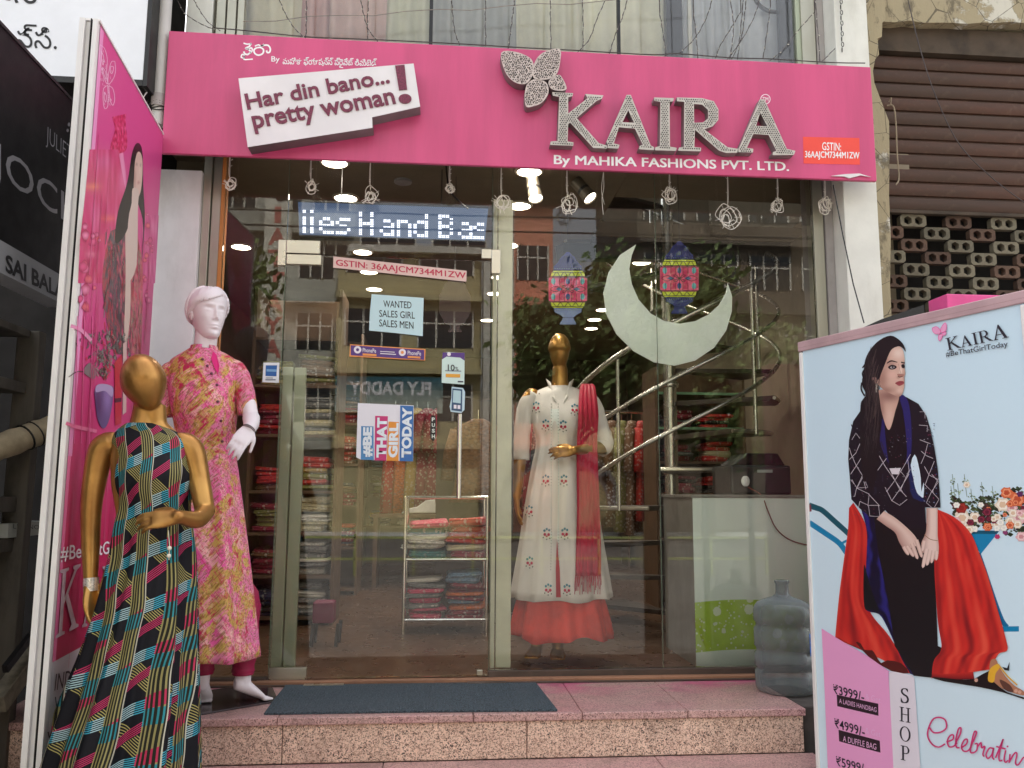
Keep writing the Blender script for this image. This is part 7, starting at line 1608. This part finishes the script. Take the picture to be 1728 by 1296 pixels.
# ---- cloth piles
PAL = {'cream': C(196, 186, 150), 'red': C(190, 44, 40), 'olive': C(130, 130, 70), 'grey': C(120, 120, 120), 'maroon': C(130, 24, 50), 'pink': C(200, 60, 100), 'navy': C(36, 46, 80), 'black': C(30, 28, 30), 'white': C(214, 210, 200), 'orange': C(214, 110, 50), 'teal': C(40, 110, 110), 'brown': C(110, 76, 50), 'blue': C(120, 150, 180), 'gold': C(180, 150, 80)}
FM = {}
for k_, c_ in PAL.items():
    t = T('folded_cloth_'+k_); n = t.noise(34, 4, .6, t.pos('Object', (1, 1, 2.2))); vo = t.vor(34)
    FM[k_] = t.set(t.mix(t.rnd(), t.mix(n.ramp(.48, .56), c_, sc(c_, .55)), t.mix((vo).lt(.35), c_, mixc(c_, (.7, .66, .6, 1), .5))), .8, bump=n, bstr=.3)
def folded(w, d, h):
    """one folded garment: rounded slab with a soft bulging front edge"""
    mb = MB(); rings = []
    for i in range(15):
        z = -1+2*i/14; k_ = (1-abs(z)**3*.10)-.045*max(0, math.cos(z*7.5+w*40))**2; ring = []
        for j in range(20):
            a = 2*PI*j/20; cx_, sy_ = math.cos(a), math.sin(a); ex = .28
            x = w/2*k_*math.copysign(abs(cx_)**ex, cx_); y = d/2*k_*math.copysign(abs(sy_)**ex, sy_)
            ring.append(V((x+.004*math.sin(a*3+i), y+.004*math.sin(a*5), h/2*z+.0025*math.sin(a*2+i*.5))))
        rings.append(ring)
    mb.loft(rings); me = mb.mesh('folded_garment'); me.shade_smooth(); return me
FOLD = [folded(.27, .30, .034), folded(.25, .30, .046), folded(.28, .31, .026)]
FMS = {}
def stack(x, y, z, n, cols, label, w=1.0, parent=None, group=None, hmul=1.0):
    rt = thing('clothes_stack', label, 'folded clothes', (x, y, z), group); zz = z
    for i in range(n):
        v_ = random.randrange(3); k_ = random.choice(cols); key = (v_, k_)
        if key not in FMS: q = FOLD[v_].copy(); q.materials.append(FM[k_]); FMS[key] = q
        h = (.034, .046, .026)[v_]*hmul; zz += h/2
        inst('folded_garment', FMS[key], (x+random.uniform(-.018, .018), y+random.uniform(-.02, .02), zz), rt, (random.uniform(-.05, .05), random.uniform(-.07, .07), random.uniform(-.12, .12)), (w*random.uniform(.86, 1.04), 1, hmul*random.uniform(.8, 1.15))); zz += h/2*.95
    return rt
SHF = M('brown_shelf_board', C(96, 74, 56), .5, var=.15)
def shelf_unit(label, x0, x1, y0, y1, zs_, top=2.3, mat=SHF, side=True):
    rt = thing('shelf_unit', label, 'shelves', ((x0+x1)/2, (y0+y1)/2, .012))
    if side:
        for x in (x0, x1): mm = MB(); mm.box(x-.01, x+.01, y0, y1, .012, top); mm.build('side_board', mat, rt)
    mm = MB(); mm.box(x0, x1, y1-.01, y1, .012, top); mm.build('back_board', mat, rt)
    for z in zs_: mm = MB(); mm.box(x0+.011, x1-.011, y0, y1-.011, z-.02, z); mm.build('shelf', mat, rt)
    return rt
shelf_unit('brown wooden shelves with folded clothes behind the door hinge side', -1.28, -.70, 1.65, 2.05, (.07, .34, .62, .90, 1.28, 1.62, 1.95))
where = {.34: 'second shelf', .62: 'third shelf', .90: 'fourth shelf', 1.28: 'fifth shelf', 1.62: 'top shelf'}
for z, n, a_, b_, hm in ((.07, 6, ['grey', 'black', 'white'], ['black', 'navy'], 1), (.34, 6, ['cream', 'white', 'grey'], ['brown', 'maroon'], 1), (.62, 7, ['cream', 'white'], ['olive', 'maroon'], 1), (.90, 6, ['olive', 'red', 'gold'], ['red', 'brown'], 1.15), (1.28, 7, ['cream', 'grey', 'black'], ['red', 'maroon'], 1), (1.62, 6, ['brown', 'olive', 'grey'], ['gold', 'olive'], 1.1)):
    wh = where.get(z, 'lowest shelf')
    stack(-.86, 1.84, z, n, a_, f'right pile of {a_[0]} and {a_[1]} clothes on the {wh} of the brown shelves', 1.0, hmul=hm); stack(-1.13, 1.84, z, n-1, b_, f'left pile of folded {b_[0]} clothes on the {wh} of the brown shelves', .95)
shelf_unit('tall brown shelves full of folded clothes deeper along the left side', -1.30, -.70, 3.3, 3.7, (.07, .42, .78, 1.14, 1.5, 1.86))
for k_, z in enumerate((.42, .78, 1.14, 1.5)): stack(-.86, 3.5, z, 7, ['maroon', 'red', 'brown', 'navy'], ['lowest', 'second', 'third', 'top'][k_]+' visible pile of dark red clothes on the deeper left shelves')
bs = shelf_unit('wide back wall shelves with rows of folded clothes', -.9, 2.35, 6.1, 6.5, (.5, .85, 1.2, 1.55, 1.9), top=2.2)
for j, z in enumerate((.5, .85, 1.2, 1.55)):
    for i in range(9): stack(-.7+i*.36, 6.28, z, 6, random.sample(list(PAL), 3), f'folded clothes pile {["first","second","third","fourth","fifth","sixth","seventh","eighth","ninth"][i]} from left on the {["lowest","second","third","top"][j]} back wall shelf', .95, group='piles on the back wall shelves')
# chrome display rack
rk = thing('display_rack', 'chrome framed display rack of folded clothes seen through the door glass', 'display rack', (.055, 1.42, .012))
rx0, rx1, ry0, ry1 = -.205, .315, 1.26, 1.60; rt_z = .86
for x in (rx0, rx1):
    for y in (ry0, ry1): mm = MB(); mm.tube([(x, y, .012), (x, y, rt_z)], .012, 10); mm.build('leg', CHROME, rk, smooth=True)
for z in (.10, .47, rt_z):
    for (p, q) in (((rx0, ry0), (rx1, ry0)), ((rx0, ry1), (rx1, ry1)), ((rx0, ry0), (rx0, ry1)), ((rx1, ry0), (rx1, ry1))): mm = MB(); mm.tube([(p[0], p[1], z), (q[0], q[1], z)], .010, 8); mm.build('rail', CHROME, rk, smooth=True)
for z in (.10, .47): mm = MB(); mm.box(rx0+.012, rx1-.012, ry0+.012, ry1-.012, z-.004, z+.004); mm.build('shelf', STEEL, rk)
stack(-.075, 1.43, .105, 8, ['white', 'grey', 'pink'], 'left pile of thin white and pink clothes on the lower rack shelf', .9, hmul=.8); stack(.19, 1.43, .105, 10, ['navy', 'blue', 'orange', 'maroon'], 'right pile of thin navy and orange clothes on the lower rack shelf', .9, hmul=.8)
stack(-.075, 1.43, .475, 6, ['teal', 'white', 'pink', 'red'], 'left pile of teal white and pink clothes on the upper rack shelf', .95, hmul=1.2); stack(.19, 1.43, .475, 6, ['red', 'maroon', 'cream'], 'right pile of red and maroon clothes on the upper rack shelf', .95, hmul=1.3)
# heap of loose clothes on the rack
# ---- hanging garments
def hang(x, y, ztop, L_, col, label, w=.21, yaw=0, group=None, sleeves=True):
    rt = thing('hanging_kurta', label, 'garment', (x, y, ztop), group); mb = MB(); cs, sn = math.cos(yaw), math.sin(yaw)
    tr_ = lambda p: V((x+p.x*cs-p.y*sn, y+p.x*sn+p.y*cs, p.z))
    rings = []
    for z, rx, ry in ((0, .045, .03), (-.03, .10, .04), (-.07, w*.95, .05), (-.16, w*.92, .06), (-.35, w*.85, .055), (-.5, w*.9, .06), (-L_, w*1.12, .075)):
        rings.append([tr_(V(((rx+.010*math.sin(a*7+x*9)*(-z))*math.cos(a), (ry+.008*math.sin(a*5))*math.sin(a), 0)))+V((0, 0, ztop+z)) for a in [2*PI*j/32 for j in range(32)]])
    mb.loft(rings, True, False); mb.build('body_cloth', FM[col], rt, smooth=True, angle=180, solid=.003)
    if sleeves:
        for s_ in (-1, 1):
            mb = MB(); mb.tube([tr_(V((s_*w*.82, 0, 0)))+V((0, 0, ztop-.09)), tr_(V((s_*(w*1.08), 0, 0)))+V((0, 0, ztop-.25)), tr_(V((s_*w*1.22, 0, 0)))+V((0, 0, ztop-.46))], [.055, .05, .045], 14, caps=False); mb.build('sleeve', FM[col], rt, smooth=True, angle=180, solid=.003)
    mb = MB(); mb.tube([V((x, y, ztop-.01)), V((x, y, ztop+.07))], .003, 5); mb.build('hanger_hook', CHROME, rt)
hang(.29, 2.1, 1.44, .62, 'brown', 'brown olive kurta hanging behind the pull bar of the door', .19)
mm = MB(); mm.box(-.02, .62, 2.2, 2.23, .012, 1.6); o = mm.build('dark_panel', M('dark_brown_panel', C(52, 40, 32), .5), None); tag(o, 'dark brown upright panel behind the hanging olive kurta', 'panel')
rl = thing('garment_rail', 'chrome garment rail with dark red clothes behind the window mannequin', 'clothes rail', (1.3, 3.2, .012))
for x in (.75, 1.95): mm = MB(); mm.tube([(x, 3.2, .012), (x, 3.2, 1.62)], .014, 10); mm.build('upright', CHROME, rl, smooth=True)
mm = MB(); mm.tube([(.75, 3.2, 1.62), (1.95, 3.2, 1.62)], .013, 10); mm.build('rail', CHROME, rl, smooth=True)
for i in range(13): hang(.82+i*.09, 3.2, 1.54, random.uniform(.8, 1.05), random.choice(['maroon', 'black', 'red', 'brown', 'navy', 'olive', 'orange', 'maroon']), f'{["first","second","third","fourth","fifth","sixth","seventh","eighth","ninth","tenth","eleventh","twelfth","thirteenth"][i]} garment from left on the chrome rail behind the window mannequin', .19, math.radians(68), 'clothes on the chrome garment rail')
for i in range(9): hang(-.45+i*.11, 4.4, 1.75, 1.1, random.choice(['red', 'orange', 'gold', 'maroon', 'pink']), f'{["first","second","third","fourth","fifth","sixth","seventh","eighth","ninth"][i]} bright garment from left in the row deep inside the shop', .19, math.radians(60), 'bright garments deep inside the shop')
# right wall shelves with green light put into the edge colour
GE = M('green_lit_edge', C(110, 150, 120), .2)
ru = shelf_unit('open shelves on the right wall behind the spiral stair', 1.72, 2.44, 2.35, 2.75, (.55, .9, 1.15, 1.42, 1.70), top=1.9)
for z in (1.42, 1.70): mm = MB(); mm.box(1.731, 2.43, 2.335, 2.349, z-.02, z); mm.build('shelf_edge', GE, ru)
for j, z in enumerate((.9, 1.15, 1.42)): stack(1.92, 2.55, z, 4, ['maroon', 'black', 'grey'], ['low', 'middle', 'upper'][j]+' dark clothes pile at the left of the right wall shelves', .9); stack(2.24, 2.55, z, 4, ['red', 'cream', 'black'], ['low', 'middle', 'upper'][j]+' red and cream pile at the right of the right wall shelves', .9)
# low dark desk with bags
dk = thing('low_desk', 'low dark desk with a white bag deep inside the shop', 'desk', (-.3, 4.0, .012))
mm = MB(); mm.box(-.62, .35, 3.8, 4.2, .66, .69); mm.build('desk_top', SHF, dk); 
for x in (-.58, .31): mm = MB(); mm.box(x-.02, x+.02, 3.82, 4.18, .012, .659); mm.build('desk_side', SHF, dk)
mm = MB(); mm.prism([(-.35, .70), (-.02, .70), (-.03, .83), (-.12, .82), (-.2, .76), (-.3, .74)], (0, 3.9, 0), (1, 0, 0), (0, 0, 1), (0, 1, 0), .12); o = mm.build('white_bag', M('white_bag_vinyl', C(214, 214, 208), .4), None, bevel=.01); tag(o, 'slouching white bag lying on the low dark desk', 'bag')
# pink stool by the door
st_ = thing('pink_reflection_box', 'small pink and black box just inside the door standing in for a reflection', 'reflection_box', (-.62, .95, .012))
mm = MB(); mm.box(-.71, -.59, .87, 1.0, .14, .26); mm.build('pink_box_body', M('pink_plastic', C(120, 24, 70), .5), st_, bevel=.01)  # box added in place of a pink reflection in the door glass
mm = MB()
for x in (-.71, -.57):
    mm = MB(); mm.bar((x, .86, .014), (x+.01, .87, .14), .02, .02); mm.build('leg', BLACK, st_); mm = MB(); mm.bar((x, 1.01, .014), (x+.01, 1.0, .14), .02, .02); mm.build('leg', BLACK, st_)

# ================================================================ ACROSS THE ROAD (seen reflected in the glass)
CRM = M('cream_render', C(196, 184, 140), .8, var=.1, vs=.8, dirt=C(140, 124, 90), dirtk=.5, bump=0); GRB = M('grey_render', C(190, 190, 178), .8, var=.15, vs=.7, dirt=C(90, 86, 80), dirtk=.6, bump=0); PNB = M('salmon_render', C(236, 160, 132), .8, var=.1, vs=.8, bump=0)
WND = M('dark_window_glass', C(40, 44, 46), .15, var=.2, bump=0); WHF = M('white_window_frame', C(216, 212, 200), .5, bump=0)
def block(name, label, x0, x1, y, z1, mat, fl_, cols, par=.9, depth=10, wz=(1.1, 2.3)):
    rt = thing(name, label, 'building', ((x0+x1)/2, y-depth/2, GZ)); mm = MB(); mm.box(x0, x1, y-depth, y, GZ, z1); mm.build('wall', mat, rt)
    mm = MB(); mm.box(x0-.1, x1+.1, y+.001, y+.35, z1-.3, z1); mm.build('parapet', WHF, rt)
    fh = 3.2; cw = (x1-x0)/cols
    for f in range(fl_):
        zf_ = GZ+3.6+f*fh
        if zf_+wz[1] > z1: break
        mm = MB(); mm.box(x0, x1, y+.001, y+.5, zf_-.12, zf_+.12); mm.build('ledge', mat, rt)
        for c in range(cols):
            xa_ = x0+cw*(c+.12); xb_ = x0+cw*(c+.88); mm = MB(); mm.box(xa_, xb_, y-.02, y+.02, zf_+wz[0], zf_+wz[1]+.4); w = mm.build('window', WND, rt)
            mm = MB()
            for q in (0, .33, .66, 1): xx = xa_+(xb_-xa_)*q; mm.box(xx-.04, xx+.04, y+.021, y+.07, zf_+wz[0], zf_+wz[1]+.4)
            mm.box(xa_, xb_, y+.021, y+.06, zf_+wz[0]+1.0, zf_+wz[0]+1.07); mm.build('frame', WHF, w)
    return rt
YB = -31.4
def vx(px, D=31.4): return oy(px, 700, D).x
def vz(py, D=31.4, px=750): return oy(px, py, D).z
b1 = block('cream_building', 'cream building across the road reflected in the door glass', vx(585), vx(832), YB, vz(420), CRM, 3, 2)
b2 = block('grey_building', 'grey building across the road reflected in the left pane', vx(330), vx(583), YB-1.2, 17, GRB, 4, 3)
b3 = block('salmon_building', 'salmon building across the road reflected above the window mannequin', vx(866), vx(935), YB-.4, vz(330), PNB, 3, 1)
b4 = block('low_building', 'low cream building across the road behind the reflected tree', vx(937), vx(1085), YB-2, 6.5, CRM, 1, 2)
b6 = block('brown_building', 'tall brown building across the road reflected behind the stair', vx(1090), vx(1900), YB-1, 18, M('brown_render', C(120, 108, 94), .85, var=.15, vs=.7, bump=0), 4, 9)
b5 = block('side_building', 'tall grey building closing the far left of the reflected street', vx(-500), vx(328), YB-.5, 15, GRB, 4, 8)
mm = MB(); mm.box(vx(834), vx(865), YB-.3, YB+.6, GZ, 13.6); o = mm.build('white_column', WHF, None); tag(o, 'tall white column between the reflected cream and salmon buildings', 'column')
sg = thing('vertical_sign', 'tall white vertical sign with red letters across the road', 'sign board', (vx(450), YB, 8))
sx_a, sx_b = vx(430), vx(476); mm = MB(); mm.box(sx_a, sx_b, YB-.6, YB-.2, vz(625, px=450), vz(330, px=450)); mm.build('sign_face', M('off_white_sign', C(226, 222, 206), .5, bump=0), sg)
zt_ = vz(345, px=450); zb_ = vz(610, px=450); nL = 7
for i, chh in enumerate('IATTAYA'):
    me = text_mesh(chh, .03); z1_ = zt_-(zt_-zb_)*i/nL; z0_ = z1_-(zt_-zb_)/nL*.78; cxx = (sx_a+sx_b)/2; w2 = .38 if chh != 'I' else .14
    place_text('sign_letter', me, V((cxx+w2, YB-.19, z1_)), V((cxx-w2, YB-.19, z1_)), V((cxx+w2, YB-.19, z0_)), V((0, 1, 0)), .01, M('faded_red_paint', C(200, 120, 108), .6, bump=0), sg)
bn = thing('shop_banner', 'teal and cream FLY DADDY banner across the road reflected in the door', 'banner', (vx(680), YB+.3, vz(665)))
t = T('teal_banner'); x_, y_, z_ = t.xyz(); zc_ = vz(665); t.set(t.mix((z_-zc_).ramp(-.9, .7), C(196, 204, 190), C(34, 98, 112)), .6); bxa, bxb = vx(588), vx(768)
mm = MB(); mm.box(bxa, bxb, YB+.505, YB+.55, vz(700), vz(640)); mm.build('banner_face', t.m, bn)
me = text_mesh('FLY DADDY', .035); place_text('banner_lettering', me, V((bxb-.5, YB+.55, vz(648))), V((bxa+.6, YB+.55, vz(648))), V((bxb-.5, YB+.55, vz(671))), V((0, 1, 0)), .01, WHITEL, bn)
me = text_mesh('TRENDY WEAR', .02)
ar = thing('gate_arch', 'arched white gate sign across the road reflected over the white kurta', 'arch sign', (vx(955), -27, 1))
ac = oy(945, 860, 27.0); RA = 2.35; mm = MB(); in_ = []; ou = []
mm2 = MB(); ring_a = [V((ac.x+RA*math.cos(a_), -27.0, ac.z+RA*math.sin(a_))) for a_ in [PI*k_/24 for k_ in range(25)]]; ring_b = [V((ac.x+(RA-.5)*math.cos(a_), -27.0, ac.z+(RA-.5)*math.sin(a_))) for a_ in [PI*k_/24 for k_ in range(25)]]
mm.loft([ring_a, ring_b], False, False); mm.build('arch_band', M('pale_arch', C(196, 190, 190), .6, bump=0), ar, solid=.08)
mm = MB(); mm.tube([p+V((0, .05, .03)) for p in ring_a], .04, 6); mm.tube([V((ac.x+RA, -27, ac.z)), V((ac.x+RA, -27, GZ))], .06, 8); mm.tube([V((ac.x-RA, -27, ac.z)), V((ac.x-RA, -27, GZ))], .06, 8); mm.build('arch_tube', WHF, ar, smooth=True)
for i, chh in enumerate('All India Velama'):
    if chh == ' ': continue
    a_ = math.radians(18+i*7.6); me = text_mesh(chh, .02); rr_ = RA-.38; w_ = .13; p = V((ac.x+rr_*math.cos(a_), -26.94, ac.z+rr_*math.sin(a_))); up_ = V((math.cos(a_), 0, math.sin(a_))); rt_ = V((-math.sin(a_), 0, math.cos(a_)))*1.0
    h_ = .26 if chh.isupper() or chh in 'ld' else .19
    place_text('arch_letter', me, p+up_*h_-rt_*w_, p+up_*h_+rt_*w_, p-rt_*w_, V((0, 1, 0)), .01, BLACKL, ar)
# trees across the road
LEAF = M('street_tree_leaf', C(112, 130, 74), .6, var=.5, vs=1.2, bump=0); BARK = M('street_tree_bark', C(96, 80, 64), .9)
def tree(x, y, h, r, label, n=15000):
    rt = thing('street_tree', label, 'tree', (x, y, GZ)); mb = MB(); mb.tube([(x, y, GZ), (x+.1, y, GZ+h*.3), (x-.1, y, GZ+h*.55)], [.28, .2, .13], 10)
    tips = []
    for k_ in range(9):
        a_ = k_*.7; d_ = V((math.cos(a_), math.sin(a_), .8)); p = V((x, y, GZ+h*.35+k_*.2)); tips.append(p+d_*r*.8); mb.tube([p, p+d_*r*.4+V((0, 0, .2)), p+d_*r*.8], [.1, .06, .03], 6)
    mb.build('trunk', BARK, rt, smooth=True); mb = MB()
    cl = [(random.gauss(0, .5)*r, random.gauss(0, .5)*r, random.gauss(0, .42)*r) for _ in range(46)]
    for _ in range(n):
        c_ = random.choice(cl); p = V((x+c_[0]+random.gauss(0, .22)*r, y+c_[1]+random.gauss(0, .22)*r, GZ+h*.72+c_[2]+random.gauss(0, .17)*r)); a_ = V((random.gauss(0, 1), random.gauss(0, 1), random.gauss(0, 1))).normalized(); b_ = a_.orthogonal().normalized(); c2_ = a_.cross(b_); s_ = random.uniform(.09, .22)
        mb.add([p+b_*s_, p+c2_*s_*.5, p-b_*s_, p-c2_*s_*.5], [(0, 1, 2, 3)])
    d = mb.build('crown', LEAF, rt, recalc=False); return rt
tree(vx(1055, 24), -24.2, 9.9, 2.3, 'leafy street tree across the road reflected around the crescent moon')
tree(vx(1190, 26), -26, 9.0, 2.8, 'second leafy street tree right of the first across the road')
tree(vx(965, 26), -26.2, 8.8, 1.7, 'slim leafy street tree left of the big one across the road')
tree(vx(260, 25), -25, 9.5, 2.8, 'leafy street tree at the left end of the street across the road')
# hedge and railing of the road divider
hd = thing('divider_rail', 'low metal divider rail in the middle of the road reflected low in the glass', 'railing', (0, -14, GZ))
mm = MB()
for z in (.35, .8): mm.bar((-14, -14, GZ-.12+z), (16, -14, GZ-.12+z), .05, .05)
for k_ in range(25): mm.bar((-14+k_*1.25, -14, GZ-.12), (-14+k_*1.25, -14, GZ+.75), .05, .05)
mm.build('rail', M('yellow_green_paint', C(170, 176, 110), .5, bump=0), hd)
# parked motor scooters are left out; overhead wires cross the street
for k_ in range(4):
    mm = MB(); z0_ = 5.6+k_*.6; mm.tube([(-20, -9-k_, z0_), (-6, -9-k_, z0_-.5), (6, -9-k_, z0_-.4), (20, -9-k_, z0_+.3)], .015, 5); o = mm.build('overhead_wire', BLACK, None); tag(o, ['lowest', 'second', 'third', 'highest'][k_]+' overhead wire crossing the street behind the viewer', 'wire', 'overhead street wires')

# ================================================================ CLUTTER AT THE FAR LEFT
XC = -1.66; fX = lambda x, y: onp(x, y, V((XC, 0, 0)), V((1, 0, 0)))
def zz_(py, px=60): return fX(px, py).z
def yy_(px, py=700): return fX(px, py).y
GW = M('weathered_grey_wood', C(88, 82, 74), .8, var=.3, vs=10, stretch=(1, 1, .15), dirt=C(46, 42, 38), dirtk=.6); GMT = M('grey_metal_cupboard', C(96, 100, 98), .5, .2, var=.15, stretch=(1, 1, .2))
sl_ = thing('street_stall', 'dark wooden street stall with shelves at the far left edge', 'stall', (XC-.2, -1.4, GZ))
def sbx(name, mat, y0, y1, z0, z1, x0=XC-.3, x1=XC, **k): mm = MB(); mm.box(x0, x1, y0, y1, z0, z1); return mm.build(name, mat, sl_, **k)
sbx('post', GW, -1.60, -1.52, GZ+.002, zz_(470), XC-.06, XC+.05, bevel=.005); sbx('post', GW, -.62, -.56, GZ+.002, zz_(560), XC-.06, XC+.03, bevel=.005)
sbx('back_panel', DARK, -2.4, -.40, GZ+.002, zb0-.002, XC-.34, XC-.305)
for pa, pb_ in ((560, 572), (650, 668), (838, 862), (905, 925), (1130, 1150)): sbx('plank', GW, -2.3, -.62, zz_(pb_), zz_(pa), XC-.3, XC-.005, bevel=.003)
for k_ in range(6): sbx('cupboard_panel', GMT, -1.5+k_*.15, -1.5+k_*.15+.14, zz_(648), zz_(573), XC-.20, XC-.185+.006*(k_ % 2))
for k_ in range(4): sbx('cupboard_panel', GMT, -1.46+k_*.22, -1.46+k_*.22+.205, zz_(836), zz_(672), XC-.25, XC-.235+.008*(k_ % 2))
for k_ in range(5): sbx('lower_board', GW, -2.2+k_*.33, -2.2+k_*.33+.318, GZ+.004, zz_(926), XC-.16+.006*(k_ % 2), XC-.14+.006*(k_ % 2))
mm = MB(); mm.bar(fX(-30, 1190)+V((.05, 0, 0)), fX(78, 1050)+V((.05, 0, 0)), .06, .07); mm.build('leaning_plank', M('pale_splintered_wood', C(130, 122, 106), .8, var=.3, vs=20), sl_, bevel=.004)
mm = MB(); mm.bar(fX(-30, 1130)+V((.08, 0, 0)), fX(60, 1020)+V((.08, 0, 0)), .02, .03); mm.build('rail', BLACK, sl_)
rb = thing('cloth_roll', 'pale beige wrapped roll tied with cord sticking out of the stall', 'roll', fX(45, 725))
a = fX(6, 752)+V((.0, 0, 0)); b = fX(62, 706)+V((.14, .02, 0)); a2 = a+(a-b)*.3
mm = MB(); ax = (b-a2).normalized(); P_ = [a2.lerp(b, k_/12) for k_ in range(13)]; mm.tube(P_+[b+ax*.008], [.050+.003*math.sin(k_*2.1) for k_ in range(13)]+[.038], 18); mm.build('roll_cover', M('beige_wrap', C(176, 160, 132), .8, var=.2, vs=14), rb, smooth=True, angle=60)
mm = MB(); 
for t_ in (.45, .55, .78): p = a2.lerp(b, t_); mm.lathe([(.053, -.003), (.056, 0), (.053, .003)], p, 16, (ax+V((.1, .1, .2))).normalized())
mm.build('cord', BLACK, rb)
q = thing('paper_box', 'white cardboard box with grey lettering on the stall shelf', 'box', fX(45, 893))
y0_, y1_ = yy_(12, 893), yy_(84, 893); mm = MB(); mm.box(XC-.12, XC+.004, y0_, y1_, zz_(905, 40), zz_(882, 40)); mm.build('box_body', M('pale_card', C(176, 178, 170), .7), q)
write('printed_lettering', "L'DENOR", fX, V((1, 0, 0)), ((20, 884), (72, 886), (20, 892)), M('grey_print', C(80, 84, 86), .6), q, .0052, .0)
mm = MB(); q0 = fX(96, 560); mm.tube(crom([V((XC+.02, -1.3, zz_(420))), V((XC+.03, -1.25, zz_(560))), V((XC+.02, -1.3, zz_(640))), V((XC+.03, -1.1, zz_(690)))], 5), .004, 5); o = mm.build('loose_cable', BLACK, None); tag(o, 'loose black cable hanging in front of the dark stall', 'cable')
